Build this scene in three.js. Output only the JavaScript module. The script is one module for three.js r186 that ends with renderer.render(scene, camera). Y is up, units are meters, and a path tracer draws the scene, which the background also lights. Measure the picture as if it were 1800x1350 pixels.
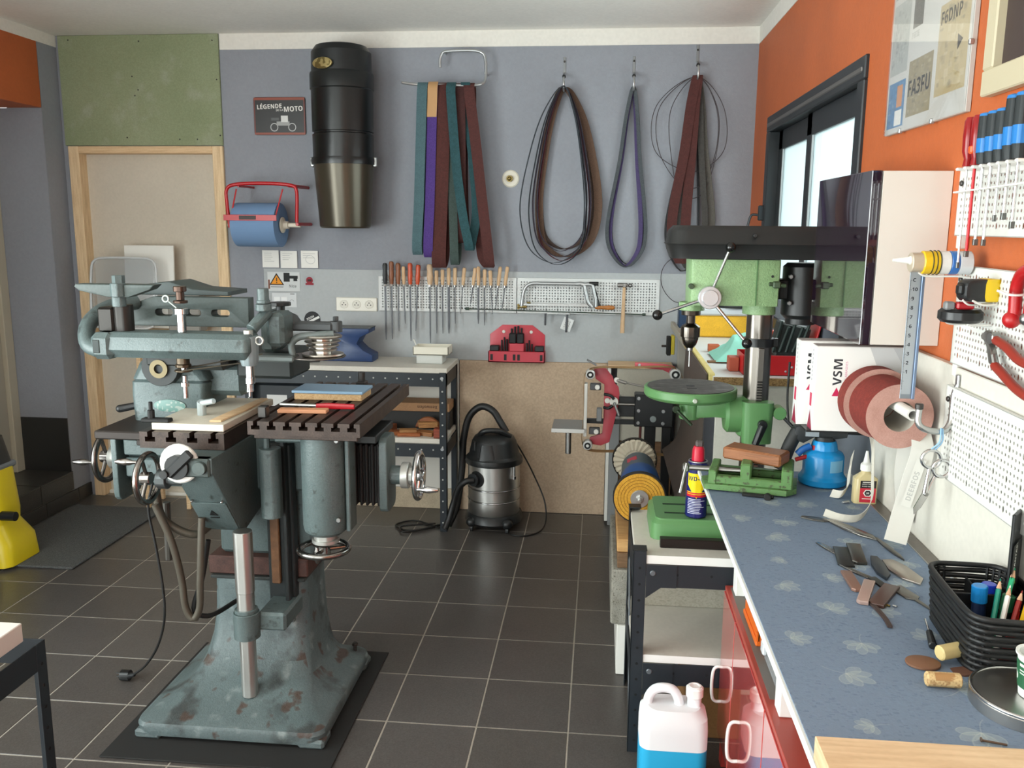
import * as THREE from 'three';
import { mergeGeometries, toCreasedNormals } from 'three/addons/utils/BufferGeometryUtils.js';
import { RectAreaLightUniformsLib } from 'three/addons/lights/RectAreaLightUniformsLib.js';

// ---------- camera, sky, daylight, exposure ----------
const scene = new THREE.Scene();
const renderer = new THREE.WebGLRenderer({ antialias: true });
renderer.toneMapping = THREE.LinearToneMapping;
renderer.toneMappingExposure = 1.44;
renderer.shadowMap.enabled = true;
const camera = new THREE.PerspectiveCamera(47.065, 4 / 3, 0.05, 60);
camera.position.set(0, 1.6, 0);
camera.quaternion.setFromRotationMatrix(new THREE.Matrix4().makeBasis(
  new THREE.Vector3(0.99497682, 0.00767447, -0.09981098), new THREE.Vector3(-0.0253328, 0.98390631, -0.17688023), new THREE.Vector3(0.0968472, 0.17852022, 0.97915839)));
scene.add(camera);
scene.background = new THREE.Color().setRGB(0.86, 0.96, 1.0);
scene.backgroundIntensity = 2.1;
RectAreaLightUniformsLib.init();
function daylight(w, h, x, y, z, tx, ty, tz, k) {   // daylight in a real opening of the shell
  const l = new THREE.RectAreaLight(new THREE.Color().setRGB(0.93, 1.0, 0.97), k, w, h);
  l.position.set(x, y, z); l.lookAt(tx, ty, tz); scene.add(l);
}
daylight(2.3, 2.0, -1.45, 1.2, 1.78, -1.45, 1.2, -4, 2.3);      // glazed bay in the rear wall
daylight(2.95, 1.95, -2.97, 1.25, -0.475, 3, 1.25, -0.475, 6.2);       // glazed bay in the left wall, behind the camera
daylight(1.3, 0.8, 0.74, 1.6, -3.6, -3, 1.3, -3.6, 2.0);         // frosted window in the orange wall

// ---------- helpers ----------
const PI = Math.PI, XL = -2.98, XR = 0.766, ZB = -4.772, CE = 2.585, ZR = 1.8;
let seed = 7;
const rnd = (a = 0, b = 1) => { seed = (seed * 1664525 + 1013904223) >>> 0; return a + (b - a) * seed / 4294967296; };
const hash = (i, j, s) => { let h = (i * 374761393 + j * 668265263 + s * 982451653) | 0; h = Math.imul(h ^ (h >>> 13), 1274126177); return ((h ^ (h >>> 16)) >>> 0) / 4294967296; };
function vn(u, v, p, s, q = p) {
  const x = u * p, y = v * q, i = Math.floor(x), j = Math.floor(y), a = x - i, b = y - j, f = a * a * (3 - 2 * a), g = b * b * (3 - 2 * b);
  const H = (m, n) => hash(((m % p) + p) % p, ((n % q) + q) % q, s);
  return (H(i, j) * (1 - f) + H(i + 1, j) * f) * (1 - g) + (H(i, j + 1) * (1 - f) + H(i + 1, j + 1) * f) * g;
}
const fbm = (u, v, p, s, o = 4) => { let t = 0, a = 0.5, n = 0; for (let k = 0; k < o; k++) { t += a * vn(u, v, p << k, s + k); n += a; a *= 0.5; } return t / n; };
const hex = (c) => [(c >> 16) & 255, (c >> 8) & 255, c & 255];
const mixc = (a, b, t) => a.map((v, i) => v + (b[i] - v) * t);
function tex(n, fn, rx = 1, ry = rx, srgb = true, h = n) {
  const d = new Uint8Array(n * h * 4);
  for (let y = 0; y < h; y++) for (let x = 0; x < n; x++) {
    const c = fn(x / n, y / h), o = (y * n + x) * 4;
    for (let k = 0; k < 3; k++) d[o + k] = Math.max(0, Math.min(255, c[k]));
    d[o + 3] = 255;
  }
  const t = new THREE.DataTexture(d, n, h); t.wrapS = t.wrapT = THREE.RepeatWrapping; t.magFilter = THREE.LinearFilter; t.minFilter = THREE.LinearFilter;
  if (srgb) t.colorSpace = THREE.SRGBColorSpace; t.repeat.set(rx, ry); t.needsUpdate = true; return t;
}
function cv(w, h, draw) {
  const c = document.createElement('canvas'); c.width = w; c.height = h; draw(c.getContext('2d'), w, h);
  const t = new THREE.CanvasTexture(c); t.colorSpace = THREE.SRGBColorSpace; return t;
}
const bumpFine = tex(256, (u, v) => { const g = 255 * (0.6 * vn(u, v, 128, 3) + 0.4 * vn(u, v, 40, 4)); return [g, g, g]; }, 4, 4, false);
const mats = {};
function M(color, roughness = 0.6, metalness = 0, o = {}) {
  const key = color + '/' + roughness + '/' + metalness + (Object.keys(o).length ? '/' + Object.keys(mats).length : '');
  return mats[key] ??= new THREE[Object.keys(o).some((k) => /clearcoat|sheen|transmission|ior|thickness|attenuation|specular/.test(k)) ? 'MeshPhysicalMaterial' : 'MeshStandardMaterial']({ color, roughness, metalness, side: THREE.DoubleSide, ...o });
}
// colours with mottling or grain that belong to the paint or matter itself; the neutral patterns are shared and tinted
const shared = {}, near = (v, l) => l.reduce((a, b) => (Math.abs(b - v) < Math.abs(a - v) ? b : a));
const tinted = (c) => { const k = new THREE.Color(c); k.multiplyScalar(1 / 0.753); return k; };
function rep2(t, r) { const n = t.clone(); n.repeat.set(r, r); n.needsUpdate = true; return n; }
function mot(c, amt = 10, p = 8, rep = 1, s = 1, fine = 6) {
  const m = hex(c).reduce((a, b) => a + b) / 3, A = near(amt / m, [0.02, 0.05, 0.1, 0.2]), F = near(fine / m, [0.015, 0.05, 0.12]), q = near(p, [6, 12, 24]), key = 'm' + A + '_' + F + '_' + q;
  shared[key] ??= tex(256, (u, v) => { const g = 225 * (1 + (fbm(u, v, q, q + 3) - 0.5) * 2 * A + (vn(u, v, 128, q + 9) - 0.5) * 2 * F); return [g, g, g]; });
  return { color: tinted(c), map: rep2(shared[key], rep) };
}
function wd(c, dark, rep = 2, s = 1, along = 0) {
  const a = hex(c), b = hex(dark), k = near(1 - (b[0] + b[1] + b[2]) / (a[0] + a[1] + a[2]), [0.18, 0.35, 0.5]), key = 'w' + k + '_' + (s % 2) + along;
  shared[key] ??= tex(256, (u, v) => { if (along) [u, v] = [v, u]; const w = vn(u, v, 4, s, 60) * 0.5 + vn(u, v, 8, s + 2, 120) * 0.35 + 0.15 * vn(u, v, 64, s + 5, 128), g = 245 * (1 - k * 0.9 * Math.pow(w, 1.4)); return [g, g * (1 - 0.06 * w), g * (1 - 0.12 * w)]; });
  return { color: tinted(c), map: rep2(shared[key], rep) };
}
function chipTex(c, d, rep = 3, s = 1) { const a = hex(c), b = hex(d); return tex(256, (u, v) => mixc(a, b, Math.pow(vn(u, v, 70, s, 110), 2) * 0.8 + 0.3 * vn(u, v, 128, s + 3)), rep); }

// ----- geometry: every maker returns a plain, non-indexed geometry already in place -----
const _m = new THREE.Matrix4(), _e = new THREE.Euler();
function at(g, x = 0, y = 0, z = 0, rx = 0, ry = 0, rz = 0) { _m.makeRotationFromEuler(_e.set(rx, ry, rz)); _m.setPosition(x, y, z); g.applyMatrix4(_m); return g; }
function plain(g) { const n = g.index ? g.toNonIndexed() : g; n.userData = { ...g.userData }; for (const k of Object.keys(n.attributes)) if (!['position', 'normal', 'uv'].includes(k)) n.deleteAttribute(k); if (!n.attributes.uv) n.setAttribute('uv', new THREE.BufferAttribute(new Float32Array(n.attributes.position.count * 2), 2)); n.clearGroups?.(); return n; }
function tris(list) { const g = new THREE.BufferGeometry(); g.setAttribute('position', new THREE.BufferAttribute(new Float32Array(list.flat(2)), 3)); g.computeVertexNormals(); return plain(g); }
function box(w, h, d, x = 0, y = 0, z = 0, o = {}) {   // chamfered box, 44 triangles
  const c = Math.min(o.c ?? 0.002, w * 0.3, h * 0.3, d * 0.3), W = w / 2, H = h / 2, D = d / 2, L = [];
  const q = (a, b, e, f) => L.push([a, b, e], [a, e, f]);
  const P = (ax, s, i, j) => { const v = [0, 0, 0], S = [W, H, D], n = (ax + 1) % 3, m = (ax + 2) % 3; v[ax] = s * S[ax]; v[n] = i * (S[n] - c); v[m] = j * (S[m] - c); return v; };
  for (let ax = 0; ax < 3; ax++) for (const s of [1, -1]) {
    const a = P(ax, s, -1, -1), b = P(ax, s, 1, -1), e = P(ax, s, 1, 1), f = P(ax, s, -1, 1); s > 0 ? q(a, b, e, f) : q(a, f, e, b);
  }
  for (let ax = 0; ax < 3; ax++) { const n = (ax + 1) % 3, m = (ax + 2) % 3; for (const i of [1, -1]) for (const j of [1, -1]) {
    // edge along ax between face n (sign i) and face m (sign j)
    const A = (t) => { const v = [0, 0, 0], S = [W, H, D]; v[ax] = t * (S[ax] - c); v[n] = i * S[n]; v[m] = j * (S[m] - c); return v; };
    const B = (t) => { const v = [0, 0, 0], S = [W, H, D]; v[ax] = t * (S[ax] - c); v[n] = i * (S[n] - c); v[m] = j * S[m]; return v; };
    i * j > 0 ? q(A(-1), A(1), B(1), B(-1)) : q(A(1), A(-1), B(-1), B(1));
    } }
  for (const i of [1, -1]) for (const j of [1, -1]) for (const k of [1, -1]) {
    const a = [i * W, j * (H - c), k * (D - c)], b = [i * (W - c), j * H, k * (D - c)], e = [i * (W - c), j * (H - c), k * D]; i * j * k > 0 ? L.push([a, b, e]) : L.push([a, e, b]);
  }
  return at(tris(L), x, y, z, o.rx, o.ry, o.rz);
}
const bx2 = (x0, x1, y0, y1, z0, z1, c) => box(Math.abs(x1 - x0), Math.abs(y1 - y0), Math.abs(z1 - z0), (x0 + x1) / 2, (y0 + y1) / 2, (z0 + z1) / 2, { c });
function lathe(p, seg = 28, x = 0, y = 0, z = 0, axis = 'y', o = {}) {   // profile [r, height]; axis y, x or z
  let g = new THREE.LatheGeometry(p.map(([r, h]) => new THREE.Vector2(Math.max(r, 0.00001), h)), seg, o.from ?? 0, o.len ?? PI * 2);
  g = toCreasedNormals(g, 0.6); if (o.keep) g.userData.keep = 1;
  if (axis === 'x') at(g, 0, 0, 0, 0, 0, -PI / 2); else if (axis === 'z') at(g, 0, 0, 0, PI / 2, 0, 0);
  return at(plain(g), x, y, z, o.rx, o.ry, o.rz);
}
function cyl(r, h, x = 0, y = 0, z = 0, axis = 'y', o = {}) {
  const r1 = o.r1 ?? r, b = Math.min(o.b ?? 0.0015, r * 0.3, h * 0.3), H = h / 2;   // r at the bottom, r1 on top
  return lathe([[0, -H], [r - b, -H], [r, -H + b], [r1, H - b], [r1 - b, H], [0, H]], o.seg ?? 24, x, y, z, axis, o);
}
function ring(R, ri, h, x, y, z, axis = 'y', seg = 32) { const H = h / 2; return lathe([[ri, -H], [R, -H], [R, H], [ri, H], [ri, -H]], seg, x, y, z, axis); }
const _up = new THREE.Vector3(0, 1, 0);
function rod(a, b, r, r1 = r, seg = 12) { const A = new THREE.Vector3(...a), B = new THREE.Vector3(...b), d = B.clone().sub(A), g = cyl(r, d.length(), 0, 0, 0, 'y', { r1, seg }); _m.makeRotationFromQuaternion(new THREE.Quaternion().setFromUnitVectors(_up, d.clone().normalize())); _m.setPosition(A.add(B).multiplyScalar(0.5)); g.applyMatrix4(_m); return g; }
function tube(pts, r, o = {}) {
  const c = new THREE.CatmullRomCurve3(pts.map((p) => new THREE.Vector3(...p)), !!o.closed, 'centripetal'), n = o.n ?? Math.max(8, pts.length * 6), rad = o.rad ?? 8;
  const list = [plain(new THREE.TubeGeometry(c, n, r, rad, !!o.closed))];
  if (!o.closed) for (const t of [0, 1]) { const p = c.getPointAt(t), d = c.getTangentAt(t).multiplyScalar(t ? 1 : -1), g = plain(new THREE.CircleGeometry(r, rad)); _m.makeRotationFromQuaternion(new THREE.Quaternion().setFromUnitVectors(new THREE.Vector3(0, 0, 1), d)); _m.setPosition(p); g.applyMatrix4(_m); list.push(g); }
  return mergeGeometries(list);
}
function ext(pts, depth, o = {}) {   // outline in x, y; thickness along z, centred
  const s = new THREE.Shape(pts.map((p) => new THREE.Vector2(...p)));
  for (const h of o.holes ?? []) s.holes.push(new THREE.Path(h.map((p) => new THREE.Vector2(...p))));
  const b = o.b ?? 0; let g = new THREE.ExtrudeGeometry(s, { depth: Math.max(depth - 2 * b, 1e-4), bevelEnabled: b > 0, bevelThickness: b, bevelSize: b, bevelOffset: -b, bevelSegments: o.bs ?? 2, curveSegments: 10 });
  g.translate(0, 0, -Math.max(depth - 2 * b, 1e-4) / 2); g = toCreasedNormals(g, 0.5);
  return at(plain(g), o.x, o.y, o.z, o.rx, o.ry, o.rz);
}
const circ = (r, n = 20, x = 0, y = 0, a0 = 0, a1 = 2 * PI) => Array.from({ length: n }, (_, i) => { const a = a0 + (a1 - a0) * i / (a1 - a0 > 6.2 ? n : n - 1); return [x + r * Math.cos(a), y + r * Math.sin(a)]; });
const rrect = (w, h, r, x = 0, y = 0, n = 4) => [[1, 1], [-1, 1], [-1, -1], [1, -1]].flatMap(([i, j], k) => circ(r, n, x + i * (w / 2 - r), y + j * (h / 2 - r), k * PI / 2, (k + 1) * PI / 2));
function ball(r, x, y, z, o = {}) { const g = plain(new THREE.SphereGeometry(r, o.seg ?? 18, o.rows ?? 12)); g.scale(o.sx ?? 1, o.sy ?? 1, o.sz ?? 1); return at(g, x, y, z, o.rx, o.ry, o.rz); }
function torus(R, r, x, y, z, o = {}) { return at(plain(new THREE.TorusGeometry(R, r, o.rad ?? 10, o.seg ?? 36, o.arc ?? 2 * PI)), x, y, z, o.rx, o.ry, o.rz); }
function plane(w, h, x, y, z, o = {}) { const g = plain(new THREE.PlaneGeometry(w, h)); g.userData.keep = 1; return at(g, x, y, z, o.rx, o.ry, o.rz); }
function loft(secs, nc = 5) {   // sections {y, x, z, w, d, r}: rounded rectangles stacked upward
  const rings = secs.map((s) => rrect(s.w, s.d, Math.min(s.r, s.w * 0.49, s.d * 0.49), 0, 0, nc).map(([a, b]) => [s.x + a, s.y, s.z + b])), L = [], n = rings[0].length;
  for (let k = 0; k + 1 < rings.length; k++) for (let i = 0; i < n; i++) { const j = (i + 1) % n, a = rings[k][i], b = rings[k][j], c = rings[k + 1][j], d = rings[k + 1][i]; L.push([a, c, b], [a, d, c]); }
  for (const [k, f] of [[0, 1], [rings.length - 1, 0]]) { const s = secs[k], m = [s.x, s.y, s.z]; for (let i = 0; i < n; i++) { const a = rings[k][i], b = rings[k][(i + 1) % n]; L.push(f ? [m, a, b] : [m, b, a]); } }
  return plain(toCreasedNormals(tris(L), 0.7));
}
function ribbon(pts, w, t, o = {}) {   // strip of width vector w and thickness t along a smooth path
  const c = new THREE.CatmullRomCurve3(pts.map((p) => new THREE.Vector3(...p)), !!o.closed, 'centripetal'), n = o.n ?? pts.length * 8, wv = new THREE.Vector3(...w), w2 = o.w2 ? new THREE.Vector3(...o.w2) : wv, R = [];
  for (let i = 0; i <= n; i++) {
    const u = i / n, p = c.getPointAt(o.closed && i === n ? 0 : u), tg = c.getTangentAt(o.closed && i === n ? 0 : u), ww = wv.clone().lerp(w2, o.closed ? 0.5 - 0.5 * Math.cos(u * 2 * PI) : u), nn = ww.clone().cross(tg).normalize().multiplyScalar(t / 2), h = ww.clone().multiplyScalar(0.5);
    R.push([[1, 1], [-1, 1], [-1, -1], [1, -1]].map(([a, b]) => p.clone().addScaledVector(h, a).addScaledVector(nn, b).toArray()));
  }
  const L = [];
  for (let i = 0; i < n; i++) for (let k = 0; k < 4; k++) { const a = R[i][k], b = R[i][(k + 1) % 4], d = R[i + 1][k], e = R[i + 1][(k + 1) % 4]; L.push([a, b, e], [a, e, d]); }
  if (!o.closed) for (const r of [R[0], R[n]]) L.push([r[0], r[1], r[2]], [r[0], r[2], r[3]]);
  return plain(toCreasedNormals(tris(L), 0.7));
}
function boxUV(g) {
  const p = g.attributes.position.array, n = g.attributes.normal.array, uv = g.attributes.uv.array;
  for (let i = 0; i < p.length / 9; i++) {
    let ax = 0, ay = 0, az = 0; for (let k = 0; k < 3; k++) { ax += n[i * 9 + k * 3]; ay += n[i * 9 + k * 3 + 1]; az += n[i * 9 + k * 3 + 2]; }
    ax = Math.abs(ax); ay = Math.abs(ay); az = Math.abs(az);
    for (let k = 0; k < 3; k++) { const o = i * 9 + k * 3, t = i * 6 + k * 2; if (ay >= ax && ay >= az) { uv[t] = p[o]; uv[t + 1] = -p[o + 2]; } else if (ax >= az) { uv[t] = -p[o + 2]; uv[t + 1] = p[o + 1]; } else { uv[t] = p[o]; uv[t + 1] = p[o + 1]; } }
  }
}
// ----- things and parts -----
const taken = {};
const numbered = (n) => { const k = taken[n] = (taken[n] ?? -1) + 1; return k ? n + '_' + String(k).padStart(3, '0') : n; };
function tagged(o, label, category, group, kind) { if (label) o.userData.label = label; if (category) o.userData.category = category; if (group) o.userData.group = group; if (kind) o.userData.kind = kind; return o; }
const origin = new WeakMap();
function thing(name, label, category, pos = [0, 0, 0], o = {}) {   // o.w: its parts are given in world coordinates
  const g = new THREE.Group(); g.name = numbered(name); scene.add(g); g.position.set(...pos); if (o.ry) g.rotation.y = o.ry; if (o.rot) g.rotation.set(...o.rot);
  if (o.w) origin.set(g, pos); return tagged(g, label, category, o.group, o.kind);
}
const one = (geos) => { const l = (Array.isArray(geos) ? geos : [geos]).flat(Infinity).map((g) => g.clone()); l.forEach((g, i) => { const keep = (Array.isArray(geos) ? geos.flat(Infinity) : [geos])[i].userData.keep; if (!keep) boxUV(g); }); return l.length > 1 ? mergeGeometries(l) : l[0]; };
function part(parent, name, geos, mat, label, kind) {
  const g = one(geos); let p = parent; while (p && p !== scene && !origin.has(p)) p = p.parent;
  if (p && origin.has(p)) g.translate(...origin.get(p).map((v) => -v));
  const m = new THREE.Mesh(g, mat); m.name = name; m.castShadow = m.receiveShadow = true; if (label) m.userData.label = label; if (kind) m.userData.kind = kind; parent.add(m); return m;
}
function single(name, label, category, geos, mat, pos, o = {}) {   // a thing that is one mesh; geometry in world coordinates, origin at pos
  const g = one(geos); if (!pos) { g.computeBoundingBox(); const b = g.boundingBox; pos = [(b.min.x + b.max.x) / 2, b.min.y, (b.min.z + b.max.z) / 2]; }
  g.translate(-pos[0], -pos[1], -pos[2]);
  const m = new THREE.Mesh(g, mat); m.name = numbered(name); m.position.set(...pos); m.castShadow = m.receiveShadow = true; scene.add(m); return tagged(m, label, category, o.group, o.kind);
}
function struct(name) { const g = new THREE.Group(); g.name = name; g.userData.kind = 'structure'; scene.add(g); return g; }
const decal = (map, o = {}) => new THREE.MeshStandardMaterial({ map, roughness: 0.6, side: THREE.DoubleSide, ...o });
// ---------- materials shared by several things ----------
const steel = M(0x9a9a98, 0.32, 1), chrome = M(0xc9c9c9, 0.16, 1), darkSteel = M(0x4a4846, 0.4, 0.85), castIron = M(0x322c29, 0.5, 0.5), blackPlastic = M(0x17191a, 0.42), blackMatte = M(0x141414, 0.7), rubber = M(0x1b1b1a, 0.85);
const white = M(0xe9e7e0, 0.5), alu = M(0xb4b6b8, 0.38, 0.9), brass = M(0x8d7a4a, 0.4, 0.9);
const teal = new THREE.MeshStandardMaterial({ map: tex(512, (u, v) => { const n = fbm(u, v, 8, 31), w = fbm(u, v, 24, 37); let c = mixc([76, 90, 90], [93, 106, 106], n); if (w > 0.7) c = mixc(c, [52, 59, 57], Math.min(0.8, (w - 0.7) * 6)); return c.map((x) => x + (vn(u, v, 256, 5) - 0.5) * 9); }, 1.6), roughness: 0.42, metalness: 0.05, bumpMap: bumpFine, bumpScale: 0.0006, side: THREE.DoubleSide });
const tealDark = new THREE.MeshStandardMaterial({ ...mot(0x424d4b, 9, 10, 2, 44), roughness: 0.5, side: THREE.DoubleSide });
const legPaint = M(0x242a30, 0.42, 0.2), whiteMelamine = new THREE.MeshStandardMaterial({ ...mot(0xcfcabf, 4, 6, 1, 3, 2), roughness: 0.45, side: THREE.DoubleSide });
const chip = new THREE.MeshStandardMaterial({ map: chipTex(0xa98a5c, 0x5f4526, 4, 2), roughness: 0.85, side: THREE.DoubleSide });
const oak = new THREE.MeshStandardMaterial({ ...wd(0xdabf9a, 0xbc9a70, 3, 5), roughness: 0.6, side: THREE.DoubleSide });
const pine = new THREE.MeshStandardMaterial({ ...wd(0xdec6a2, 0xbfa27a, 2.2, 15, 1), roughness: 0.65, side: THREE.DoubleSide });

// ---------- the room ----------
{
  // floor: grey-brown stone tiles on light grout
  const fl = struct('floor');
  part(fl, 'grout_bed', bx2(XL - 0.5, XR + 0.25, -0.12, -0.0014, ZB - 0.25, ZR + 0.3, 0), new THREE.MeshStandardMaterial({ ...mot(0xa39c90, 10, 16, 3, 2), roughness: 0.9 }));
  const tiles = [0, 1, 2, 3].map((k) => new THREE.MeshStandardMaterial({ map: tex(256, (u, v) => { const n = (fbm(u, v, 6, 60 + k * 7) - 0.5) * 5, f = (vn(u, v, 128, 61 + k) - 0.5) * 14; return hex([0x524e4b, 0x4f4b48, 0x54504d, 0x504c48][k]).map((x) => x + n + f); }, 2.2), roughness: 0.34, roughnessMap: tex(128, (u, v) => { const g = 215 + 40 * fbm(u, v, 8, 71 + k); return [g, g, g]; }, 2, 2, false), bumpMap: bumpFine, bumpScale: 0.0003 }));
  const PX = 0.296, PZ = 0.308, x0 = -0.067, z0 = -2.583, geo = {}, rest = [];
  for (let i = -10; i < 4; i++) for (let j = -15; j < 9; j++) {
    const a = Math.max(x0 + i * PX, XL + 0.001), b = Math.min(x0 + (i + 1) * PX, XR), c = Math.max(z0 + j * PZ, ZB), d = Math.min(z0 + (j + 1) * PZ, ZR);
    if (b - a < 0.02 || d - c < 0.02) continue;
    const w = b - a - 0.005, h = d - c - 0.005, k = w.toFixed(3) + '_' + h.toFixed(3);
    if (z0 + j * PZ > -1.9) { rest.push(box(w, 0.01, h, (a + b) / 2, -0.005, (c + d) / 2, { c: 0.0012 })); continue; }
    const g = geo[k] ??= one(box(w, 0.01, h, 0, 0, 0, { c: 0.0012 }));
    const m = new THREE.Mesh(g, tiles[Math.floor(hash(i + 40, j + 40, 3) * 4)]); m.name = 'tile'; m.position.set((a + b) / 2, -0.005 - hash(i + 9, j + 90, 8) * 0.0004, (c + d) / 2); m.receiveShadow = m.castShadow = true; fl.add(m);
  }
  part(fl, 'tiles_behind', rest, tiles[0], null, 'stuff');

  const greyPaint = new THREE.MeshStandardMaterial({ ...mot(0x8f929a, 3, 6, 0.8, 12, 3), roughness: 0.75, bumpMap: bumpFine, bumpScale: 0.0005 });
  const orangePaint = new THREE.MeshStandardMaterial({ ...mot(0xb85e30, 4, 6, 0.8, 13, 3), roughness: 0.6, bumpMap: bumpFine, bumpScale: 0.0005 });
  const whitePaint = new THREE.MeshStandardMaterial({ ...mot(0xe6e2da, 2, 6, 0.8, 14, 2), roughness: 0.8, bumpMap: bumpFine, bumpScale: 0.0004 });
  const lightGrey = new THREE.MeshStandardMaterial({ ...mot(0xabafb1, 4, 5, 0.9, 15, 2), roughness: 0.55 });
  const T = 0.2;
  // back wall, with the blocked doorway
  const wb = struct('wall_back');
  part(wb, 'wall_panel', [bx2(-2.06, XR + T, -0.1, CE, ZB - T, ZB, 0), bx2(XL - T, -2.955, -0.1, CE, ZB - T, ZB, 0), bx2(-2.955, -2.06, 2.0, CE, ZB - T, ZB, 0)], greyPaint);
  part(wb, 'painted_band', bx2(-2.055, XR, 2.503, CE, ZB - 0.01, ZB + 0.003, 0.001), whitePaint, 'white painted band under the ceiling');
  const gb = part(wb, 'green_plasterboard', bx2(-2.962, -2.058, 2.008, CE - 0.001, ZB - 0.02, ZB + 0.012, 0.002), new THREE.MeshStandardMaterial({ map: tex(512, (u, v) => { const n = fbm(u, v, 4, 81), w = fbm(u, v, 10, 84); let c = mixc([134, 144, 110], [152, 159, 128], n); if (w > 0.6) c = mixc(c, [166, 168, 150], (w - 0.6) * 2); return c.map((x) => x + (vn(u, v, 200, 8) - 0.5) * 12); }, 1.1), roughness: 0.85 }), 'bare green plasterboard panel');
  const screw = one(cyl(0.004, 0.004, 0, 0, 0, 'z', { seg: 8 }));
  for (const [x, y] of [[-2.9, 2.56], [-2.5, 2.55], [-2.09, 2.55], [-2.075, 2.35], [-2.07, 2.06], [-2.55, 2.37], [-2.52, 2.3], [-2.54, 2.27], [-2.3, 2.04], [-2.2, 2.04], [-2.6, 2.05]]) { const s = new THREE.Mesh(screw, darkSteel); s.name = 'screw'; s.position.set(x, y, ZB + 0.0125); gb.add(s); }
  part(wb, 'lower_wall_board', bx2(-1.862, XR, 0.86, 1.347, ZB - 0.01, ZB + 0.006, 0.001), lightGrey, 'light grey board over the bench');
  part(wb, 'fibreboard_panel', bx2(-0.762, 0.05, 0.002, 0.859, ZB - 0.01, ZB + 0.016, 0.001), new THREE.MeshStandardMaterial({ ...mot(0xb8a189, 4, 10, 1.2, 16, 6), roughness: 0.8 }), 'brown fibreboard panel');
  part(wb, 'white_panel', bx2(-1.95, -0.766, 0.12, 0.858, ZB - 0.01, ZB + 0.01, 0.001), M(0xd9d5cc, 0.7));
  part(wb, 'plaster_strip', bx2(-1.95, -0.766, 0.0, 0.118, ZB - 0.01, ZB + 0.012, 0.001), new THREE.MeshStandardMaterial({ ...mot(0xb9aa92, 14, 9, 2, 18), roughness: 0.9 }));
  // blocked doorway: cream board set back in a raw wooden frame
  const dr = struct('door_1');
  part(dr, 'door_panel', bx2(-2.92, -2.08, 0.01, 1.99, ZB - 0.1, ZB - 0.055, 0.002), new THREE.MeshStandardMaterial({ ...mot(0xd0c6b6, 3, 4, 1, 19, 3), roughness: 0.8 }), 'cream board closing the doorway');
  part(dr, 'frame_post', bx2(-2.945, -2.885, 0.0, 2.004, ZB - 0.12, ZB + 0.02, 0.003), pine);
  part(dr, 'frame_post', bx2(-2.118, -2.058, 0.0, 2.004, ZB - 0.12, ZB + 0.02, 0.003), pine);
  part(dr, 'frame_head', bx2(-2.885, -2.118, 1.965, 2.004, ZB - 0.12, ZB + 0.02, 0.003), oak);
  part(dr, 'threshold', bx2(-2.885, -2.118, 0.0, 0.02, ZB - 0.1, ZB - 0.03, 0.002), white);
  // right wall with the window opening
  const wr = struct('wall_right'), wz0 = -4.34, wz1 = -2.815, wy0 = 1.16, wy1 = 2.078;
  part(wr, 'wall_panel', [bx2(XR, XR + T, -0.1, CE, ZB - T, wz0, 0), bx2(XR, XR + T, -0.1, CE, wz1, ZR + T, 0), bx2(XR, XR + T, wy1, CE, wz0, wz1, 0), bx2(XR, XR + T, -0.1, wy0, wz0, wz1, 0)], orangePaint);
  part(wr, 'painted_band', bx2(XR - 0.003, XR + 0.01, 2.5, CE, ZB, ZR, 0.001), whitePaint, 'white painted band under the ceiling');
  part(wr, 'grey_dado', bx2(XR - 0.003, XR + 0.01, 0, 1.29, ZB, -2.42, 0.001), M(0x6a717c, 0.7));
  part(wr, 'splash_board', bx2(XR - 0.019, XR - 0.0005, 0.88, 1.312, -2.42, -0.4, 0.002), new THREE.MeshStandardMaterial({ ...mot(0xd3cfc4, 2, 5, 1, 21, 2), roughness: 0.5 }), 'pale board along the bench');
  const win = struct('window_1'), fr = M(0x24282b, 0.4), F = 0.05;
  part(win, 'window_frame', [bx2(XR - 0.012, XR + 0.07, wy1 - F, wy1 + 0.02, wz0 - 0.02, wz1 + 0.02, 0.004), bx2(XR - 0.012, XR + 0.07, wy0, wy0 + F, wz0 - 0.02, wz1 + 0.02, 0.004), bx2(XR - 0.012, XR + 0.07, wy0 + F, wy1 - F, wz0 - 0.02, wz0 + F, 0.004), bx2(XR - 0.012, XR + 0.07, wy0 + F, wy1 - F, wz1 - F, wz1 + 0.02, 0.004)], fr);
  part(win, 'frame_lip', bx2(XR - 0.016, XR + 0.01, wy1 - 0.028, wy1 - 0.012, wz0, wz1, 0.003), M(0x6d6a68, 0.4, 0.5), 'grey metal lip');
  const zm = -3.62;
  for (const [a, b, xx] of [[wz0 + F, zm + 0.03, XR + 0.036], [zm - 0.03, wz1 - F, XR + 0.02]]) {
    const s = part(win, 'sash', [bx2(xx, xx + 0.03, wy0 + F, wy0 + F + 0.05, a, b, 0.003), bx2(xx, xx + 0.03, wy1 - F - 0.085, wy1 - F, a, b, 0.003), bx2(xx, xx + 0.03, wy0 + F, wy1 - F, a, a + 0.08, 0.003), bx2(xx, xx + 0.03, wy0 + F, wy1 - F, b - 0.08, b, 0.003)], fr);
    part(s, 'pane', bx2(xx + 0.012, xx + 0.017, wy0 + F + 0.045, wy1 - F - 0.045, a + 0.05, b - 0.05, 0), new THREE.MeshPhysicalMaterial({ color: 0xeaf6f6, roughness: 0.75, transmission: 0.85, thickness: 0, ior: 1.3 }), 'white frosted glass');
    part(s, 'glazing_bead', [bx2(xx + 0.002, xx + 0.01, wy0 + F + 0.048, wy1 - F - 0.085, a + 0.079, a + 0.086, 0.001)], M(0xa9adae, 0.5));
  }
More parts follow.
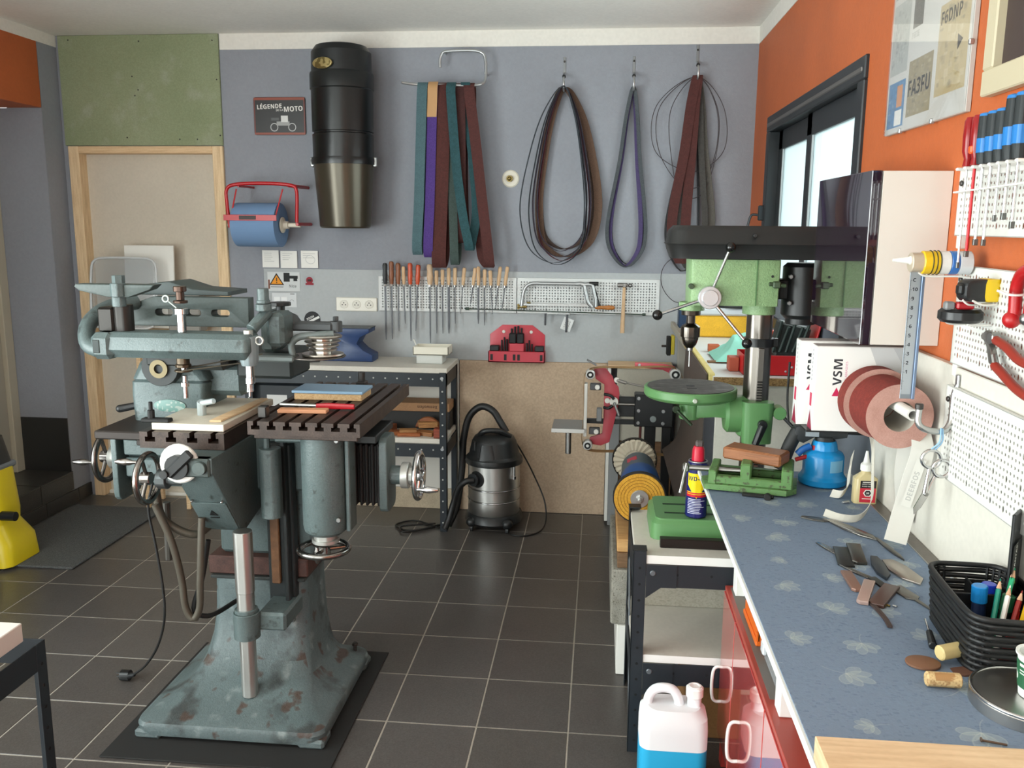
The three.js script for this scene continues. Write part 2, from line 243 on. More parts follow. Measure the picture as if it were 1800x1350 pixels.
  part(win, 'window_catch', [box(0.03, 0.07, 0.02, XR - 0.02, 1.66, wz0 + 0.01, { c: 0.004 }), tube([[XR - 0.03, 1.65, wz0 + 0.01], [XR - 0.06, 1.65, wz0 - 0.01], [XR - 0.075, 1.6, wz0 - 0.02]], 0.006)], M(0x3a3d40, 0.4, 0.6));
  // left wall: pilaster, orange lintel, alcove with a pale door, glazed bay further forward
  const wl = struct('wall_left'), az = -4.6, ax = -3.26;
  part(wl, 'pilaster', bx2(XL - T, XL, -0.1, CE, ZB - 0.01, az - 0.004, 0), greyPaint);
  part(wl, 'lintel', bx2(XL - T - 0.3, XL, 2.19, CE, az, -3.2, 0.002), orangePaint, 'orange lintel over the alcove');
  part(wl, 'wall_panel', [bx2(XL - T, XL, -0.1, CE, -3.2, -2.0, 0), bx2(XL - T, XL, -0.1, 0.2, -2.0, 1.05, 0), bx2(XL - T, XL, 2.3, CE, -2.0, 1.05, 0), bx2(XL - T, XL, -0.1, CE, 1.05, ZR + T, 0)], greyPaint);
  part(wl, 'painted_band', bx2(XL - 0.01, XL + 0.003, 2.525, CE, ZB, ZR, 0.001), whitePaint, 'white painted band under the ceiling');
  part(wl, 'alcove_side', bx2(ax - 0.3, XL - 0.0005, 0, 2.189, az - 0.003, az, 0), greyPaint);
  part(wl, 'alcove_plinth', bx2(ax, XL - 0.001, 0.19, 0.5, az - 0.05, az + 0.006, 0.001), M(0x2b2b2a, 0.4), 'dark tile plinth');
  part(wl, 'alcove_back', [bx2(ax - 0.3, ax - 0.06, -0.1, 2.2, az, -3.1, 0), bx2(ax - 0.3, XL, -0.1, 2.2, -3.2, -3.1, 0)], M(0x8f887a, 0.8));
  const d2 = struct('door_2');
  part(d2, 'door_panel', bx2(ax - 0.06, ax - 0.025, 0.19, 2.15, az + 0.07, -3.3, 0.003), M(0xa9a293, 0.6), 'pale alcove door');
  part(d2, 'door_frame', bx2(ax - 0.06, ax + 0.0, 0.19, 2.19, az + 0.001, az + 0.07, 0.003), M(0xb9b09c, 0.6));
  // step in the alcove and tile skirting
  const st = struct('trim_1'), tl = new THREE.MeshStandardMaterial({ ...mot(0x3b3936, 4, 8, 2, 22, 5), roughness: 0.36 });
  part(st, 'grout_bed', [bx2(ax - 0.2, XL - 0.003, 0, 0.186, az, -3.2, 0), bx2(XL - 0.002, XL + 0.006, 0, 0.075, ZB, -3.2, 0)], M(0x8a8478, 0.9));
  for (let k = 0; k < 5; k++) part(st, 'tile', bx2(XL - 0.003, XL + 0.007, 0.084, 0.182, az + 0.002 + k * 0.3, az + 0.297 + k * 0.3, 0.001), tl);
  for (let k = 0; k < 6; k++) part(st, 'tile', bx2(XL + 0.0005, XL + 0.01, 0.002, 0.079, Math.max(ZB + 0.005, -4.93 + k * 0.3), -4.635 + k * 0.3, 0.001), tl);
  for (let k = 0; k < 5; k++) part(st, 'tile', bx2(ax - 0.02, XL + 0.008, 0.183, 0.19, az + 0.002 + k * 0.3, az + 0.297 + k * 0.3, 0.001), tl);
  // ceiling and rear wall with the glazed bay
  const ce = struct('ceiling'); part(ce, 'ceiling_slab', bx2(XL - 0.6, XR + T, CE, CE + 0.15, ZB - T, ZR + T, 0), new THREE.MeshStandardMaterial({ ...mot(0xefece6, 2, 6, 0.8, 14, 2), roughness: 0.85 }));
  const re = struct('wall_rear');
  part(re, 'wall_panel', [bx2(XL - T, -2.65, -0.1, CE, ZR, ZR + T, 0), bx2(-0.25, XR + T, -0.1, CE, ZR, ZR + T, 0), bx2(-2.65, -0.25, 2.25, CE, ZR, ZR + T, 0), bx2(-2.65, -0.25, -0.1, 0.15, ZR, ZR + T, 0)], whitePaint);
  const w2 = struct('window_2');
  part(w2, 'window_frame', [bx2(-2.65, -0.25, 2.2, 2.25, ZR + 0.04, ZR + 0.1, 0.003), bx2(-2.65, -0.25, 0.15, 0.2, ZR + 0.04, ZR + 0.1, 0.003), bx2(-2.65, -2.6, 0.2, 2.2, ZR + 0.04, ZR + 0.1, 0.003), bx2(-0.3, -0.25, 0.2, 2.2, ZR + 0.04, ZR + 0.1, 0.003), bx2(-1.48, -1.42, 0.2, 2.2, ZR + 0.04, ZR + 0.1, 0.003)], fr);
  const w3 = struct('window_3');
  part(w3, 'window_frame', [bx2(XL - 0.12, XL - 0.06, 2.25, 2.3, -2.0, 1.05, 0.003), bx2(XL - 0.12, XL - 0.06, 0.2, 0.25, -2.0, 1.05, 0.003), bx2(XL - 0.12, XL - 0.06, 0.25, 2.25, -2.0, -1.95, 0.003), bx2(XL - 0.12, XL - 0.06, 0.25, 2.25, 1.0, 1.05, 0.003), bx2(XL - 0.12, XL - 0.06, 0.25, 2.25, -0.505, -0.445, 0.003)], fr);
  const glass = new THREE.MeshPhysicalMaterial({ color: 0xffffff, roughness: 0.02, transmission: 1, thickness: 0 });
  for (const [a, b] of [[-2.6, -1.48], [-1.42, -0.3]]) part(w2, 'pane', bx2(a, b, 0.2, 2.2, ZR + 0.06, ZR + 0.066, 0), glass);
  for (const [a, b] of [[-1.95, -0.505], [-0.445, 1.0]]) part(w3, 'pane', bx2(XL - 0.09, XL - 0.084, 0.25, 2.25, a, b, 0), glass);
}
// ---------- pantograph milling machine ----------
single('rubber_mat', 'black rubber mat under the milling machine base', 'mat', bx2(-1.475, -0.76, 0.0005, 0.006, -3.035, -2.29, 0.002), rubber);
function handwheel(parent, x, y, z, axis, R, o = {}) {   // rim, spokes, hub and turned handle; side is where the handle points
  const s = o.side ?? -1, L = [], mat = o.mat ?? chrome, turn = axis === 'x' ? [0, 0, s > 0 ? -PI / 2 : PI / 2] : [s > 0 ? 0 : PI, 0, 0];
  const wheel = [torus(R, R * 0.13, 0, 0, 0, { rx: PI / 2, rad: 12, seg: 40 }), cyl(R * 0.26, 0.03, 0, 0.004, 0)];
  for (let k = 0; k < 3; k++) { const a = k * 2 * PI / 3 + (o.a ?? 0.4); wheel.push(rod([R * 0.15 * Math.cos(a), 0.002, R * 0.15 * Math.sin(a)], [R * Math.cos(a), 0, R * Math.sin(a)], R * 0.09, R * 0.075)); }
  const ha = o.h ?? 2.4, hx = R * Math.cos(ha), hz = R * Math.sin(ha);
  const w = part(parent, 'handwheel', wheel.map((g) => at(g, x, y, z, ...turn)), mat, 'chrome spoked handwheel');
  part(w, 'handle', at(lathe([[0, 0.005], [0.005, 0.006], [0.0055, 0.018], [0.0095, 0.03], [0.0105, 0.045], [0.0075, 0.066], [0.005, 0.074], [0, 0.077]], 14, hx, 0, hz), x, y, z, ...turn), mat, 'polished turned handle');
  if (o.dial) part(w, 'dial', o.dial.map(([r, h, d]) => at(cyl(r, h, 0, -d, 0), x, y, z, ...turn)), o.mat2 ? M(0x5a5f60, 0.4, 0.6) : M(0xb7b7b2, 0.4, 0.6), 'graduated dial');
  return w;
}
{
  const mm = thing('milling_machine', 'grey-green cast pantograph milling machine with handwheels on a flared pedestal', 'milling machine', [-1.11, 0, -2.68], { w: 1 });
  const baseMat = new THREE.MeshStandardMaterial({ map: tex(512, (u, v) => {
    const n = fbm(u, v, 6, 131), w = fbm(u, v, 9, 137), r = fbm(u, v, 14, 139); let c = mixc([80, 93, 94], [96, 109, 110], n);
    if (w > 0.56) c = mixc(c, [48, 50, 49], Math.min(0.7, (w - 0.56) * 4)); if (r > 0.66) c = mixc(c, [70, 52, 44], Math.min(0.8, (r - 0.63) * 7)); if (r < 0.3) c = mixc(c, [150, 158, 155], (0.3 - r) * 3);
    return c.map((x) => x + (vn(u, v, 256, 6) - 0.5) * 12); }, 1.3), roughness: 0.5, bumpMap: bumpFine, bumpScale: 0.0008, side: THREE.DoubleSide });
  const S = (y, w, d, z, r = 0.05, x = -1.113) => ({ y, w, d, z, r, x });
  const ped = part(mm, 'pedestal', loft([S(0.02, 0.6, 0.57, -2.675), S(0.05, 0.61, 0.58, -2.675), S(0.062, 0.6, 0.57, -2.675), S(0.07, 0.57, 0.54, -2.68), S(0.082, 0.5, 0.48, -2.69), S(0.1, 0.44, 0.41, -2.71), S(0.13, 0.39, 0.34, -2.745), S(0.17, 0.36, 0.3, -2.775), S(0.23, 0.338, 0.27, -2.795), S(0.31, 0.326, 0.255, -2.805), S(0.425, 0.32, 0.25, -2.807)], 6), baseMat, 'oil-stained flared pedestal');
  for (const [x, z] of [[-1.375, -2.43], [-0.85, -2.43], [-1.375, -2.92], [-0.85, -2.92]]) part(ped, 'foot', box(0.085, 0.03, 0.08, x, 0.021, z, { c: 0.008 }), baseMat);
  part(mm, 'anchor_bolt', [cyl(0.006, 0.05, -0.85, 0.085, -2.9), cyl(0.011, 0.01, -0.85, 0.1, -2.9, 'y', { seg: 6 })], darkSteel);
  part(ped, 'pedestal_joint', bx2(-1.276, -0.95, 0.425, 0.436, -2.935, -2.678, 0.003), M(0x2c3130, 0.6));
  part(mm, 'slide_band', bx2(-1.285, -0.943, 0.437, 0.5, -2.93, -2.69, 0.004), new THREE.MeshStandardMaterial({ ...mot(0x4a2f28, 12, 10, 4, 140), roughness: 0.55 }), 'rusty brown machined band');
  part(mm, 'column', [bx2(-1.255, -0.93, 0.5, 0.92, -2.93, -2.72, 0.012)], teal);
  // vertical slide with motor on the column front
  part(mm, 'slide_plate', [bx2(-1.065, -0.975, 0.36, 0.9, -2.7, -2.66, 0.004), bx2(-1.0, -0.985, 0.36, 0.92, -2.66, -2.63, 0.003)], M(0x1d2324, 0.5));
  part(mm, 'guide_strip', bx2(-1.05, -1.02, 0.43, 0.7, -2.66, -2.645, 0.003), new THREE.MeshStandardMaterial({ ...mot(0x6a4a30, 12, 10, 4, 141), roughness: 0.5 }), 'brown oiled guide strip');
  part(mm, 'motor', [cyl(0.034, 0.225, -1.02, 0.79, -2.6), cyl(0.011, 0.06, -1.03, 0.925, -2.6)], teal, 'slim cylindrical motor');
  // lifting screw and its bearing
  part(mm, 'screw_shaft', [cyl(0.0295, 0.2, -1.088, 0.555, -2.52), cyl(0.0275, 0.07, -1.088, 0.43, -2.52), cyl(0.0255, 0.245, -1.088, 0.225, -2.52)], M(0xd2d0cb, 0.36, 1), 'bright steel lifting shaft');
  part(mm, 'bearing_bracket', [cyl(0.041, 0.085, -1.088, 0.345, -2.52), cyl(0.036, 0.012, -1.088, 0.393, -2.52), bx2(-1.06, -0.965, 0.32, 0.38, -2.7, -2.53, 0.008), at(ext([[0, 0], [0.1, 0], [0.1, 0.12], [0.06, 0.12]], 0.03, { b: 0.003 }), -1.0, 0.29, -2.66, 0, PI / 2, 0)], teal);
  // left knee: wedge-shaped bracket under the copy table
  const kx0 = -1.225, kx1 = -1.105;
  const knee = part(mm, 'knee_bracket', at(ext([[-2.37, 0.925], [-2.37, 0.88], [-2.555, 0.645], [-2.585, 0.632], [-2.7, 0.66], [-2.86, 0.7], [-2.86, 0.925]].map(([z, y]) => [-z, y]), kx1 - kx0, { b: 0.006 }), (kx0 + kx1) / 2, 0, 0, 0, PI / 2, 0), teal, 'wedge-shaped knee bracket');
  const fn = new THREE.Vector3(0, -0.185, 0.235).normalize(), ang = Math.atan2(0.185, 0.235);
  const onFace = (g, t, x) => at(g, x, 0.88 + (0.645 - 0.88) * t + fn.y * 0.003, -2.37 + (-2.555 + 2.37) * t + fn.z * 0.003, ang, 0, 0);
  part(knee, 'cover_plate', onFace(ext(rrect(0.112, 0.14, 0.006), 0.005, { b: 0.001 }), 0.73, -1.165), teal);
  part(knee, 'maker_emblem', [onFace(ext([[-0.014, -0.012], [0.014, -0.012], [0, 0.014]], 0.0105), 0.66, -1.165), onFace(ext(rrect(0.03, 0.004, 0.0015), 0.0105), 0.74, -1.165)], M(0x16191a, 0.5), 'small black triangular emblem');
  for (const [t, x] of [[0.46, -1.212], [0.46, -1.118], [0.98, -1.118]]) part(knee, 'bolt', onFace(cyl(0.004, 0.012, 0, 0, 0, 'z', { seg: 6 }), t, x), steel);
  part(knee, 'dial_bracket', [bx2(-1.24, -1.11, 0.87, 0.925, -2.4, -2.36, 0.005), cyl(0.02, 0.03, -1.135, 0.9, -2.36, 'z')], tealDark);
  // tables with T-slots along their length
  const tSlots = (w, h, n, sw) => { const p = [[-w / 2, -h], [w / 2, -h], [w / 2, 0]]; for (let k = n - 1; k >= 0; k--) { const c = -w / 2 + w * (k + 0.5) / n; p.push([c + sw / 2, 0], [c + sw / 2, -h * 0.3], [c + sw, -h * 0.3], [c + sw, -h * 0.6], [c - sw, -h * 0.6], [c - sw, -h * 0.3], [c - sw / 2, -h * 0.3], [c - sw / 2, 0]); } p.push([-w / 2, 0]); return p; };
  const iron = new THREE.MeshStandardMaterial({ ...mot(0x3f332d, 10, 10, 3, 145), roughness: 0.45, metalness: 0.35, side: THREE.DoubleSide });
  part(mm, 'copy_table', [ext(tSlots(0.265, 0.05, 4, 0.016), 0.42, { x: -1.24, y: 0.976, z: -2.675 })], iron, 'dark slotted iron table');
  part(mm, 'work_table', [ext(tSlots(0.335, 0.04, 7, 0.013), 0.66, { x: -0.845, y: 1.03, z: -2.745 }), bx2(-1.0, -0.69, 0.975, 0.99, -3.05, -2.43, 0.002)], iron, 'large dark slotted iron table');
  part(mm, 'clamp_stop', box(0.026, 0.035, 0.03, -0.985, 1.047, -2.475, { c: 0.003 }), darkSteel); part(mm, 'clamp_stop', [box(0.03, 0.02, 0.05, -0.83, 1.04, -3.0), cyl(0.012, 0.035, -0.83, 1.065, -3.0)], darkSteel);
  part(mm, 'table_clamp', [box(0.09, 0.012, 0.03, -1.335, 1.004, -2.505, { c: 0.003 }), cyl(0.011, 0.03, -1.352, 1.02, -2.505, 'y', { seg: 8 }), cyl(0.006, 0.03, -1.352, 1.045, -2.505)], blackMatte, 'black table clamp');
  // right knee: round housing, flat plate, bottom wheel
  const rk = part(mm, 'knee_housing', [lathe([[0, 0.66], [0.05, 0.66], [0.064, 0.672], [0.068, 0.69], [0.068, 0.99], [0, 0.99]], 40, -0.822, 0, -2.525), bx2(-0.8, -0.74, 0.69, 0.99, -2.58, -2.53, 0.006)], teal, 'round knee housing');
  part(rk, 'side_plate', bx2(-0.752, -0.738, 0.672, 0.988, -2.575, -2.505, 0.003), teal);
  for (const y of [0.965, 0.72]) part(rk, 'bolt', cyl(0.008, 0.01, -0.765, y, -2.472, 'z', { seg: 6 }), steel);
  part(rk, 'collar', [cyl(0.035, 0.022, -0.824, 0.65, -2.525), cyl(0.042, 0.012, -0.824, 0.636, -2.525)], M(0xb7b7b2, 0.35, 0.7), 'bright metal collar');
  handwheel(mm, -0.83, 0.607, -2.525, 'y', 0.074, { side: -1, h: 2.2, mat: M(0x8d8a86, 0.22, 1) });
  // cross slide with its two ends, bellows and handwheels
  const cs = part(mm, 'cross_slide', [bx2(-1.55, -0.78, 0.73, 0.92, -2.84, -2.7, 0.01), bx2(-1.54, -1.25, 0.845, 0.9, -2.7, -2.66, 0.005), bx2(-1.54, -1.25, 0.77, 0.835, -2.7, -2.665, 0.005), bx2(-1.0, -0.8, 0.925, 0.955, -2.85, -2.58, 0.006)], teal);
  part(cs, 'slide_cover', [bx2(-1.57, -1.25, 0.925, 0.952, -2.85, -2.55, 0.004), bx2(-1.46, -1.36, 0.895, 0.92, -2.66, -2.6, 0.003)], castIron, 'dark slide cover');
  part(cs, 'end_plate', at(ext(rrect(0.15, 0.24, 0.03), 0.02, { b: 0.004 }), -1.565, 0.81, -2.72, 0, PI / 2, 0), teal);
  part(cs, 'end_plate', at(ext(rrect(0.12, 0.245, 0.03), 0.028, { b: 0.005 }), -0.66, 0.822, -2.66, 0, PI / 2, 0), teal);
  const bell = []; for (let k = 0; k < 13; k++) bell.push(box(0.0088, 0.2 - (k % 2) * 0.014, 0.12 - (k % 2) * 0.012, -0.785 + k * 0.0092, 0.825, -2.66, { c: 0.003 }));
  part(cs, 'bellows', bell, M(0x101112, 0.75), 'black pleated bellows');
  part(cs, 'bellows_frame', [bx2(-0.8, -0.788, 0.715, 0.95, -2.82, -2.59, 0.003), bx2(-0.8, -0.672, 0.932, 0.957, -2.8, -2.575, 0.003)], M(0x1b1f20, 0.5));
  part(cs, 'screw_hub', cyl(0.03, 0.045, -0.625, 0.812, -2.66, 'x'), teal); part(cs, 'screw_hub', cyl(0.026, 0.03, -1.585, 0.815, -2.72, 'x'), teal);
  handwheel(mm, -0.558, 0.812, -2.66, 'x', 0.071, { side: 1, h: 1.2, dial: [[0.042, 0.024, 0.042], [0.03, 0.02, 0.02]] });
  handwheel(mm, -1.632, 0.822, -2.72, 'x', 0.078, { side: -1, h: 1.57, mat: M(0x6f6b68, 0.22, 1), dial: [[0.04, 0.024, 0.03]] });
  handwheel(mm, -1.33, 0.845, -2.42, 'x', 0.072, { side: -1, h: 0.6, mat: M(0x8d8782, 0.2, 1), mat2: 1, dial: [[0.03, 0.03, 0.05], [0.018, 0.07, 0.08]] });
  // white dial with black crank on the knee front
  const dl = part(mm, 'index_dial', [cyl(0.059, 0.014, -1.205, 0.907, -2.375, 'z', { b: 0.004 })], M(0xd9d8d2, 0.4), 'white plastic index dial');
  part(dl, 'crank', [cyl(0.036, 0.02, -1.205, 0.9, -2.36, 'z'), box(0.1, 0.03, 0.016, -1.195, 0.912, -2.35, { c: 0.006, rz: 0.75 }), cyl(0.013, 0.02, -1.237, 0.882, -2.345, 'z')], blackPlastic, 'black crank knob');
  // head casting behind the left table
  const hd = part(mm, 'head_casting', [loft([{ y: 0.945, w: 0.24, d: 0.2, x: -1.405, z: -2.81, r: 0.02 }, { y: 1.03, w: 0.25, d: 0.2, x: -1.405, z: -2.81, r: 0.02 }, { y: 1.08, w: 0.26, d: 0.2, x: -1.4, z: -2.81, r: 0.025 }, { y: 1.085, w: 0.245, d: 0.19, x: -1.4, z: -2.81, r: 0.025 }, { y: 1.09, w: 0.262, d: 0.2, x: -1.395, z: -2.81, r: 0.025 }, { y: 1.14, w: 0.225, d: 0.19, x: -1.4, z: -2.81, r: 0.05 }, { y: 1.18, w: 0.17, d: 0.16, x: -1.39, z: -2.81, r: 0.05 }]), bx2(-1.3, -1.16, 1.03, 1.14, -2.86, -2.76, 0.02)], teal, 'head casting');
  part(hd, 'name_badge', [at(ext(circ(1, 28).map(([a, b]) => [a * 0.055, b * 0.021]), 0.004, { b: 0.001 }), -1.395, 1.005, -2.708)], new THREE.MeshStandardMaterial({ map: tex(128, (u, v) => mixc([84, 124, 116], [140, 154, 146], vn(u, v, 14, 7) > 0.62 ? 1 : 0.1), 9), roughness: 0.4 }), 'worn turquoise oval badge');
  part(hd, 'lever', [rod([-1.5, 1.0, -2.76], [-1.585, 0.983, -2.74], 0.011, 0.013), ball(0.013, -1.587, 0.983, -2.74)], blackPlastic, 'black lever');
  part(hd, 'bearing_cap', [cyl(0.062, 0.05, -1.405, 1.137, -2.7, 'z'), bx2(-1.46, -1.18, 1.13, 1.19, -2.8, -2.67, 0.02)], M(0x272b2b, 0.55), 'dark bearing cap');
  part(hd, 'bush_ring', ring(0.03, 0.015, 0.012, -1.405, 1.133, -2.672, 'z'), M(0x6b6047, 0.4, 0.6), 'worn brass bush');
  part(hd, 'locking_handle', [rod([-1.235, 1.04, -2.6], [-1.185, 1.052, -2.58], 0.009), rod([-1.245, 0.99, -2.62], [-1.235, 1.045, -2.6], 0.014)], M(0xb9c4c6, 0.4, 0.3), 'pale cast locking handle');
  // pantograph arms
  const ar = part(mm, 'front_arm', [loft([{ y: 1.2, w: 0.44, d: 0.06, x: -1.25, z: -2.5, r: 0.01 }, { y: 1.225, w: 0.47, d: 0.1, x: -1.25, z: -2.5, r: 0.02 }, { y: 1.262, w: 0.47, d: 0.1, x: -1.25, z: -2.505, r: 0.02 }, { y: 1.275, w: 0.46, d: 0.08, x: -1.25, z: -2.51, r: 0.02 }], 4), bx2(-1.5, -1.43, 1.195, 1.275, -2.55, -2.445, 0.016)], teal, 'front pantograph arm');
  part(ar, 'end_slot', bx2(-1.487, -1.465, 1.215, 1.255, -2.46, -2.443, 0.002), M(0x26302f, 0.6));
  part(ar, 'elbow', tube([[-1.48, 1.22, -2.47], [-1.52, 1.235, -2.48], [-1.545, 1.28, -2.52], [-1.545, 1.315, -2.58], [-1.535, 1.335, -2.66], [-1.5, 1.34, -2.73]], 0.024, { rad: 12 }), teal);
  part(mm, 'back_arm', at(ext([[-0.2, -0.045], [0.21, -0.045], [0.21, 0.05], [-0.11, 0.05], [-0.2, 0.02]], 0.05, { b: 0.005, holes: [rrect(0.058, 0.022, 0.0105, -0.075, 0), rrect(0.058, 0.022, 0.0105, 0.02, 0), rrect(0.06, 0.022, 0.0105, 0.115, 0)] }), -1.33, 1.31, -2.75), tealDark, 'slotted back arm');
  part(mm, 'arm_cover', at(ext([[0, 0], [0.1, 0.012], [0.18, -0.012], [0.3, -0.018], [0.3, -0.032], [0, -0.032]], 0.16, { b: 0.004 }), -1.5, 1.395, -2.84), M(0x3d4848, 0.5), 'dark grey arm cover');
  part(mm, 'pivot_bar', [at(ext([[-0.135, -0.002], [-0.12, -0.014], [-0.03, -0.032], [0.03, -0.032], [0.1, -0.008], [0.115, 0.006], [-0.13, 0.006]], 0.05, { b: 0.004 }), -1.415, 1.41, -2.5)], tealDark, 'tapered pivot bar');
  part(mm, 'pivot_post', [cyl(0.022, 0.04, -1.415, 1.4, -2.48), cyl(0.02, 0.03, -1.42, 1.365, -2.49), cyl(0.018, 0.026, -1.412, 1.43, -2.48, 'y', { seg: 6 })], teal);
  part(mm, 'pivot_shaft', [cyl(0.028, 0.085, -1.425, 1.31, -2.52), bx2(-1.5, -1.45, 1.27, 1.345, -2.57, -2.5, 0.006)], M(0x2c2926, 0.4, 0.5), 'dark oiled pivot shaft');
  const sp = part(mm, 'cutter_spindle', [cyl(0.0135, 0.06, -1.235, 1.305, -2.5), cyl(0.02, 0.018, -1.235, 1.338, -2.5), cyl(0.011, 0.05, -1.235, 1.185, -2.5), cyl(0.007, 0.07, -1.235, 1.11, -2.5), cyl(0.012, 0.014, -1.236, 1.118, -2.5)], chrome, 'slim chrome cutter spindle');
  part(sp, 'spindle_cap', [cyl(0.021, 0.008, -1.235, 1.366, -2.5), cyl(0.012, 0.028, -1.235, 1.385, -2.5), cyl(0.019, 0.016, -1.235, 1.404, -2.5)], M(0x4a3a32, 0.35, 0.8), 'coppery spindle cap');
  part(sp, 'pulley', [cyl(0.023, 0.01, -1.238, 1.175, -2.5), cyl(0.019, 0.03, -1.238, 1.195, -2.5), cyl(0.026, 0.006, -1.238, 1.16, -2.5)], M(0x54483a, 0.4, 0.7));
  part(sp, 'locking_ring', [torus(0.009, 0.003, -1.275, 1.375, -2.49), rod([-1.267, 1.368, -2.49], [-1.245, 1.348, -2.495], 0.0028)], M(0xaebab6, 0.4, 0.5));
  part(mm, 'drive_belt', [rod([-1.23, 1.163, -2.475], [-1.03, 1.185, -2.56], 0.0022), rod([-1.24, 1.163, -2.525], [-1.03, 1.2, -2.6], 0.0022)], M(0x4f4a3e, 0.7), 'thin drive belt');
  part(mm, 'arm_shade_block', bx2(-1.17, -0.98, 1.1, 1.19, -2.9, -2.72, 0.01), M(0x232928, 0.6), 'dark lower arm casting');  // dark block added in place of the shade beneath the pantograph arms
  // tracer head at the right end of the front arm
  const th = part(mm, 'tracer_head', [lathe([[0, 1.18], [0.022, 1.18], [0.027, 1.195], [0.03, 1.26], [0.03, 1.268], [0, 1.268]], 28, -1.032, 0, -2.5)], M(0x828f92, 0.4, 0.2), 'pale tracer head');
  part(th, 'stylus', [cyl(0.0125, 0.045, -1.032, 1.16, -2.5), cyl(0.0145, 0.02, -1.032, 1.135, -2.5), cyl(0.011, 0.03, -1.034, 1.115, -2.5), cyl(0.003, 0.02, -1.035, 1.095, -2.5)], chrome, 'chrome stylus');
  part(th, 'collar', [cyl(0.014, 0.02, -1.032, 1.276, -2.5), torus(0.011, 0.0035, -0.995, 1.256, -2.49)], M(0xb9b9b2, 0.35, 0.7));
  part(mm, 'link_arm', [rod([-1.03, 1.285, -2.52], [-1.0, 1.335, -2.58], 0.018), cyl(0.024, 0.02, -1.005, 1.348, -2.56), cyl(0.017, 0.04, -1.005, 1.385, -2.56), cyl(0.02, 0.01, -1.005, 1.365, -2.56), bx2(-1.01, -0.955, 1.225, 1.33, -2.68, -2.58, 0.012)], teal);
  part(mm, 'link_post', [bx2(-1.06, -1.012, 1.195, 1.325, -2.78, -2.66, 0.012)], tealDark);
  const gs = M(0x44484a, 0.5, 0.2);
  part(mm, 'swing_arm', [bx2(-1.02, -0.83, 1.264, 1.292, -2.72, -2.67, 0.006), loft([{ y: 1.288, w: 0.09, d: 0.06, x: -0.985, z: -2.7, r: 0.02 }, { y: 1.31, w: 0.07, d: 0.055, x: -0.99, z: -2.7, r: 0.02 }, { y: 1.325, w: 0.03, d: 0.035, x: -1.0, z: -2.7, r: 0.015 }], 4), cyl(0.02, 0.034, -0.825, 1.278, -2.695), cyl(0.009, 0.014, -0.825, 1.303, -2.695, 'y', { seg: 6 })], gs, 'dark grey swing arm');
  part(mm, 'clamp_knob', [cyl(0.033, 0.012, -1.005, 1.346, -2.7, 'y', { seg: 10 }), cyl(0.014, 0.026, -1.005, 1.332, -2.7)], blackPlastic, 'black star knob');
  part(mm, 'pulley_fork', [tube([[-0.825, 1.258, -2.67], [-0.88, 1.255, -2.655], [-0.935, 1.246, -2.65], [-0.955, 1.226, -2.65], [-0.952, 1.19, -2.65]], 0.011, { rad: 8 }), bx2(-1.07, -0.94, 1.172, 1.192, -2.68, -2.62, 0.005)], M(0x6d7776, 0.5, 0.2));
  const pl = part(mm, 'step_pulley', lathe([[0, 1.187], [0.064, 1.187], [0.066, 1.19], [0.064, 1.194], [0.03, 1.195], [0.03, 1.203], [0.044, 1.204], [0.046, 1.2065], [0.044, 1.209], [0.03, 1.21], [0.03, 1.216], [0.05, 1.217], [0.052, 1.2195], [0.05, 1.222], [0.032, 1.223], [0.032, 1.229], [0.055, 1.23], [0.057, 1.2325], [0.055, 1.235], [0.034, 1.236], [0.034, 1.243], [0.06, 1.244], [0.062, 1.248], [0.058, 1.252], [0, 1.252]], 40, -0.868, 0, -2.69), M(0xc4beb6, 0.3, 1), 'polished stepped pulley');
  part(pl, 'guard_disc', cyl(0.088, 0.004, -0.885, 1.184, -2.69), M(0x76706a, 0.35, 0.9));
  // conduit, lever bar and mains lead
  const hose = M(0x4f4a40, 0.55, 0.3);
  part(mm, 'conduit', tube([[-1.34, 0.79, -2.48], [-1.33, 0.7, -2.49], [-1.28, 0.655, -2.5], [-1.235, 0.638, -2.52], [-1.215, 0.65, -2.56]], 0.0125), hose, 'flexible metal conduit');
  part(mm, 'conduit', tube([[-1.335, 0.75, -2.46], [-1.295, 0.63, -2.47], [-1.275, 0.5, -2.48], [-1.265, 0.4, -2.48], [-1.245, 0.372, -2.48], [-1.225, 0.4, -2.48], [-1.215, 0.5, -2.48], [-1.21, 0.62, -2.49], [-1.208, 0.7, -2.5]], 0.0115, { n: 60 }), hose, 'looped flexible metal conduit');
  part(mm, 'conduit', tube([[-1.2, 0.62, -2.52], [-1.225, 0.5, -2.52], [-1.25, 0.39, -2.5], [-1.22, 0.365, -2.52], [-1.17, 0.36, -2.68]], 0.008), blackMatte);
  part(mm, 'counter_bar', rod([-1.335, 0.735, -2.53], [-1.338, 0.545, -2.53], 0.0115, 0.0115, 10), M(0x45423d, 0.5, 0.4), 'grey hanging bar');
  const lead = part(mm, 'mains_lead', tube([[-1.37, 0.8, -2.52], [-1.39, 0.72, -2.52], [-1.375, 0.6, -2.52], [-1.36, 0.46, -2.52], [-1.365, 0.36, -2.53], [-1.43, 0.22, -2.6], [-1.53, 0.09, -2.68], [-1.6, 0.03, -2.72]], 0.0042, { n: 60 }), blackMatte, 'black mains lead');
  part(lead, 'plug', [cyl(0.019, 0.034, -1.635, 0.02, -2.735, 'x'), rod([-1.625, 0.02, -2.73], [-1.59, 0.035, -2.715], 0.012, 0.006), cyl(0.0024, 0.02, -1.66, 0.026, -2.735, 'x'), cyl(0.0024, 0.02, -1.66, 0.014, -2.735, 'x')], blackPlastic, 'black two-pin plug');
}
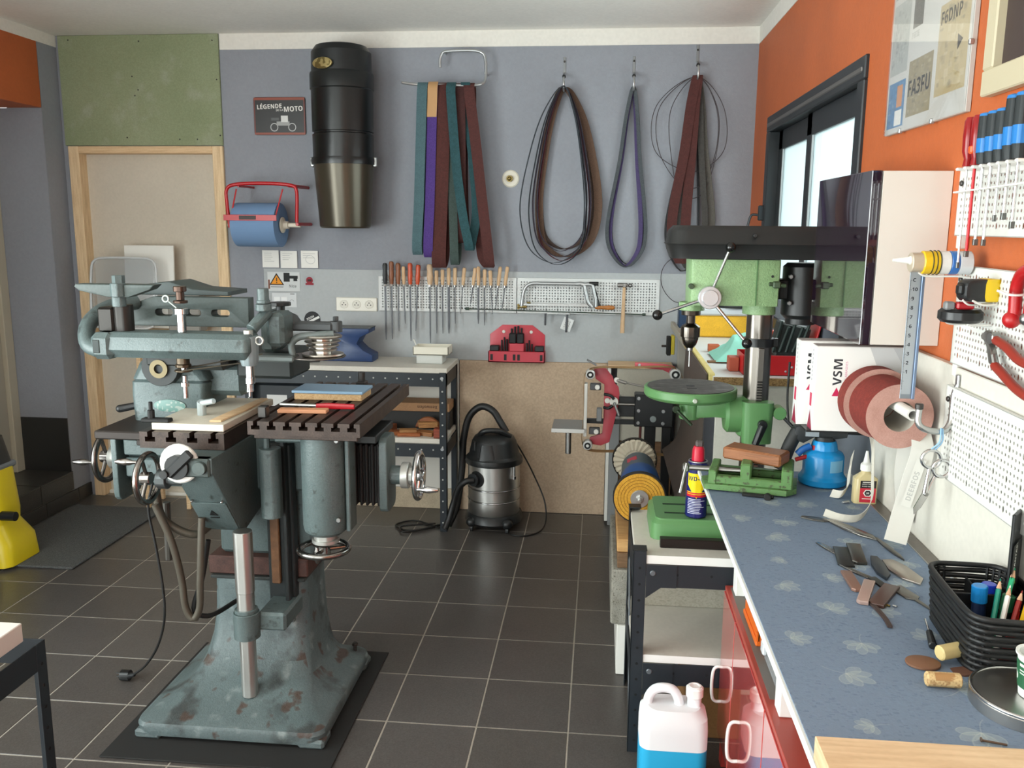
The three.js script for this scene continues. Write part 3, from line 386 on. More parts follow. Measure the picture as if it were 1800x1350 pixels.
// boards and tools lying on the two tables
single('pale_board', 'cream board clamped on the narrow slotted table', 'board', [bx2(-1.345, -1.118, 0.9765, 0.998, -2.9, -2.49, 0.0015)], new THREE.MeshStandardMaterial({ ...mot(0xd8cfbd, 4, 5, 2, 151, 3), roughness: 0.55 }));
single('wooden_offcut', 'thin rounded wooden offcut on the cream board', 'offcut', at(ext([[0, 0], [0.035, 0.004], [0.05, 0.2], [0.045, 0.36], [0.02, 0.36], [0.0, 0.05]], 0.006, { b: 0.0015 }), -1.175, 1.0015, -2.52, -PI / 2, 0, 0), oak);
single('pale_board', 'square cream and brown board under a blue plate on the large slotted table', 'board', [bx2(-0.985, -0.76, 1.0305, 1.052, -2.86, -2.74, 0.002)], new THREE.MeshStandardMaterial({ map: chipTex(0xd2b48a, 0xb0895a, 4, 8), roughness: 0.8 }));
single('blue_plate', 'pale blue plate on top of the board stack on the large table', 'plate', [bx2(-0.992, -0.755, 1.0525, 1.062, -2.865, -2.735, 0.002)], M(0x86a6c0, 0.4));
{ const t = thing('scraper', 'red-handled scraper resting on the large slotted table', 'scraper', [-0.84, 1.031, -2.62], { w: 1 });
  part(t, 'handle', at(loft([{ y: 0, w: 0.014, d: 0.012, x: 0, z: 0, r: 0.005 }, { y: 0.04, w: 0.02, d: 0.016, x: 0, z: 0, r: 0.007 }, { y: 0.12, w: 0.016, d: 0.014, x: 0, z: 0, r: 0.006 }], 3), -0.865, 1.042, -2.6, 0, 0, -PI / 2), M(0xb01722, 0.35), 'red plastic handle');
  part(t, 'blade', rod([-0.985, 1.042, -2.61], [-0.86, 1.042, -2.6], 0.0045), M(0xd8d8d2, 0.3, 0.8)); }
single('wood_strip', 'salmon-coloured wood strip on the large slotted table', 'strip', box(0.15, 0.012, 0.035, -0.89, 1.0365, -2.55, { ry: 0.06 }), M(0xc98e68, 0.6));
// ---------- left side ----------
{
  single('doormat', 'grey speckled doormat in front of the alcove step', 'doormat', [box(0.53, 0.012, 0.88, -2.675, 0.0065, -4.1, { c: 0.004 })], new THREE.MeshStandardMaterial({ map: tex(256, (u, v) => { const n = vn(u, v, 128, 161) * 40 + vn(u, v, 64, 163) * 20; return [52 + n, 54 + n, 54 + n]; }, 5), roughness: 0.95, bumpMap: bumpFine, bumpScale: 0.003 }));
  const t = thing('pressure_washer', 'yellow and black pressure washer standing on the doormat edge', 'pressure washer', [-2.83, 0, -3.73], { w: 1 }), Y = M(0xd9c21a, 0.35);
  const body = part(t, 'housing', [loft([{ y: 0.014, w: 0.3, d: 0.26, x: -2.83, z: -3.73, r: 0.05 }, { y: 0.12, w: 0.29, d: 0.25, x: -2.83, z: -3.73, r: 0.06 }, { y: 0.2, w: 0.23, d: 0.2, x: -2.85, z: -3.73, r: 0.06 }, { y: 0.25, w: 0.24, d: 0.2, x: -2.85, z: -3.73, r: 0.06 }, { y: 0.45, w: 0.22, d: 0.2, x: -2.86, z: -3.73, r: 0.06 }, { y: 0.47, w: 0.2, d: 0.18, x: -2.86, z: -3.73, r: 0.05 }])], Y, 'yellow housing');
  part(body, 'side_panel', bx2(-2.95, -2.78, 0.28, 0.42, -3.632, -3.626, 0.002), M(0xc4ae14, 0.4));
  part(t, 'switch_block', [loft([{ y: 0.47, w: 0.21, d: 0.19, x: -2.865, z: -3.73, r: 0.04 }, { y: 0.5, w: 0.2, d: 0.18, x: -2.865, z: -3.73, r: 0.04 }, { y: 0.6, w: 0.17, d: 0.16, x: -2.87, z: -3.73, r: 0.04 }])], M(0x25282b, 0.35), 'black upper block');
  part(t, 'grey_band', [box(0.215, 0.03, 0.195, -2.86, 0.462, -3.73, { c: 0.012 })], M(0x6f7478, 0.4));
  part(t, 'top_handle', tube([[-2.94, 0.58, -3.73], [-2.93, 0.65, -3.73], [-2.87, 0.68, -3.73], [-2.8, 0.65, -3.73], [-2.79, 0.58, -3.73]], 0.018), M(0xbab6ae, 0.5), 'pale grey handle');
  part(t, 'outlet', [cyl(0.022, 0.07, -2.7, 0.25, -3.66, 'x')], blackPlastic);
  part(t, 'wheel', cyl(0.075, 0.04, -2.8, 0.09, -3.59, 'z', { b: 0.008 }), blackPlastic);
  // transparent lid and white panel leaning in the doorway
  const lid = thing('clear_box_cover', 'clear plastic box cover leaning in the doorway behind the milling machine', 'box cover', [-2.6, 0.9, -4.6], { w: 1 }), clear = new THREE.MeshPhysicalMaterial({ color: 0xeceef0, roughness: 0.12, transmission: 0.85, thickness: 0, side: THREE.DoubleSide });
  part(lid, 'cover_shell', at(ext(rrect(0.37, 0.38, 0.05), 0.01, { b: 0.003 }), -2.6, 1.21, -4.62, -0.12, 0, 0), clear);
  part(lid, 'cover_rim', at(tube(rrect(0.37, 0.38, 0.05).map(([a, b]) => [a, b, 0]), 0.007, { closed: true, n: 60, rad: 6 }), -2.6, 1.21, -4.61, -0.12, 0, 0), M(0xc9cbcc, 0.3));
  single('white_panel_board', 'white panel leaning in the doorway behind the clear cover', 'panel', at(box(0.287, 0.46, 0.014, 0, 0, 0, { rx: -0.07 }), -2.503, 1.238, -4.72), white);
  const sup = thing('wooden_stool', 'small pale stool standing in the doorway behind the milling machine', 'stool', [-2.45, 0, -4.66], { w: 1 });
  part(sup, 'seat', bx2(-2.66, -2.2, 0.985, 1.005, -4.76, -4.55, 0.003), oak); for (const x of [-2.52, -2.28]) for (const z of [-4.74, -4.58]) part(sup, 'leg', bx2(x - 0.012, x + 0.012, 0, 0.985, z - 0.012, z + 0.012, 0.002), oak);
  single('grey_tray', 'grey tray edge showing beside the white panel in the doorway', 'tray', bx2(-2.35, -2.17, 1.0055, 1.225, -4.7, -4.6, 0.006), M(0x8d8a84, 0.6));
}
// steel bench in the near corner
{
  const t = thing('steel_bench', 'low white-topped bench with punched blue-grey steel leg, cut off by the picture edge', 'bench', [-1.7, 0, -1.5], { w: 1 });
  part(t, 'worktop', bx2(-2.1, -1.395, 0.576, 0.625, -1.9, -0.9, 0.002), M(0xd4cdc5, 0.5), 'thick white worktop');
  for (const [x, z, sx] of [[-1.36, -1.93, -1], [-1.36, -0.9, -1], [-2.13, -1.93, 1], [-2.13, -0.9, 1]]) {
    const l = part(t, 'leg', [bx2(x, x + sx * 0.036, 0, 0.57, z, z + 0.003, 0.001), bx2(x, x + sx * 0.003, 0, 0.57, z, z + 0.036, 0.001)], legPaint);
    if (x > -1.5) part(l, 'punched_holes', Array.from({ length: 9 }, (_, k) => cyl(0.0045, 0.002, x + 0.0002, 0.05 + k * 0.058, z + 0.02, 'x', { seg: 8 })), M(0x0c0e10, 0.8), null, 'stuff');
  }
  part(t, 'rail', bx2(-1.364, -1.361, 0.5, 0.57, -1.9, -0.9, 0.001), legPaint); part(t, 'rail', bx2(-2.1, -1.365, 0.5, 0.57, -1.929, -1.926, 0.001), legPaint);
}
// ---------- punched steel bench against the back wall ----------
function punched(parent, name, geos, holes, mat = legPaint) {   // steel member with punched holes as pale or dark discs let into it
  const p = part(parent, name, geos, mat); if (holes.length) part(p, 'punched_holes', holes.map(([x, y, z, ax, r]) => cyl(r ?? 0.0045, 0.003, x, y, z, ax ?? 'z', { seg: 8 })), M(0xb9b9b4, 0.6), null, 'stuff'); return p;
}
{
  const t = thing('shelving_bench', 'black punched-steel bench with two white boards against the back wall', 'workbench', [-1.3, 0, -4.55], { w: 1 }), x1 = -0.772, x0 = -1.84, zf = -4.38, zb = -4.74;
  part(t, 'worktop', bx2(x0 - 0.01, x1 + 0.004, 0.846, 0.872, zb, zf - 0.002, 0.002), whiteMelamine, 'white worktop');
  part(t, 'shelf', bx2(x0 + 0.004, x1 - 0.006, 0.474, 0.5, zb, zf - 0.006, 0.002), whiteMelamine, 'white lower shelf');
  const hl = (n, f) => Array.from({ length: n }, (_, i) => f(i / (n - 1)));
  for (const [x, z, sx, sz] of [[x1, zf, -1, -1], [x0, zf, 1, -1], [x1, zb, -1, 1], [x0, zb, 1, 1]])
    punched(t, 'leg', [bx2(x, x + sx * 0.036, 0, 0.85, z, z + sz * 0.003, 0.001), bx2(x, x + sx * 0.003, 0, 0.85, z, z + sz * 0.036, 0.001)], z === zf ? hl(14, (u) => [x + sx * 0.02, 0.05 + u * 0.76, z + 0.0005]) : []);
  for (const y of [0.775, 0.402]) {
    punched(t, 'rail', [bx2(x0, x1 - 0.003, y, y + 0.07, zf - 0.006, zf - 0.003, 0.001)], hl(16, (u) => [x0 + 0.07 + u * (x1 - x0 - 0.14), y + 0.04, zf - 0.003]));
    part(t, 'gusset', ext([[0, 0.07], [-0.085, 0.07], [-0.085, 0], [-0.035, 0], [0, -0.035]], 0.003, { x: x1 - 0.003, y, z: zf - 0.004 }), legPaint);
    part(t, 'bolt', cyl(0.009, 0.006, x1 - 0.022, y + 0.045, zf + 0.001, 'z', { seg: 12 }), alu);
    punched(t, 'side_rail', bx2(x1 - 0.003, x1, y, y + 0.07, zb, zf, 0.001), []);
  }
  // box and offcuts on the lower shelf
  { const fc = thing('flat_carton', 'long flat brown box with upside-down print at the back of the lower shelf', 'carton', [-1.02, 0.59, -4.6], { w: 1 }), kraft = new THREE.MeshStandardMaterial({ ...mot(0x9c7654, 6, 8, 2, 171), roughness: 0.8 });
    part(fc, 'carton_body', bx2(-1.26, -0.79, 0.602, 0.648, -4.73, -4.58, 0.002), kraft);
    part(fc, 'print', plane(0.2, 0.036, -0.9, 0.626, -4.5794, { rz: PI }), new THREE.MeshStandardMaterial({ map: cv(300, 54, (c) => { c.fillStyle = '#9c7654'; c.fillRect(0, 0, 300, 54); c.fillStyle = '#4a3020'; c.font = 'bold 34px sans-serif'; c.fillText('30  ⊙ Xenwofen', 4, 40); }), roughness: 0.8 }), 'dark upside-down lettering'); }
  single('black_case', 'black flat case under the long flat carton on the lower shelf', 'case', bx2(-1.27, -0.79, 0.5005, 0.6015, -4.735, -4.6, 0.004), M(0x1b1a19, 0.6));
  const W = [0xb07a4a, 0x8f5630, 0xa8602f, 0x9c4a34, 0xb98a58, 0x7d4526].map((c, i) => new THREE.MeshStandardMaterial({ ...wd(c, 0x5a3018, 4, 170 + i), roughness: 0.6 }));
  [[-0.99, -4.46, 0.09, 0.03, 0.06, 0.2, 4], [-0.9, -4.47, 0.11, 0.02, 0.06, -0.3, 0], [-0.98, -4.44, 0.12, 0.018, 0.05, 0.1, 2], [-1.06, -4.45, 0.1, 0.022, 0.05, 0.5, 1], [-0.815, -4.42, 0.055, 0.05, 0.05, 0, 3], [-1.12, -4.52, 0.09, 0.04, 0.07, -0.2, 5]].forEach(([x, z, w, h, d, r, m], i) =>
    single('wood_offcut', ['pale wood offcut lying on the lower shelf', 'angled tan wood offcut on the lower shelf', 'thin flat reddish offcut at the shelf front', 'dark brown offcut behind the bellows', 'red-brown wood block beside the bench leg', 'large dark offcut under the slotted table'][i], 'offcut', box(w, h, d, x, 0.5005 + h / 2, z, { ry: r }), W[m]));
  single('round_offcut', 'rounded brown disc-shaped offcut on the lower shelf', 'offcut', at(ext(circ(0.07, 20, 0, 0, 0.2, PI - 0.2), 0.02, { b: 0.002 }), -0.9, 0.512, -4.55, 0.15, 0, 0), W[1]);
  single('wood_offcut', 'second pale block stacked on the offcuts', 'offcut', box(0.1, 0.03, 0.07, -0.9, 0.545, -4.535, { ry: 0.3 }), W[4]);
  // blue anvil block, trays, papers on top
  const an = thing('blue_block', 'dark blue waisted steel anvil block on the white worktop', 'anvil', [-1.34, 0.8725, -4.6], { w: 1 }), blue = M(0x1f3a68, 0.4);
  part(an, 'body', [at(ext([[-0.13, 0], [0.14, 0], [0.14, 0.035], [0.09, 0.06], [0.055, 0.095], [0.075, 0.13], [0.125, 0.155], [0.125, 0.175], [-0.125, 0.175], [-0.125, 0.155], [-0.07, 0.12], [-0.06, 0.09], [-0.09, 0.055], [-0.13, 0.035]], 0.13, { b: 0.004 }), -1.335, 0.873, -4.6)], blue, 'blue painted body');
  part(an, 'steel_face', bx2(-1.455, -1.205, 1.0485, 1.053, -4.66, -4.54, 0.001), M(0x474a4c, 0.4, 0.6));
  const tr = thing('white_tray', 'white shallow tray stacked on a pale box at the bench end', 'tray', [-0.87, 0.9, -4.6], { w: 1 });
  part(tr, 'tray_body', [bx2(-0.975, -0.785, 0.916, 0.921, -4.66, -4.53, 0), bx2(-0.975, -0.785, 0.916, 0.96, -4.535, -4.53, 0.001), bx2(-0.975, -0.785, 0.916, 0.96, -4.66, -4.655, 0.001), bx2(-0.975, -0.97, 0.916, 0.96, -4.66, -4.53, 0.001), bx2(-0.79, -0.785, 0.916, 0.96, -4.66, -4.53, 0.001)], M(0xe0dccd, 0.5));
  part(tr, 'stick', rod([-0.962, 0.925, -4.62], [-0.985, 0.99, -4.6], 0.0035), white);
  single('pale_box', 'flat pale grey box under the white tray', 'box', bx2(-0.955, -0.815, 0.8725, 0.9155, -4.64, -4.52, 0.003), M(0xc7cac6, 0.5));
  single('kraft_sheet', 'brown kraft sheet lying on the white worktop', 'sheet', bx2(-1.8, -1.52, 0.8725, 0.876, -4.6, -4.42, 0.001), M(0xb08a62, 0.8));
  single('dark_strip', 'dark metal strip lying across the kraft sheet', 'strip', box(0.34, 0.008, 0.03, -1.63, 0.881, -4.45, { ry: 0.2 }), darkSteel);
  single('pale_carton', 'pale grey carton behind the swing arm on the worktop', 'carton', bx2(-1.76, -1.5, 0.8725, 0.99, -4.72, -4.63, 0.002), M(0xb9bdbc, 0.6));
  // black boxes under the bench, left
  const bb = thing('tool_case', 'black tool case with a white label under the bench', 'case', [-1.72, 0.5005, -4.52], { w: 1 });
  part(bb, 'case_body', bx2(-1.83, -1.52, 0.5005, 0.76, -4.7, -4.44, 0.01), M(0x1f262c, 0.5));
  part(bb, 'white_label', plane(0.11, 0.14, -1.69, 0.63, -4.4385), M(0xd3d3d1, 0.6), 'white paper label');
  part(bb, 'catch', box(0.05, 0.02, 0.01, -1.56, 0.7, -4.436), M(0x3b4853, 0.5));
}
// ---------- wet and dry vacuum ----------
{
  const t = thing('vacuum_cleaner', 'stainless wet and dry vacuum with black lid and hose beside the steel bench', 'vacuum cleaner', [-0.54, 0, -4.52], { w: 1 }), X = -0.54, Z = -4.52, R = 0.138;
  const tank = part(t, 'tank', lathe([[0.1, 0.075], [R - 0.006, 0.08], [R, 0.09], [R, 0.155], [R - 0.005, 0.16], [R, 0.165], [R, 0.22], [R - 0.005, 0.225], [R, 0.23], [R, 0.36], [0.1, 0.36]], 48, X, 0, Z), M(0xc4c2be, 0.36, 1), 'stainless steel tank');
  part(tank, 'rib', [torus(R + 0.001, 0.003, X, 0.16, Z, { rx: PI / 2, seg: 48, rad: 6 })], chrome); part(tank, 'rib', [torus(R + 0.001, 0.003, X, 0.225, Z, { rx: PI / 2, seg: 48, rad: 6 })], chrome);
  part(tank, 'inlet', [cyl(0.034, 0.05, X - 0.085, 0.285, Z + 0.11, 'z', { ry: -0.5 }), cyl(0.045, 0.012, X - 0.075, 0.285, Z + 0.112, 'z', { ry: -0.6 })], blackPlastic);
  part(t, 'lid', [lathe([[0.1, 0.355], [R + 0.014, 0.355], [R + 0.016, 0.365], [R + 0.012, 0.385], [R - 0.004, 0.4], [R - 0.02, 0.47], [R - 0.035, 0.495], [R - 0.07, 0.515], [0, 0.522]], 40, X, 0, Z), loft([{ y: 0.39, w: 0.09, d: 0.05, x: X - 0.02, z: Z + 0.115, r: 0.015 }, { y: 0.47, w: 0.07, d: 0.05, x: X - 0.02, z: Z + 0.095, r: 0.015 }], 3), box(0.03, 0.05, 0.02, X - 0.095, 0.455, Z + 0.075, { ry: -0.8, c: 0.005 })], blackPlastic, 'black domed lid');
  part(t, 'carry_handle', tube([[X - 0.08, 0.49, Z + 0.03], [X - 0.05, 0.53, Z + 0.06], [X + 0.03, 0.535, Z + 0.06], [X + 0.09, 0.5, Z + 0.03]], 0.014), blackPlastic);
  part(t, 'latch', [box(0.012, 0.07, 0.014, X + 0.115, 0.32, Z + 0.088, { ry: 0.8 }), box(0.018, 0.02, 0.018, X + 0.116, 0.295, Z + 0.09, { ry: 0.8 })], chrome, 'chrome latch');
  part(t, 'base', [lathe([[0, 0.035], [R + 0.012, 0.035], [R + 0.018, 0.045], [R + 0.01, 0.075], [R, 0.085], [0, 0.085]], 36, X, 0, Z)], blackPlastic);
  for (const a of [0.6, 2.3, 3.9, 5.5]) { const px = X + Math.sin(a) * 0.15, pz = Z + Math.cos(a) * 0.15; const c = part(t, 'castor_arm', [ball(0.03, px, 0.05, pz, { sy: 0.9 })], blackPlastic); part(c, 'castor', cyl(0.018, 0.016, px, 0.018, pz, 'x'), M(0x2a2c2d, 0.4)); }
  part(t, 'hose', [tube([[X - 0.09, 0.285, Z + 0.13], [X - 0.13, 0.28, Z + 0.14], [X - 0.17, 0.24, Z + 0.13], [X - 0.2, 0.15, Z + 0.12], [X - 0.225, 0.06, Z + 0.14], [X - 0.24, 0.022, Z + 0.16]], 0.017, { n: 40 }), tube([[X - 0.23, 0.022, Z + 0.1], [X - 0.2, 0.1, Z + 0.03], [X - 0.175, 0.3, Z - 0.01], [X - 0.165, 0.48, Z - 0.02], [X - 0.13, 0.6, Z - 0.03], [X - 0.07, 0.645, Z - 0.03], [X - 0.01, 0.625, Z - 0.02], [X + 0.03, 0.57, Z - 0.01], [X + 0.065, 0.515, Z]], 0.019, { n: 60 })], M(0x151617, 0.5), 'black corrugated hose');
  const cord = M(0x141312, 0.5);
  part(t, 'power_cord', tube([[X + 0.1, 0.47, Z - 0.04], [X + 0.14, 0.4, Z - 0.06], [X + 0.2, 0.28, Z - 0.08], [X + 0.27, 0.12, Z - 0.06], [X + 0.28, 0.03, Z + 0.0], [X + 0.25, 0.006, Z + 0.1], [X + 0.16, 0.005, Z + 0.17], [X + 0.1, 0.005, Z + 0.14], [X + 0.09, 0.005, Z + 0.06]], 0.0042, { n: 70 }), cord, 'black power cord');
  single('cable_coil', 'loose coil of black cable on the tiles by the bench leg', 'cable', tube([[-0.82, 0.006, -4.42], [-0.98, 0.006, -4.52], [-1.06, 0.006, -4.44], [-0.98, 0.006, -4.36], [-0.86, 0.006, -4.42], [-0.8, 0.007, -4.5], [-0.9, 0.01, -4.38], [-1.0, 0.01, -4.33], [-1.02, 0.012, -4.4], [-0.85, 0.012, -4.47]], 0.005, { n: 100 }), cord);
}
// ---------- things on the back wall ----------
{
  // central vacuum canister
  const t = thing('vacuum_canister', 'tall black and smoky bronze canister mounted on the grey wall', 'canister', [-1.345, 1.56, -4.6], { w: 1 }), X = -1.345, Z = -4.615, R = 0.16, gloss = M(0x101415, 0.3);
  part(t, 'mounting_plate', bx2(X - 0.1, X + 0.1, 1.62, 2.42, ZB, Z, 0.004), blackPlastic);
  part(t, 'cap', lathe([[0, 2.49], [0.1, 2.488], [R - 0.03, 2.48], [R - 0.008, 2.45], [R - 0.006, 2.35], [0, 2.35]], 44, X, 0, Z), M(0x15191b, 0.35), 'black cap');
  const ub = part(t, 'upper_body', lathe([[0, 2.35], [R, 2.35], [R + 0.003, 2.34], [R + 0.003, 2.27], [R - 0.002, 2.265], [R - 0.003, 2.06], [R - 0.012, 2.058], [R - 0.012, 2.05], [R - 0.003, 2.046], [R - 0.003, 1.92], [0, 1.92]], 44, X, 0, Z), gloss, 'glossy black upper body');
  part(ub, 'oval_badge', at(ext(circ(1, 28).map(([a, b]) => [a * 0.058, b * 0.028]), 0.01, { b: 0.003 }), X - 0.052, 2.378, Z + R - 0.006, 0, -0.33, 0), new THREE.MeshStandardMaterial({ map: tex(128, (u, v) => mixc([190, 172, 118], [120, 104, 62], vn(u, v, 10, 9) > 0.6 ? 1 : 0.15), 9), roughness: 0.3, metalness: 0.6 }), 'gilt oval badge');
  part(t, 'clamp_band', lathe([[R - 0.01, 1.93], [R + 0.006, 1.93], [R + 0.008, 1.915], [R + 0.006, 1.895], [R - 0.01, 1.895]], 44, X, 0, Z), M(0x0e1011, 0.3));
  for (const s of [-1, 1]) part(t, 'clamp', box(0.02, 0.05, 0.03, X + s * (R + 0.006), 1.91, Z, { c: 0.004 }), steel);
  part(t, 'dust_bucket', lathe([[0, 1.572], [R - 0.035, 1.572], [R - 0.028, 1.58], [R - 0.004, 1.895], [0, 1.895]], 44, X, 0, Z), M(0x4f493d, 0.28, 0.5), 'smoky bronze dust bucket');
  // tin sign
  const sg = thing('tin_sign', 'small black and red tin motorcycle sign', 'sign', [-1.736, 2.06, ZB], { w: 1 });
  part(sg, 'plate', ext(rrect(0.285, 0.196, 0.012), 0.006, { b: 0.001, x: -1.736, y: 2.16, z: ZB + 0.006 }), M(0x3c1512, 0.4, 0.3));
  part(sg, 'printed_face', plane(0.281, 0.192, -1.736, 2.16, ZB + 0.0095), decal(cv(512, 350, (c) => {
    c.fillStyle = '#14100f'; c.fillRect(0, 0, 512, 350); c.strokeStyle = '#6a2418'; c.lineWidth = 14; c.strokeRect(5, 5, 502, 340); c.fillStyle = '#8a3a20'; c.fillRect(0, 0, 512, 24); c.fillRect(0, 330, 512, 20);
    c.fillStyle = '#e6e2dc'; c.font = 'bold 58px sans-serif'; c.save(); c.rotate(-0.05); c.fillText('LÉGENDE', 24, 112); c.font = 'bold 66px sans-serif'; c.fillText('MOTO', 292, 150); c.font = 'bold 24px serif'; c.fillText('DE LA', 215, 140); c.restore();
    c.strokeStyle = '#b9b9b9'; c.lineWidth = 8; for (const x of [200, 380]) { c.beginPath(); c.arc(x, 280, 36, 0, 7); c.stroke(); } c.fillStyle = '#9a9a98'; c.fillRect(225, 225, 130, 40); c.fillStyle = '#d8d8d5'; c.fillRect(270, 170, 70, 62); c.fillStyle = '#4a4a4a'; c.fillRect(170, 190, 80, 26); }), { roughness: 0.35 }));
  // paper roll on its red holder
  const rh = thing('roll_holder', 'red tubular wall holder for the blue paper roll', 'holder', [-1.77, 1.55, ZB], { w: 1 }), red = M(0xb3161d, 0.35), zf = -4.56;
  part(rh, 'tube_frame', [tube([[-1.955, 1.57, zf], [-1.965, 1.7, zf], [-1.965, 1.76, zf], [-1.945, 1.785, zf], [-1.6, 1.785, zf], [-1.588, 1.77, zf], [-1.59, 1.6, zf]], 0.0095, { n: 70 }), rod([-1.9, 1.785, zf], [-1.9, 1.785, ZB], 0.006), rod([-1.63, 1.785, zf], [-1.63, 1.785, ZB], 0.006), rod([-1.595, 1.785, zf], [-1.595, 1.785, ZB], 0.009), rod([-1.59, 1.59, zf], [-1.585, 1.59, ZB], 0.009)], red);
  part(rh, 'brace', rod([-1.91, 1.77, zf], [-1.94, 1.62, zf + 0.02], 0.004), red); part(rh, 'brace', rod([-1.66, 1.77, zf], [-1.7, 1.62, zf + 0.02], 0.004), red);
  part(rh, 'tear_bar', bx2(-1.965, -1.68, 1.607, 1.637, zf + 0.05, zf + 0.055, 0.001), red, 'red tear bar');
  part(rh, 'maker_plate', bx2(-1.88, -1.79, 1.612, 1.632, zf + 0.0555, zf + 0.057, 0), M(0x27100f, 0.5));
  part(rh, 'spindle', [cyl(0.012, 0.4, -1.79, 1.585, -4.62, 'x'), lathe([[0.012, 0], [0.042, 0], [0.042, 0.006], [0.022, 0.012], [0.02, 0.035], [0.012, 0.035]], 24, -1.692, 1.585, -4.62, 'x')], M(0xd9cfbd, 0.5), 'cream plastic hub');
  single('paper_roll', 'fat blue paper roll on the red holder', 'paper roll', ring(0.115, 0.02, 0.235, -1.815, 1.585, -4.62, 'x', 48), M(0x6f8db2, 0.85));
  // notes and stickers
  const note = (x, y, w, h, label, draw, name = 'paper_note', cat = 'note') => single(name, label, cat, [plane(w, h, x, y, ZB + 0.0085)], decal(cv(256, Math.round(256 * h / w), draw), { roughness: 0.7 }));
  const lines = (n, seal) => (c, w, h) => { c.fillStyle = '#eceae4'; c.fillRect(0, 0, w, h); c.fillStyle = '#a9a9a8'; for (let k = 0; k < n; k++) c.fillRect(30, 40 + k * 30, 90 + hash(k, n, 2) * 100, 5); if (seal) { c.strokeStyle = '#a5a7ab'; c.lineWidth = 4; c.beginPath(); c.ellipse(140, 130, 70, 60, 0.3, 0, 7); c.stroke(); } };
  note(-1.818, 1.4, 0.094, 0.094, 'white paper note nearest the wooden doorway', lines(5)); note(-1.714, 1.398, 0.094, 0.094, 'middle white paper note above the grey board', lines(4)); note(-1.597, 1.4, 0.096, 0.094, 'white paper note with a round stamp above the grey board', lines(3, 1));
  note(-1.748, 1.276, 0.185, 0.106, 'white warning sticker with orange triangle and black key shape', (c, w, h) => { c.fillStyle = '#cfd2d2'; c.fillRect(0, 0, w, h); c.fillStyle = '#1a1614'; c.beginPath(); c.moveTo(72, 8); c.lineTo(130, 100); c.lineTo(14, 100); c.fill(); c.fillStyle = '#e8951c'; c.beginPath(); c.moveTo(72, 24); c.lineTo(118, 93); c.lineTo(26, 93); c.fill(); c.fillStyle = '#1a1614'; c.fillRect(69, 44, 7, 28); c.fillRect(69, 78, 7, 8); c.fillStyle = '#17191a'; c.fillRect(128, 6, 48, 68); c.fillRect(170, 28, 70, 22); c.fillRect(205, 46, 30, 22); c.font = '30px sans-serif'; c.fillText('Nice', 168, 118); c.fillStyle = '#7a4a3a'; c.fillRect(4, 60, 14, 70); c.fillStyle = '#555'; c.fillRect(24, 112, 100, 5); }, 'warning_sticker', 'sticker');
  note(-1.601, 1.28, 0.05, 0.06, 'small dark red sticker on the grey board', (c, w, h) => { c.fillStyle = '#a7adb1'; c.fillRect(0, 0, w, h); c.fillStyle = '#8f2030'; c.beginPath(); c.arc(128, 130, 100, 0, 7); c.fill(); c.fillRect(10, 200, 236, 60); c.fillStyle = '#3a1418'; c.fillRect(70, 100, 116, 60); }, 'red_sticker', 'sticker');
  note(-1.748, 1.174, 0.14, 0.078, 'white switch label strip below the warning sticker', (c, w, h) => { c.fillStyle = '#d3d6d8'; c.fillRect(0, 0, w, h); c.fillStyle = '#eceeee'; c.fillRect(20, 40, 60, 60); c.fillRect(95, 40, 60, 60); c.fillStyle = '#7a7d80'; c.fillRect(190, 6, 46, 8); c.strokeStyle = '#8a8d90'; c.lineWidth = 4; c.beginPath(); c.arc(205, 90, 22, 3.4, 6); c.stroke(); }, 'label_strip', 'label');
  single('round_sticker', 'round black and white sticker on the grey board', 'sticker', [at(ext(circ(0.046, 32), 0.003), -1.592, 1.067, ZB + 0.008)], decal(cv(256, 256, (c) => { c.fillStyle = '#15161a'; c.fillRect(0, 0, 256, 256); c.save(); c.translate(128, 128); c.rotate(-0.45); c.fillStyle = '#e5e5e2'; c.fillRect(-120, -10, 240, 36); c.font = 'bold 44px sans-serif'; c.fillText('ZOOM', -80, -24); c.fillRect(-60, 50, 110, 18); c.restore(); })));
  { const m = scene.children[scene.children.length - 1], p = m.geometry.attributes.position, uv = m.geometry.attributes.uv; for (let i = 0; i < p.count; i++) uv.setXY(i, p.getX(i) / 0.092 + 0.5, (p.getY(i) - 0.046) / 0.092 + 0.5); }
  single('grey_switch', 'pale switch box on the grey board behind the swing arm', 'switch', box(0.07, 0.062, 0.03, -1.716, 1.065, ZB + 0.021, { c: 0.005 }), M(0xc9cccc, 0.5));
  single('wall_screw', 'dark screw in the grey board beside the label strip', 'screw', cyl(0.012, 0.008, -1.848, 1.176, ZB + 0.01, 'z'), darkSteel);
  // triple socket
  const so = thing('wall_socket', 'white triple wall socket on the grey board', 'socket', [-1.336, 1.12, ZB], { w: 1 });
  part(so, 'cover_plate', box(0.23, 0.075, 0.01, -1.336, 1.157, ZB + 0.011, { c: 0.003 }), M(0xe4e0d4, 0.35));
  for (let k = 0; k < 3; k++) { const x = -1.407 + k * 0.071, s = part(so, 'socket_well', [ring(0.024, 0.021, 0.003, x, 1.157, ZB + 0.017, 'z', 24), cyl(0.021, 0.002, x, 1.157, ZB + 0.0165, 'z')], M(0xd8d4c8, 0.4)); part(s, 'contacts', [cyl(0.003, 0.002, x - 0.009, 1.154, ZB + 0.018, 'z', { seg: 8 }), cyl(0.003, 0.002, x + 0.009, 1.154, ZB + 0.018, 'z', { seg: 8 }), cyl(0.003, 0.004, x, 1.165, ZB + 0.018, 'z', { seg: 8 })], M(0x2a2826, 0.5)); }
  // white round sensor plate
  const ds = thing('round_wall_plate', 'cream round wall plate with a brass knob between the belts', 'wall plate', [-0.488, 1.79, ZB], { w: 1 });
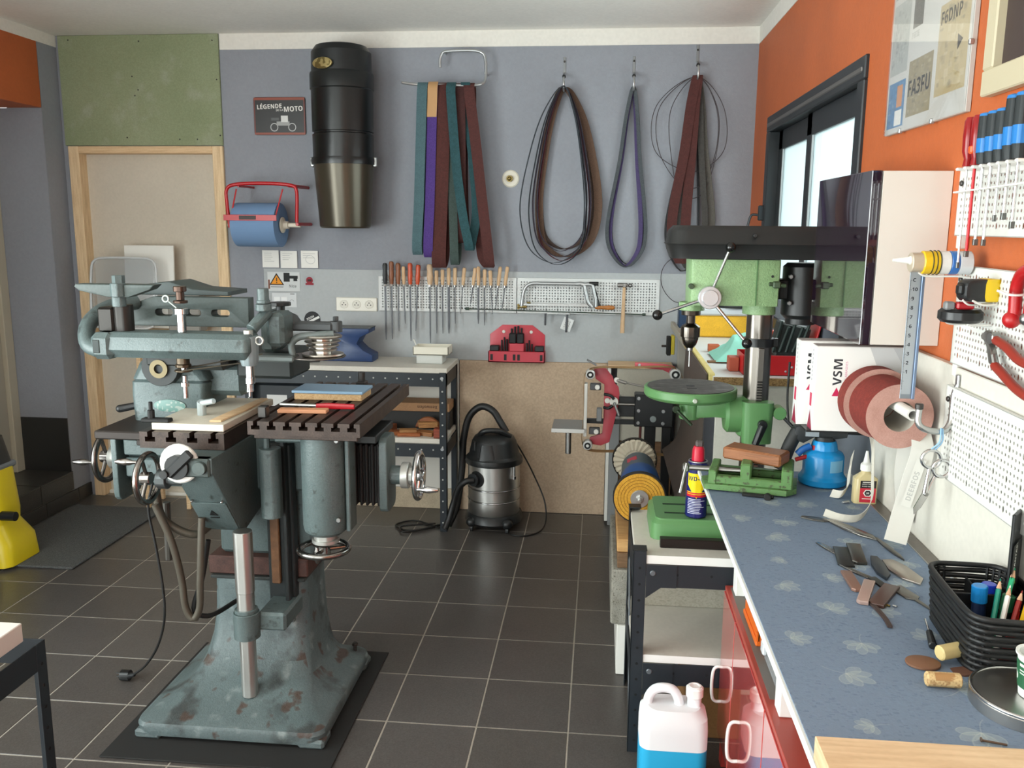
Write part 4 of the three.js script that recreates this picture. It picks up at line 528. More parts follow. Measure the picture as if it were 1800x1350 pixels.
  part(ds, 'round_plate', lathe([[0, 0.006], [0.04, 0.005], [0.046, 0], [0, 0]], 32, -0.488, 1.836, ZB + 0.001, 'z'), M(0xd9d3c4, 0.5));
  part(ds, 'knob', [cyl(0.017, 0.016, -0.492, 1.836, ZB + 0.014, 'z'), ball(0.012, -0.492, 1.836, ZB + 0.024)], brass, 'dull brass knob');
}
// perforated boards: real holes, one square cell after another
function pegboard(parent, name, w, h, pitch, mat, slotEvery, hx, hr) {   // in the x, y plane from (0,0), facing +z; edge 2 mm thick
  const nx = Math.round(w / pitch), ny = Math.round(h / pitch), px = w / nx, py = h / ny, L = [];
  for (let i = 0; i < nx; i++) for (let j = 0; j < ny; j++) {
    const cx = (i + 0.5) * px, cy = (j + 0.5) * py, edge = i === 0 || j === 0 || i === nx - 1 || j === ny - 1, slot = slotEvery && (i % slotEvery) === 2 && (j % slotEvery) === 1;
    const sq = [[1, 0], [1, 1], [0, 1], [-1, 1], [-1, 0], [-1, -1], [0, -1], [1, -1]].map(([a, b]) => [cx + a * px / 2, cy + b * py / 2]);
    if (edge || (slotEvery && (i + j) % 2 && !slot && hx)) { L.push([[...sq[1], 0], [...sq[3], 0], [...sq[5], 0]], [[...sq[1], 0], [...sq[5], 0], [...sq[7], 0]]); continue; }
    const ho = Array.from({ length: 8 }, (_, k) => { const a = k * PI / 4; return [cx + Math.cos(a) * hr * (slot ? 1.3 : 1), cy + Math.sin(a) * (slot ? py * 0.46 : hr)]; });
    for (let k = 0; k < 8; k++) { const m = (k + 1) % 8; L.push([[...sq[k], 0], [...sq[m], 0], [...ho[m], 0]], [[...sq[k], 0], [...ho[m], 0], [...ho[k], 0]], [[...ho[k], 0], [...ho[m], 0], [...ho[m], -0.0015]], [[...ho[k], 0], [...ho[m], -0.0015], [...ho[k], -0.0015]]); }
  }
  const g = tris(L); return part(parent, name, g, mat);
}
{ // pegboards over the bench
  const pw = M(0xd9dbda, 0.45), files = [['black', -1.162, 1.388, .976], ['brown', -1.127, 1.398, .979], ['brown', -1.09, 1.389, 1.024], ['pale', -1.059, 1.371, 1.065], ['orange', -1.024, 1.39, .972], ['orange', -.984, 1.381, 1.026], ['big', -.916, 1.385, .962], ['pale', -.88, 1.352, 1.016], ['pale', -.847, 1.358, 1.016], ['pale', -.813, 1.368, 1.017], ['pale', -.779, 1.368, 1.071], ['pale', -.736, 1.369, 1.124], ['pale', -.681, 1.37, 1.178], ['pale', -.652, 1.376, 1.073], ['pale', -.618, 1.361, 1.064], ['pale', -.584, 1.356, 1.127], ['pale', -.545, 1.377, 1.158], ['pale', -.508, 1.378, 1.15]];
  for (const [x0, label] of [[-1.21, 'white perforated board holding the row of files'], [-0.446, 'white perforated board holding the hacksaw and hammer']]) {
    const t = thing('perforated_board', label, 'pegboard', [x0, 1.125, ZB], { group: 'perforated boards over the bench' });
    pegboard(t, 'perforated_sheet', 0.76, 0.19, 0.0152, pw, 4, 0, 0.0038).position.z = 0.018;
    part(t, 'folded_edge', [box(0.76, 0.003, 0.011, 0.38, 0.0015, 0.0135), box(0.76, 0.003, 0.011, 0.38, 0.1885, 0.0135), box(0.003, 0.19, 0.011, 0.0015, 0.095, 0.0135), box(0.003, 0.19, 0.011, 0.7585, 0.095, 0.0135)], pw);
  }
  const hm = { black: M(0x1b1c1d, 0.45), brown: new THREE.MeshStandardMaterial({ ...wd(0x8a5434, 0x5c3420, 6, 181, 1), roughness: 0.45 }), orange: M(0xc24a22, 0.35), pale: new THREE.MeshStandardMaterial({ ...wd(0xc9ac8a, 0xa88862, 6, 182, 1), roughness: 0.55 }), big: new THREE.MeshStandardMaterial({ ...wd(0xc9b094, 0xab8c68, 6, 183, 1), roughness: 0.6 }) };
  const fileSteel = M(0x55565a, 0.45, 0.6), nth = ['First', 'Second', 'Third', 'Fourth', 'Fifth', 'Sixth', 'Seventh', 'Eighth', 'Ninth', 'Tenth', 'Eleventh', 'Twelfth', 'Thirteenth', 'Fourteenth', 'Fifteenth', 'Sixteenth', 'Seventeenth', 'Eighteenth'];
  files.forEach(([k, x, yt, yb], i) => {
    const t = thing('hand_file', { black: 'black-handled file at the socket end of the rack', big: 'file with the thickest pale wooden handle in the rack' }[k] ?? `${nth[i].toLowerCase()} file from the socket end of the rack, ${k === 'pale' ? 'pale wood' : k} handle`, 'file', [x, yb, -4.715], { w: 1, group: 'files on the perforated board' });
    const fy = 1.273, h = yt - fy, r = k === 'big' ? 0.017 : k === 'pale' ? 0.0105 : 0.0135, tilt = [0, 0, 0, -.02, 0, .05, 0, 0, 0, 0, 0, .09, .13, 0, 0, -.06, .11, .12][i];
    const rot = (g) => { g.translate(-x, -fy, 4.715); return at(g, x, fy, -4.715, 0, 0, -tilt); };
    part(t, 'handle', rot(lathe([[0, fy], [r * 0.7, fy], [r * 0.85, fy + h * 0.15], [r, fy + h * 0.4], [r * 0.88, fy + h * 0.65], [r * 1.0, fy + h * 0.88], [r * 0.75, fy + h * 0.98], [0, fy + h]], 14, x, 0, -4.715)), hm[k]);
    part(t, 'ferrule', rot(cyl(r * 0.72, 0.014, x, fy - 0.004, -4.715, 'y', { seg: 12 })), steel, 'metal ferrule');
    const w = [.011, .008, .006, .006, .009, .007, .008, .007, .006, .013, .005, .004, .006, .01, .006, .005, .005, .006][i];
    part(t, 'blade', rot(ext([[-w * 0.5, 0], [-w * 0.45, -(fy - yb) * 0.85], [-w * 0.18, -(fy - yb)], [w * 0.18, -(fy - yb)], [w * 0.45, -(fy - yb) * 0.85], [w * 0.5, 0]], 0.005, { x, y: fy - 0.006, z: -4.715 })), fileSteel, 'dark steel blade');
    part(t, 'hook', [rod([x, fy - 0.006, -4.714], [x, fy + 0.002, ZB + 0.012], 0.0022, 0.0022, 6)], alu);
  });
  // thin rod saw hanging level under the boards
  single('rod_saw', 'long thin dark green rod with black ends under the boards', 'rod', [rod([-0.73, 1.146, -4.73], [0.24, 1.131, -4.73], 0.0028), cyl(0.008, 0.02, -0.715, 1.146, -4.73, 'x'), cyl(0.007, 0.018, 0.235, 1.131, -4.73, 'x')], M(0x26382c, 0.5));
  // hacksaw
  const hs = thing('hacksaw', 'silver hacksaw with wooden handle on the perforated board', 'hacksaw', [-0.2, 1.15, -4.72], { w: 1 }), z = -4.715;
  part(hs, 'frame', [tube([[-0.418, 1.165, z], [-0.41, 1.23, z], [-0.395, 1.27, z], [-0.365, 1.288, z], [-0.3, 1.289, z], [-0.12, 1.289, z]], 0.0095, { n: 50 }), tube([[-0.13, 1.289, z], [-0.09, 1.287, z], [-0.075, 1.24, z], [-0.06, 1.19, z], [-0.04, 1.168, z]], 0.011), tube([[-0.1, 1.285, z], [-0.045, 1.285, z], [-0.03, 1.24, z], [-0.02, 1.2, z], [-0.02, 1.17, z]], 0.011)], M(0xb9bcbd, 0.35, 0.7), 'bright metal frame');
  part(hs, 'grip', [tube([[-0.05, 1.292, z], [-0.035, 1.27, z], [-0.02, 1.22, z], [-0.005, 1.175, z]], 0.009), cyl(0.01, 0.05, -0.035, 1.292, z, 'x')], blackPlastic, 'black grip');
  part(hs, 'blade', box(0.37, 0.012, 0.0015, -0.235, 1.176, z), steel); part(hs, 'blade_screw', [cyl(0.008, 0.05, -0.415, 1.163, z, 'x'), box(0.012, 0.03, 0.006, -0.435, 1.163, z), cyl(0.005, 0.02, -0.38, 1.185, z, 'x')], brass);
  part(hs, 'wooden_handle', [lathe([[0, 0], [0.008, 0.001], [0.011, 0.02], [0.009, 0.04], [0.013, 0.07], [0.012, 0.095], [0.006, 0.103], [0, 0.104]], 16, -0.025, 1.166, z, 'x')], new THREE.MeshStandardMaterial({ ...wd(0xb9793c, 0x8a5022, 6, 184), roughness: 0.4 }), 'varnished wooden handle');
  part(hs, 'tension_rod', rod([-0.02, 1.168, z], [-0.055, 1.176, z], 0.004), steel);
  // hammer
  const ha = thing('ball_hammer', 'ball-pein hammer with pale wooden shaft on the perforated board', 'hammer', [0.125, 1.03, z], { w: 1 });
  part(ha, 'head', [cyl(0.0125, 0.03, 0.105, 1.286, z, 'x'), cyl(0.009, 0.03, 0.13, 1.286, z, 'x'), ball(0.0115, 0.157, 1.285, z), box(0.022, 0.024, 0.02, 0.127, 1.286, z, { c: 0.004 })], M(0x8d8c8a, 0.3, 0.9), 'steel head');
  part(ha, 'shaft', loft([{ y: 1.032, w: 0.024, d: 0.018, x: 0.122, z, r: 0.008 }, { y: 1.15, w: 0.02, d: 0.016, x: 0.124, z, r: 0.007 }, { y: 1.27, w: 0.016, d: 0.014, x: 0.126, z, r: 0.006 }, { y: 1.297, w: 0.016, d: 0.014, x: 0.126, z, r: 0.006 }], 3), hm.pale);
  // small hanging tools beneath
  single('hanging_punch', 'short dark punch hanging under the hacksaw', 'punch', rod([-0.29, 1.128, -4.72], [-0.29, 1.065, -4.72], 0.0055), fileSteel);
  { const t = thing('perforated_offcut', 'small perforated white plate hanging under the hacksaw', 'plate', [-0.21, 1.05, -4.72], { ry: 0, rot: [0, 0, -0.35] }); pegboard(t, 'perforated_sheet', 0.055, 0.068, 0.0115, pw, 0, 0, 0.003); }
  single('white_hook_rail', 'thin white hook rail under the hacksaw board', 'rail', [box(0.125, 0.006, 0.025, -0.22, 1.128, -4.735)], pw);
  single('hanging_punch', 'longer dark bar hanging beside the small perforated plate', 'bar', [rod([-0.172, 1.125, -4.715], [-0.177, 1.03, -4.715], 0.006), ], fileSteel);
  // clamping kit: red rack with black studs and blocks
  const ck = thing('clamping_kit', 'red wall rack filled with black clamping studs and blocks', 'tool rack', [-0.443, 0.86, ZB], { w: 1 }), redp = M(0xc03a48, 0.4), bk = M(0x16181a, 0.45, 0.3), X = -0.443, zk = ZB + 0.006;
  part(ck, 'back_plate', at(ext([[-0.15, 0], [0.15, 0], [0.15, 0.145], [0.082, 0.197], [-0.082, 0.197], [-0.15, 0.145]], 0.006, { b: 0.001 }), X, 0.862, zk + 0.003), redp);
  const bin = part(ck, 'front_bin', [bx2(X - 0.154, X + 0.154, 0.86, 0.92, zk + 0.055, zk + 0.06, 0.001), bx2(X - 0.154, X + 0.154, 0.86, 0.866, zk, zk + 0.06, 0.001), bx2(X - 0.154, X - 0.148, 0.86, 0.92, zk, zk + 0.06, 0.001), bx2(X + 0.148, X + 0.154, 0.86, 0.92, zk, zk + 0.06, 0.001), bx2(X - 0.04, X + 0.04, 0.92, 0.965, zk + 0.03, zk + 0.055, 0.003)], redp);
  for (const x of [-0.135, -0.06, -0.012, 0.012, 0.135]) part(bin, 'slot', bx2(X + x - 0.007, X + x + 0.007, 0.872, 0.905, zk + 0.0602, zk + 0.0612, 0), bk);
  for (const x of [-0.03, -0.012, 0.006, 0.024]) part(ck, 'long_stud', cyl(0.0055, 0.16, X + x, 0.98 - Math.abs(x) * 0.6, zk + 0.022), bk);
  for (const [x, h] of [[-0.082, .06], [-0.068, .075], [-0.054, .065], [0.055, .045], [0.068, .06], [0.082, .04]]) part(ck, 'short_stud', cyl(0.005, h, X + x, 0.92 + h / 2, zk + 0.035), bk);
  for (const [x, w, h] of [[-0.022, .038, .055], [0.02, .038, .055]]) part(ck, 'clamp_block', box(w, h, 0.03, X + x, 0.992, zk + 0.045, { c: 0.004 }), bk);
  for (const x of [-0.122, 0.122]) part(ck, 'step_block', box(0.05, 0.03, 0.04, X + x, 0.935, zk + 0.03, { c: 0.004 }), M(0x2a2c2e, 0.4, 0.4));
  for (const x of [-0.075, 0.075]) part(ck, 'fixing_screw', cyl(0.009, 0.006, X + x, 1.022, zk + 0.008, 'z'), M(0xd9d5cd, 0.4));
}
// ---------- abrasive belts on the wall ----------
{
  const hookMat = M(0xb9bbbc, 0.3, 0.8), grit = (c, s, k = 14) => new THREE.MeshStandardMaterial({ ...mot(c, 5, 20, 5, s, k), roughness: 0.9, side: THREE.DoubleSide });
  const h0 = thing('belt_hook', 'bent chrome tube hook carrying the wide belts', 'hook', [-0.75, 2.29, ZB], { w: 1 });
  part(h0, 'bent_tube', tube([[-0.852, 2.392, -4.71], [-0.85, 2.44, -4.71], [-0.835, 2.466, -4.71], [-0.8, 2.472, -4.71], [-0.655, 2.47, -4.71], [-0.625, 2.455, -4.71], [-0.615, 2.42, -4.71], [-0.615, 2.33, -4.7], [-0.625, 2.308, -4.68], [-0.66, 2.296, -4.66], [-0.8, 2.294, -4.64], [-0.98, 2.298, -4.62], [-1.03, 2.303, -4.6]], 0.0075, { n: 90 }), hookMat);
  part(h0, 'wall_bracket', [rod([-0.83, 2.47, -4.71], [-0.83, 2.47, ZB], 0.005), rod([-0.615, 2.36, -4.7], [-0.615, 2.36, ZB], 0.005)], hookMat);
  const wide = [  // colour, width, top x, bottom x, bottom y, back-strand bottom x, z, label
    [0x486268, 0.052, -0.925, -0.962, 1.437, -0.955, -4.625, 'teal-blue wide belt at the free end of the hook'],
    [0x4a3276, 0.05, -0.872, -0.905, 1.424, -0.895, -4.635, 'violet wide belt with a tan splice at the top'],
    [0x4a2420, 0.075, -0.815, -0.85, 1.37, -0.84, -4.642, 'broad dark red belt behind the violet one'],
    [0x3c4a46, 0.045, -0.79, -0.768, 1.385, -0.76, -4.652, 'dull grey-green belt hanging behind the red one'],
    [0x26494e, 0.048, -0.778, -0.7, 1.462, null, -4.63, 'long teal-green belt hanging in an open loop'],
    [0x4c2724, 0.055, -0.69, -0.585, 1.372, -0.62, -4.655, 'dark red belt at the wall end of the hook'],
    [0x40211f, 0.05, -0.735, -0.73, 1.5, -0.72, -4.66, 'dark red belt half hidden behind the open teal loop']];
  wide.forEach(([c, w, xt, xb, yb, xbk, zz, label], i) => {
    const t = thing('wide_belt', label, 'belt', [xt, yb, zz], { w: 1, group: 'wide abrasive belts on the bent hook' }), m = grit(c, 190 + i), g = 0.02;
    if (xbk === null) part(t, 'belt_loop', ribbon([[xt, 2.306, zz], [xt - 0.002, 2.28, zz + g], [xt + 0.005, 2.15, zz + g], [xt + 0.03, 1.85, zz + g], [xb - 0.012, 1.6, zz + g], [xb + 0.008, yb + 0.045, zz + g], [xb + 0.014, yb, zz], [xb + 0.022, yb + 0.045, zz - g], [xb + 0.045, 1.65, zz - g], [xb + 0.03, 1.9, zz - g], [xt + 0.082, 2.15, zz - g], [xt + 0.07, 2.28, zz - g], [xt + 0.07, 2.306, zz]], [w, 0, 0], 0.0016, { n: 110 }), m);
    else part(t, 'belt_loop', ribbon([[xt, 2.306, zz], [xt, 2.28, zz + g], [(xt * 2 + xb) / 3, 2.0, zz + g], [(xt + 2 * xb) / 3, 1.7, zz + g], [xb, yb + 0.04, zz + g], [xb, yb, zz], [xbk, yb + 0.04, zz - g], [(xt + 2 * xbk) / 3, 1.7, zz - g], [xt + 0.005, 2.1, zz - g], [xt + 0.003, 2.28, zz - g]], [w, 0, 0], 0.0016, { closed: true, n: 100 }), m);
    if (i === 1) part(t, 'splice_tape', ribbon([[xt, 2.3105, zz + 0.002], [xt, 2.285, zz + g + 0.007], [xt - 0.003, 2.21, zz + g + 0.008], [xt - 0.007, 2.135, zz + g + 0.008]], [w * 1.01, 0, 0], 0.001, { n: 12 }), M(0xb98f62, 0.7), 'tan paper splice');
  });
  const thin = (x, y, hook, list) => {
    const h = thing('ring_hook', `chrome wall hook carrying the ${hook}`, 'hook', [x, y, ZB], { w: 1 });
    part(h, 'back_plate', box(0.014, 0.085, 0.003, x, y + 0.115, ZB + 0.0025), M(0x8f9294, 0.3, 0.5));
    part(h, 'screw', cyl(0.005, 0.005, x, y + 0.135, ZB + 0.006, 'z'), darkSteel);
    part(h, 'hook_loop', tube([[x, y + 0.075, ZB + 0.005], [x, y + 0.06, ZB + 0.04], [x, y + 0.03, ZB + 0.075], [x, y - 0.005, ZB + 0.07], [x, y - 0.015, ZB + 0.045], [x, y - 0.005, ZB + 0.025]], 0.006), hookMat);
    part(h, 'rubber_sleeve', cyl(0.009, 0.02, x, y + 0.055, ZB + 0.048, 'z'), blackMatte);
    list.forEach(([c, yb, dl, dr, tw, label, low = 0.72], i) => {
      const yt = y + 0.0, k1 = low > 0.78 ? 0.24 : 0.42, k2 = low > 0.78 ? 0.5 : 0.79, m = typeof c === 'number' ? grit(c, 200 + i + Math.round(x * 50), 18) : c, H = yt - yb, zc = ZB + 0.018 + (list.length - 1 - i) * 0.0128;
      single('narrow_belt', label, 'belt', ribbon([[x, yt + 0.004, zc], [x - dl * k1, yt - H * 0.12, zc], [x - dl * k2, yt - H * 0.38, zc], [x - dl, yt - H * low, zc], [x - dl * 0.72, yb + H * 0.07, zc], [x + (dr - dl) * 0.35, yb, zc], [x + dr * 0.75, yb + H * 0.08, zc], [x + dr, yt - H * low, zc], [x + dr * k2, yt - H * 0.38, zc], [x + dr * k1, yt - H * 0.12, zc]], [tw, 0, 0.011], 0.0022, { closed: true, n: 84 }), m, [x, yb, zc], { group: `belts on the ${hook}` });
    });
  };
  thin(-0.212, 2.29, 'brown and grey belt bundle', [
    [0x3b4046, 1.4, 0.215, 0.12, .006, 'loosest grey narrow belt hanging furthest toward the round plate'], [0x33373c, 1.39, 0.17, 0.13, .006, 'dark grey narrow belt of the big open bundle'], [0x3e3742, 1.43, 0.15, 0.15, .008, 'purple-grey narrow belt of the big open bundle'], [0x3d3440, 1.46, 0.13, 0.13, .006, 'dark plum narrow belt of the big open bundle'], [0x5e2f34, 1.41, 0.125, 0.145, .008, 'red narrow belt of the big open bundle'], [0x5e4739, 1.43, 0.12, 0.19, .042, 'broad brown belt on the wall-window side of the bundle'], [0x4a3b35, 1.47, 0.115, 0.165, .03, 'brown narrow belt inside the big open bundle']]);
  thin(0.143, 2.29, 'violet and grey belt pair', [
    [0x4b5054, 1.38, 0.115, 0.085, .018, 'grey narrow belt on the middle ring hook', .82], [0x4a3f66, 1.385, 0.1, 0.06, .022, 'violet narrow belt on the middle ring hook', .82], [0x35393d, 1.395, 0.09, 0.075, .006, 'thin dark belt on the middle ring hook', .82]]);
  thin(0.462, 2.34, 'dark red belt bundle by the window', [
    [0x4c2623, 1.4, 0.1, -0.03, .05, 'dark red belt nearest the drill press cover', .8], [0x43403d, 1.37, 0.06, 0.07, .03, 'dark grey belt on the hook by the window', .8], [0x57534d, 1.42, 0.02, 0.105, .034, 'broad grey-brown belt on the hook by the window', .8], [0x38383a, 1.36, 0.13, 0.04, .008, 'thin dark belt behind the dark red belt', .8]]);
  const wire = M(0x3c3437, 0.5);
  [[0.2, 0.15, 1.88, 'thin wire loop spreading widest toward the window corner'], [0.12, 0.115, 1.75, 'small thin wire loop on the hook by the window'], [0.18, 0.11, 1.8, 'faint thin wire loop on the room side of the hook']].forEach(([dl, dr, yb, label], i) => single('wire_loop', label, 'wire loop', tube([[0.462, 2.34, ZB + 0.03], [0.462 - dl, 2.2, ZB + 0.03], [0.462 - dl, 1.98, ZB + 0.03], [0.462 - 0.05, yb, ZB + 0.03], [0.5, yb, ZB + 0.03], [0.462 + dr, 1.98, ZB + 0.03], [0.462 + dr * 0.9, 2.2, ZB + 0.03]], 0.002, { closed: true, n: 70, rad: 5 }), wire, null, { group: 'wire loops by the window' }));
  single('wire_loop', 'lower thin wire loop hanging beneath the drill press cover', 'wire loop', tube([[0.36, 1.42, ZB + 0.04], [0.32, 1.36, ZB + 0.04], [0.33, 1.27, ZB + 0.04], [0.4, 1.2, ZB + 0.04], [0.48, 1.22, ZB + 0.04], [0.5, 1.35, ZB + 0.04], [0.45, 1.44, ZB + 0.04]], 0.002, { closed: true, n: 60, rad: 5 }), wire);
}
// ---------- worktop under the window and what lies on it ----------
{
  const y = 1.09;
  const t = thing('window_counter', 'chipboard-edged counter with cream panel under the window', 'counter', [0.58, 0, -3.9], { w: 1 });
  part(t, 'countertop', bx2(0.395, XR - 0.004, y - 0.028, y - 0.001, ZB + 0.008, -3.04, 0.001), M(0xcfd2d0, 0.5), 'white countertop');
  part(t, 'front_edge', bx2(0.395, XR - 0.004, y - 0.028, y - 0.001, -3.039, -3.034, 0.001), chip, 'raw chipboard edge');
  part(t, 'edge_strip', bx2(0.382, 0.402, y - 0.03, y + 0.008, -4.0, -3.06, 0.002), new THREE.MeshStandardMaterial({ ...wd(0xc9bd7c, 0xb3a05c, 3, 211), roughness: 0.6 }), 'yellowish edge strip');
  part(t, 'edge_strip', bx2(0.38, 0.4, y - 0.03, y + 0.004, ZB + 0.01, -4.02, 0.002), M(0xb9b2a2, 0.6));
  part(t, 'end_panel', bx2(0.41, XR - 0.004, 0.3, y - 0.03, -3.075, -3.057, 0.001), new THREE.MeshStandardMaterial({ ...mot(0xcfccc1, 3, 5, 1.5, 212, 2), roughness: 0.5 }), 'cream end panel');
  part(t, 'support_leg', bx2(0.42, 0.47, 0, 0.3, -3.1, -3.06, 0.002), M(0xb9b4a8, 0.6)); part(t, 'support_leg', bx2(0.7, 0.75, 0, 0.3, -3.1, -3.06, 0.002), M(0xb9b4a8, 0.6)); part(t, 'support_leg', bx2(0.7, 0.75, 0, y - 0.03, ZB + 0.02, ZB + 0.07, 0.002), M(0xb9b4a8, 0.6)); part(t, 'support_leg', bx2(0.42, 0.46, 0, y - 0.03, ZB + 0.02, ZB + 0.06, 0.002), M(0xb9b4a8, 0.6));
  single('hanging_sheet', 'dark brown flexible sheet hanging from the counter edge behind the drill press', 'sheet', ribbon([[0.377, y + 0.002, -3.45], [0.372, 1.0, -3.45], [0.37, 0.85, -3.45], [0.365, 0.74, -3.45], [0.34, 0.67, -3.45], [0.29, 0.625, -3.45]], [0, 0, 0.75], 0.004, { n: 40 }), new THREE.MeshStandardMaterial({ ...mot(0x4a4039, 7, 8, 3, 213, 5), roughness: 0.55, side: THREE.DoubleSide }));
  // red metal box of drill bits
  const r = thing('drill_bit_box', 'open red metal box holding black drill bits on the counter', 'box', [0.61, y, -3.14], { w: 1 }), red = M(0xb5161c, 0.35);
  part(r, 'tray', [bx2(0.5, 0.735, y, y + 0.07, -3.09, -3.087, 0.001), bx2(0.5, 0.735, y, y + 0.07, -3.24, -3.237, 0.001), bx2(0.5, 0.503, y, y + 0.07, -3.24, -3.087, 0.001), bx2(0.732, 0.735, y, y + 0.07, -3.24, -3.087, 0.001), bx2(0.5, 0.735, y, y + 0.003, -3.24, -3.087, 0.001)], red);
  part(r, 'open_lid', at(box(0.006, 0.15, 0.15, 0, 0, 0, { rz: -0.22 }), 0.752 - 0.006, y + 0.14, -3.165), red, 'red open lid');
  for (const [x, yy] of [[0.665, 0.03], [0.71, 0.045], [0.645, 0.015]]) part(r, 'rivet', cyl(0.004, 0.003, x, y + yy, -3.0865, 'z', { seg: 8 }), alu);
  part(r, 'bit_holder', at(box(0.1, 0.14, 0.12, 0, 0, 0, { rz: -0.2, c: 0.006 }), 0.665, y + 0.105, -3.165), M(0x1d2422, 0.6), 'black bit holder');
  for (let k = 0; k < 5; k++) part(r, 'drill_bit', rod([0.6 + k * 0.022, y + 0.08, -3.1], [0.625 + k * 0.024, y + 0.19 - (k % 2) * 0.02, -3.1], 0.0055), M(0x24302c, 0.4, 0.4));
  // crumpled turquoise cloth
  { const g = plain(new THREE.PlaneGeometry(0.3, 0.26, 36, 32)), p = g.attributes.position; for (let i = 0; i < p.count; i++) { const u = p.getX(i) / 0.3 + 0.5, v = p.getY(i) / 0.26 + 0.5, e = Math.min(1, 4 * Math.min(u, 1 - u, v, 1 - v)); p.setZ(i, 0.004 + e * (0.03 + 0.09 * fbm(u, v, 4, 221) * (0.4 + u) + 0.03 * Math.abs(vn(u, v, 9, 222) - 0.5))); } g.computeVertexNormals();
    const m = at(g, 0.59, y + 0.002, -3.47, -PI / 2, 0, 0); single('crumpled_cloth', 'crumpled turquoise cloth on the counter behind the drill column', 'cloth', [toCreasedNormals(m, 1.2)].map(plain), M(0x86c3b2, 0.8)); }
  single('red_wood_block', 'small orange-red block on the counter beside the cloth', 'block', box(0.045, 0.03, 0.04, 0.47, y + 0.015, -3.66), M(0xa8532f, 0.6));
  single('wood_chip_block', 'small reddish wood block against the red metal box', 'block', box(0.035, 0.05, 0.06, 0.48, y + 0.025, -3.19), M(0xa04a34, 0.6));
  single('thin_lath', 'thin brown lath lying on the counter', 'lath', box(0.09, 0.008, 0.02, 0.455, y + 0.004, -3.36, { ry: 0.1 }), M(0x7a5a3e, 0.6));
  single('yellow_foam', 'long yellow foam wedge with a white top on the counter', 'foam', bx2(0.435, 0.735, y + 0.0005, y + 0.1, -4.28, -4.14, 0.006), new THREE.MeshStandardMaterial({ ...mot(0xd9a62a, 10, 12, 4, 223), roughness: 0.8 }));
  single('grey_sleeve', 'pale grey plastic sleeve lying on the yellow foam', 'sleeve', bx2(0.43, 0.74, y + 0.101, y + 0.135, -4.29, -4.13, 0.008), M(0xb9bec2, 0.4));
  single('cable_ring', 'black coiled cable resting on the grey sleeve', 'cable', [torus(0.085, 0.011, 0.63, y + 0.147, -4.21, { rx: PI / 2 }), torus(0.07, 0.01, 0.63, y + 0.166, -4.21, { rx: PI / 2 })], M(0x1c1e20, 0.4));
  single('blue_carton', 'small dark blue box standing in the counter corner', 'box', bx2(0.4, 0.455, y + 0.001, y + 0.12, -4.6, -4.5, 0.003), M(0x1f3b5c, 0.5));
  single('wood_plank', 'brown wood plank lying across the counter back', 'plank', box(0.28, 0.02, 0.1, 0.56, y + 0.011, -4.45, { ry: 0.2 }), M(0x8d7d6a, 0.7));
  single('orange_case', 'orange-red box behind the white belt cartons', 'box', bx2(0.63, 0.72, y + 0.001, y + 0.13, -2.99 - 0.12, -2.97 - 0.1, 0.003), M(0xc8431f, 0.5)).position.z = -3.33;
  const mg = thing('magnet_block', 'black and yellow clamp block fixed to the counter end', 'clamp', [0.37, 0.96, -4.45], { w: 1 });
  part(mg, 'black_block', bx2(0.34, 0.36, 0.955, 1.05, -4.5, -4.44, 0.003), blackMatte); part(mg, 'yellow_face', bx2(0.361, 0.379, 0.96, 1.055, -4.5, -4.44, 0.003), M(0xc9b432, 0.5)); part(mg, 'stud', cyl(0.006, 0.03, 0.33, 1.0, -4.47, 'x'), darkSteel);
  // base cabinets along the back wall
  const bc = thing('base_cabinet', 'cream base cabinet with white side against the back wall', 'cabinet', [0.3, 0, -4.65], { w: 1 });
  part(bc, 'side_panel', bx2(0.052, 0.068, 0.02, 0.86, ZB + 0.02, -4.6, 0.001), white, 'white side panel');
  part(bc, 'grey_panel', bx2(0.069, 0.12, 0.001, 0.72, -4.7, -4.585, 0.002), M(0x8d8f8f, 0.6), 'grey lower panel');
  part(bc, 'door', bx2(0.1, 0.39, 0.47, 0.86, -4.64, -4.6, 0.002), new THREE.MeshStandardMaterial({ ...mot(0xbcb7a8, 4, 5, 1.5, 214, 2), roughness: 0.6 }), 'cream door');
  part(bc, 'brown_board', bx2(0.1, 0.4, 0.001, 0.468, -4.64, -4.605, 0.002), new THREE.MeshStandardMaterial({ ...wd(0x7d5f43, 0x5a4028, 3, 215), roughness: 0.6 }));
  part(bc, 'top_edge', bx2(0.052, 0.39, 0.861, 0.875, ZB + 0.02, -4.59, 0.001), oak);
}
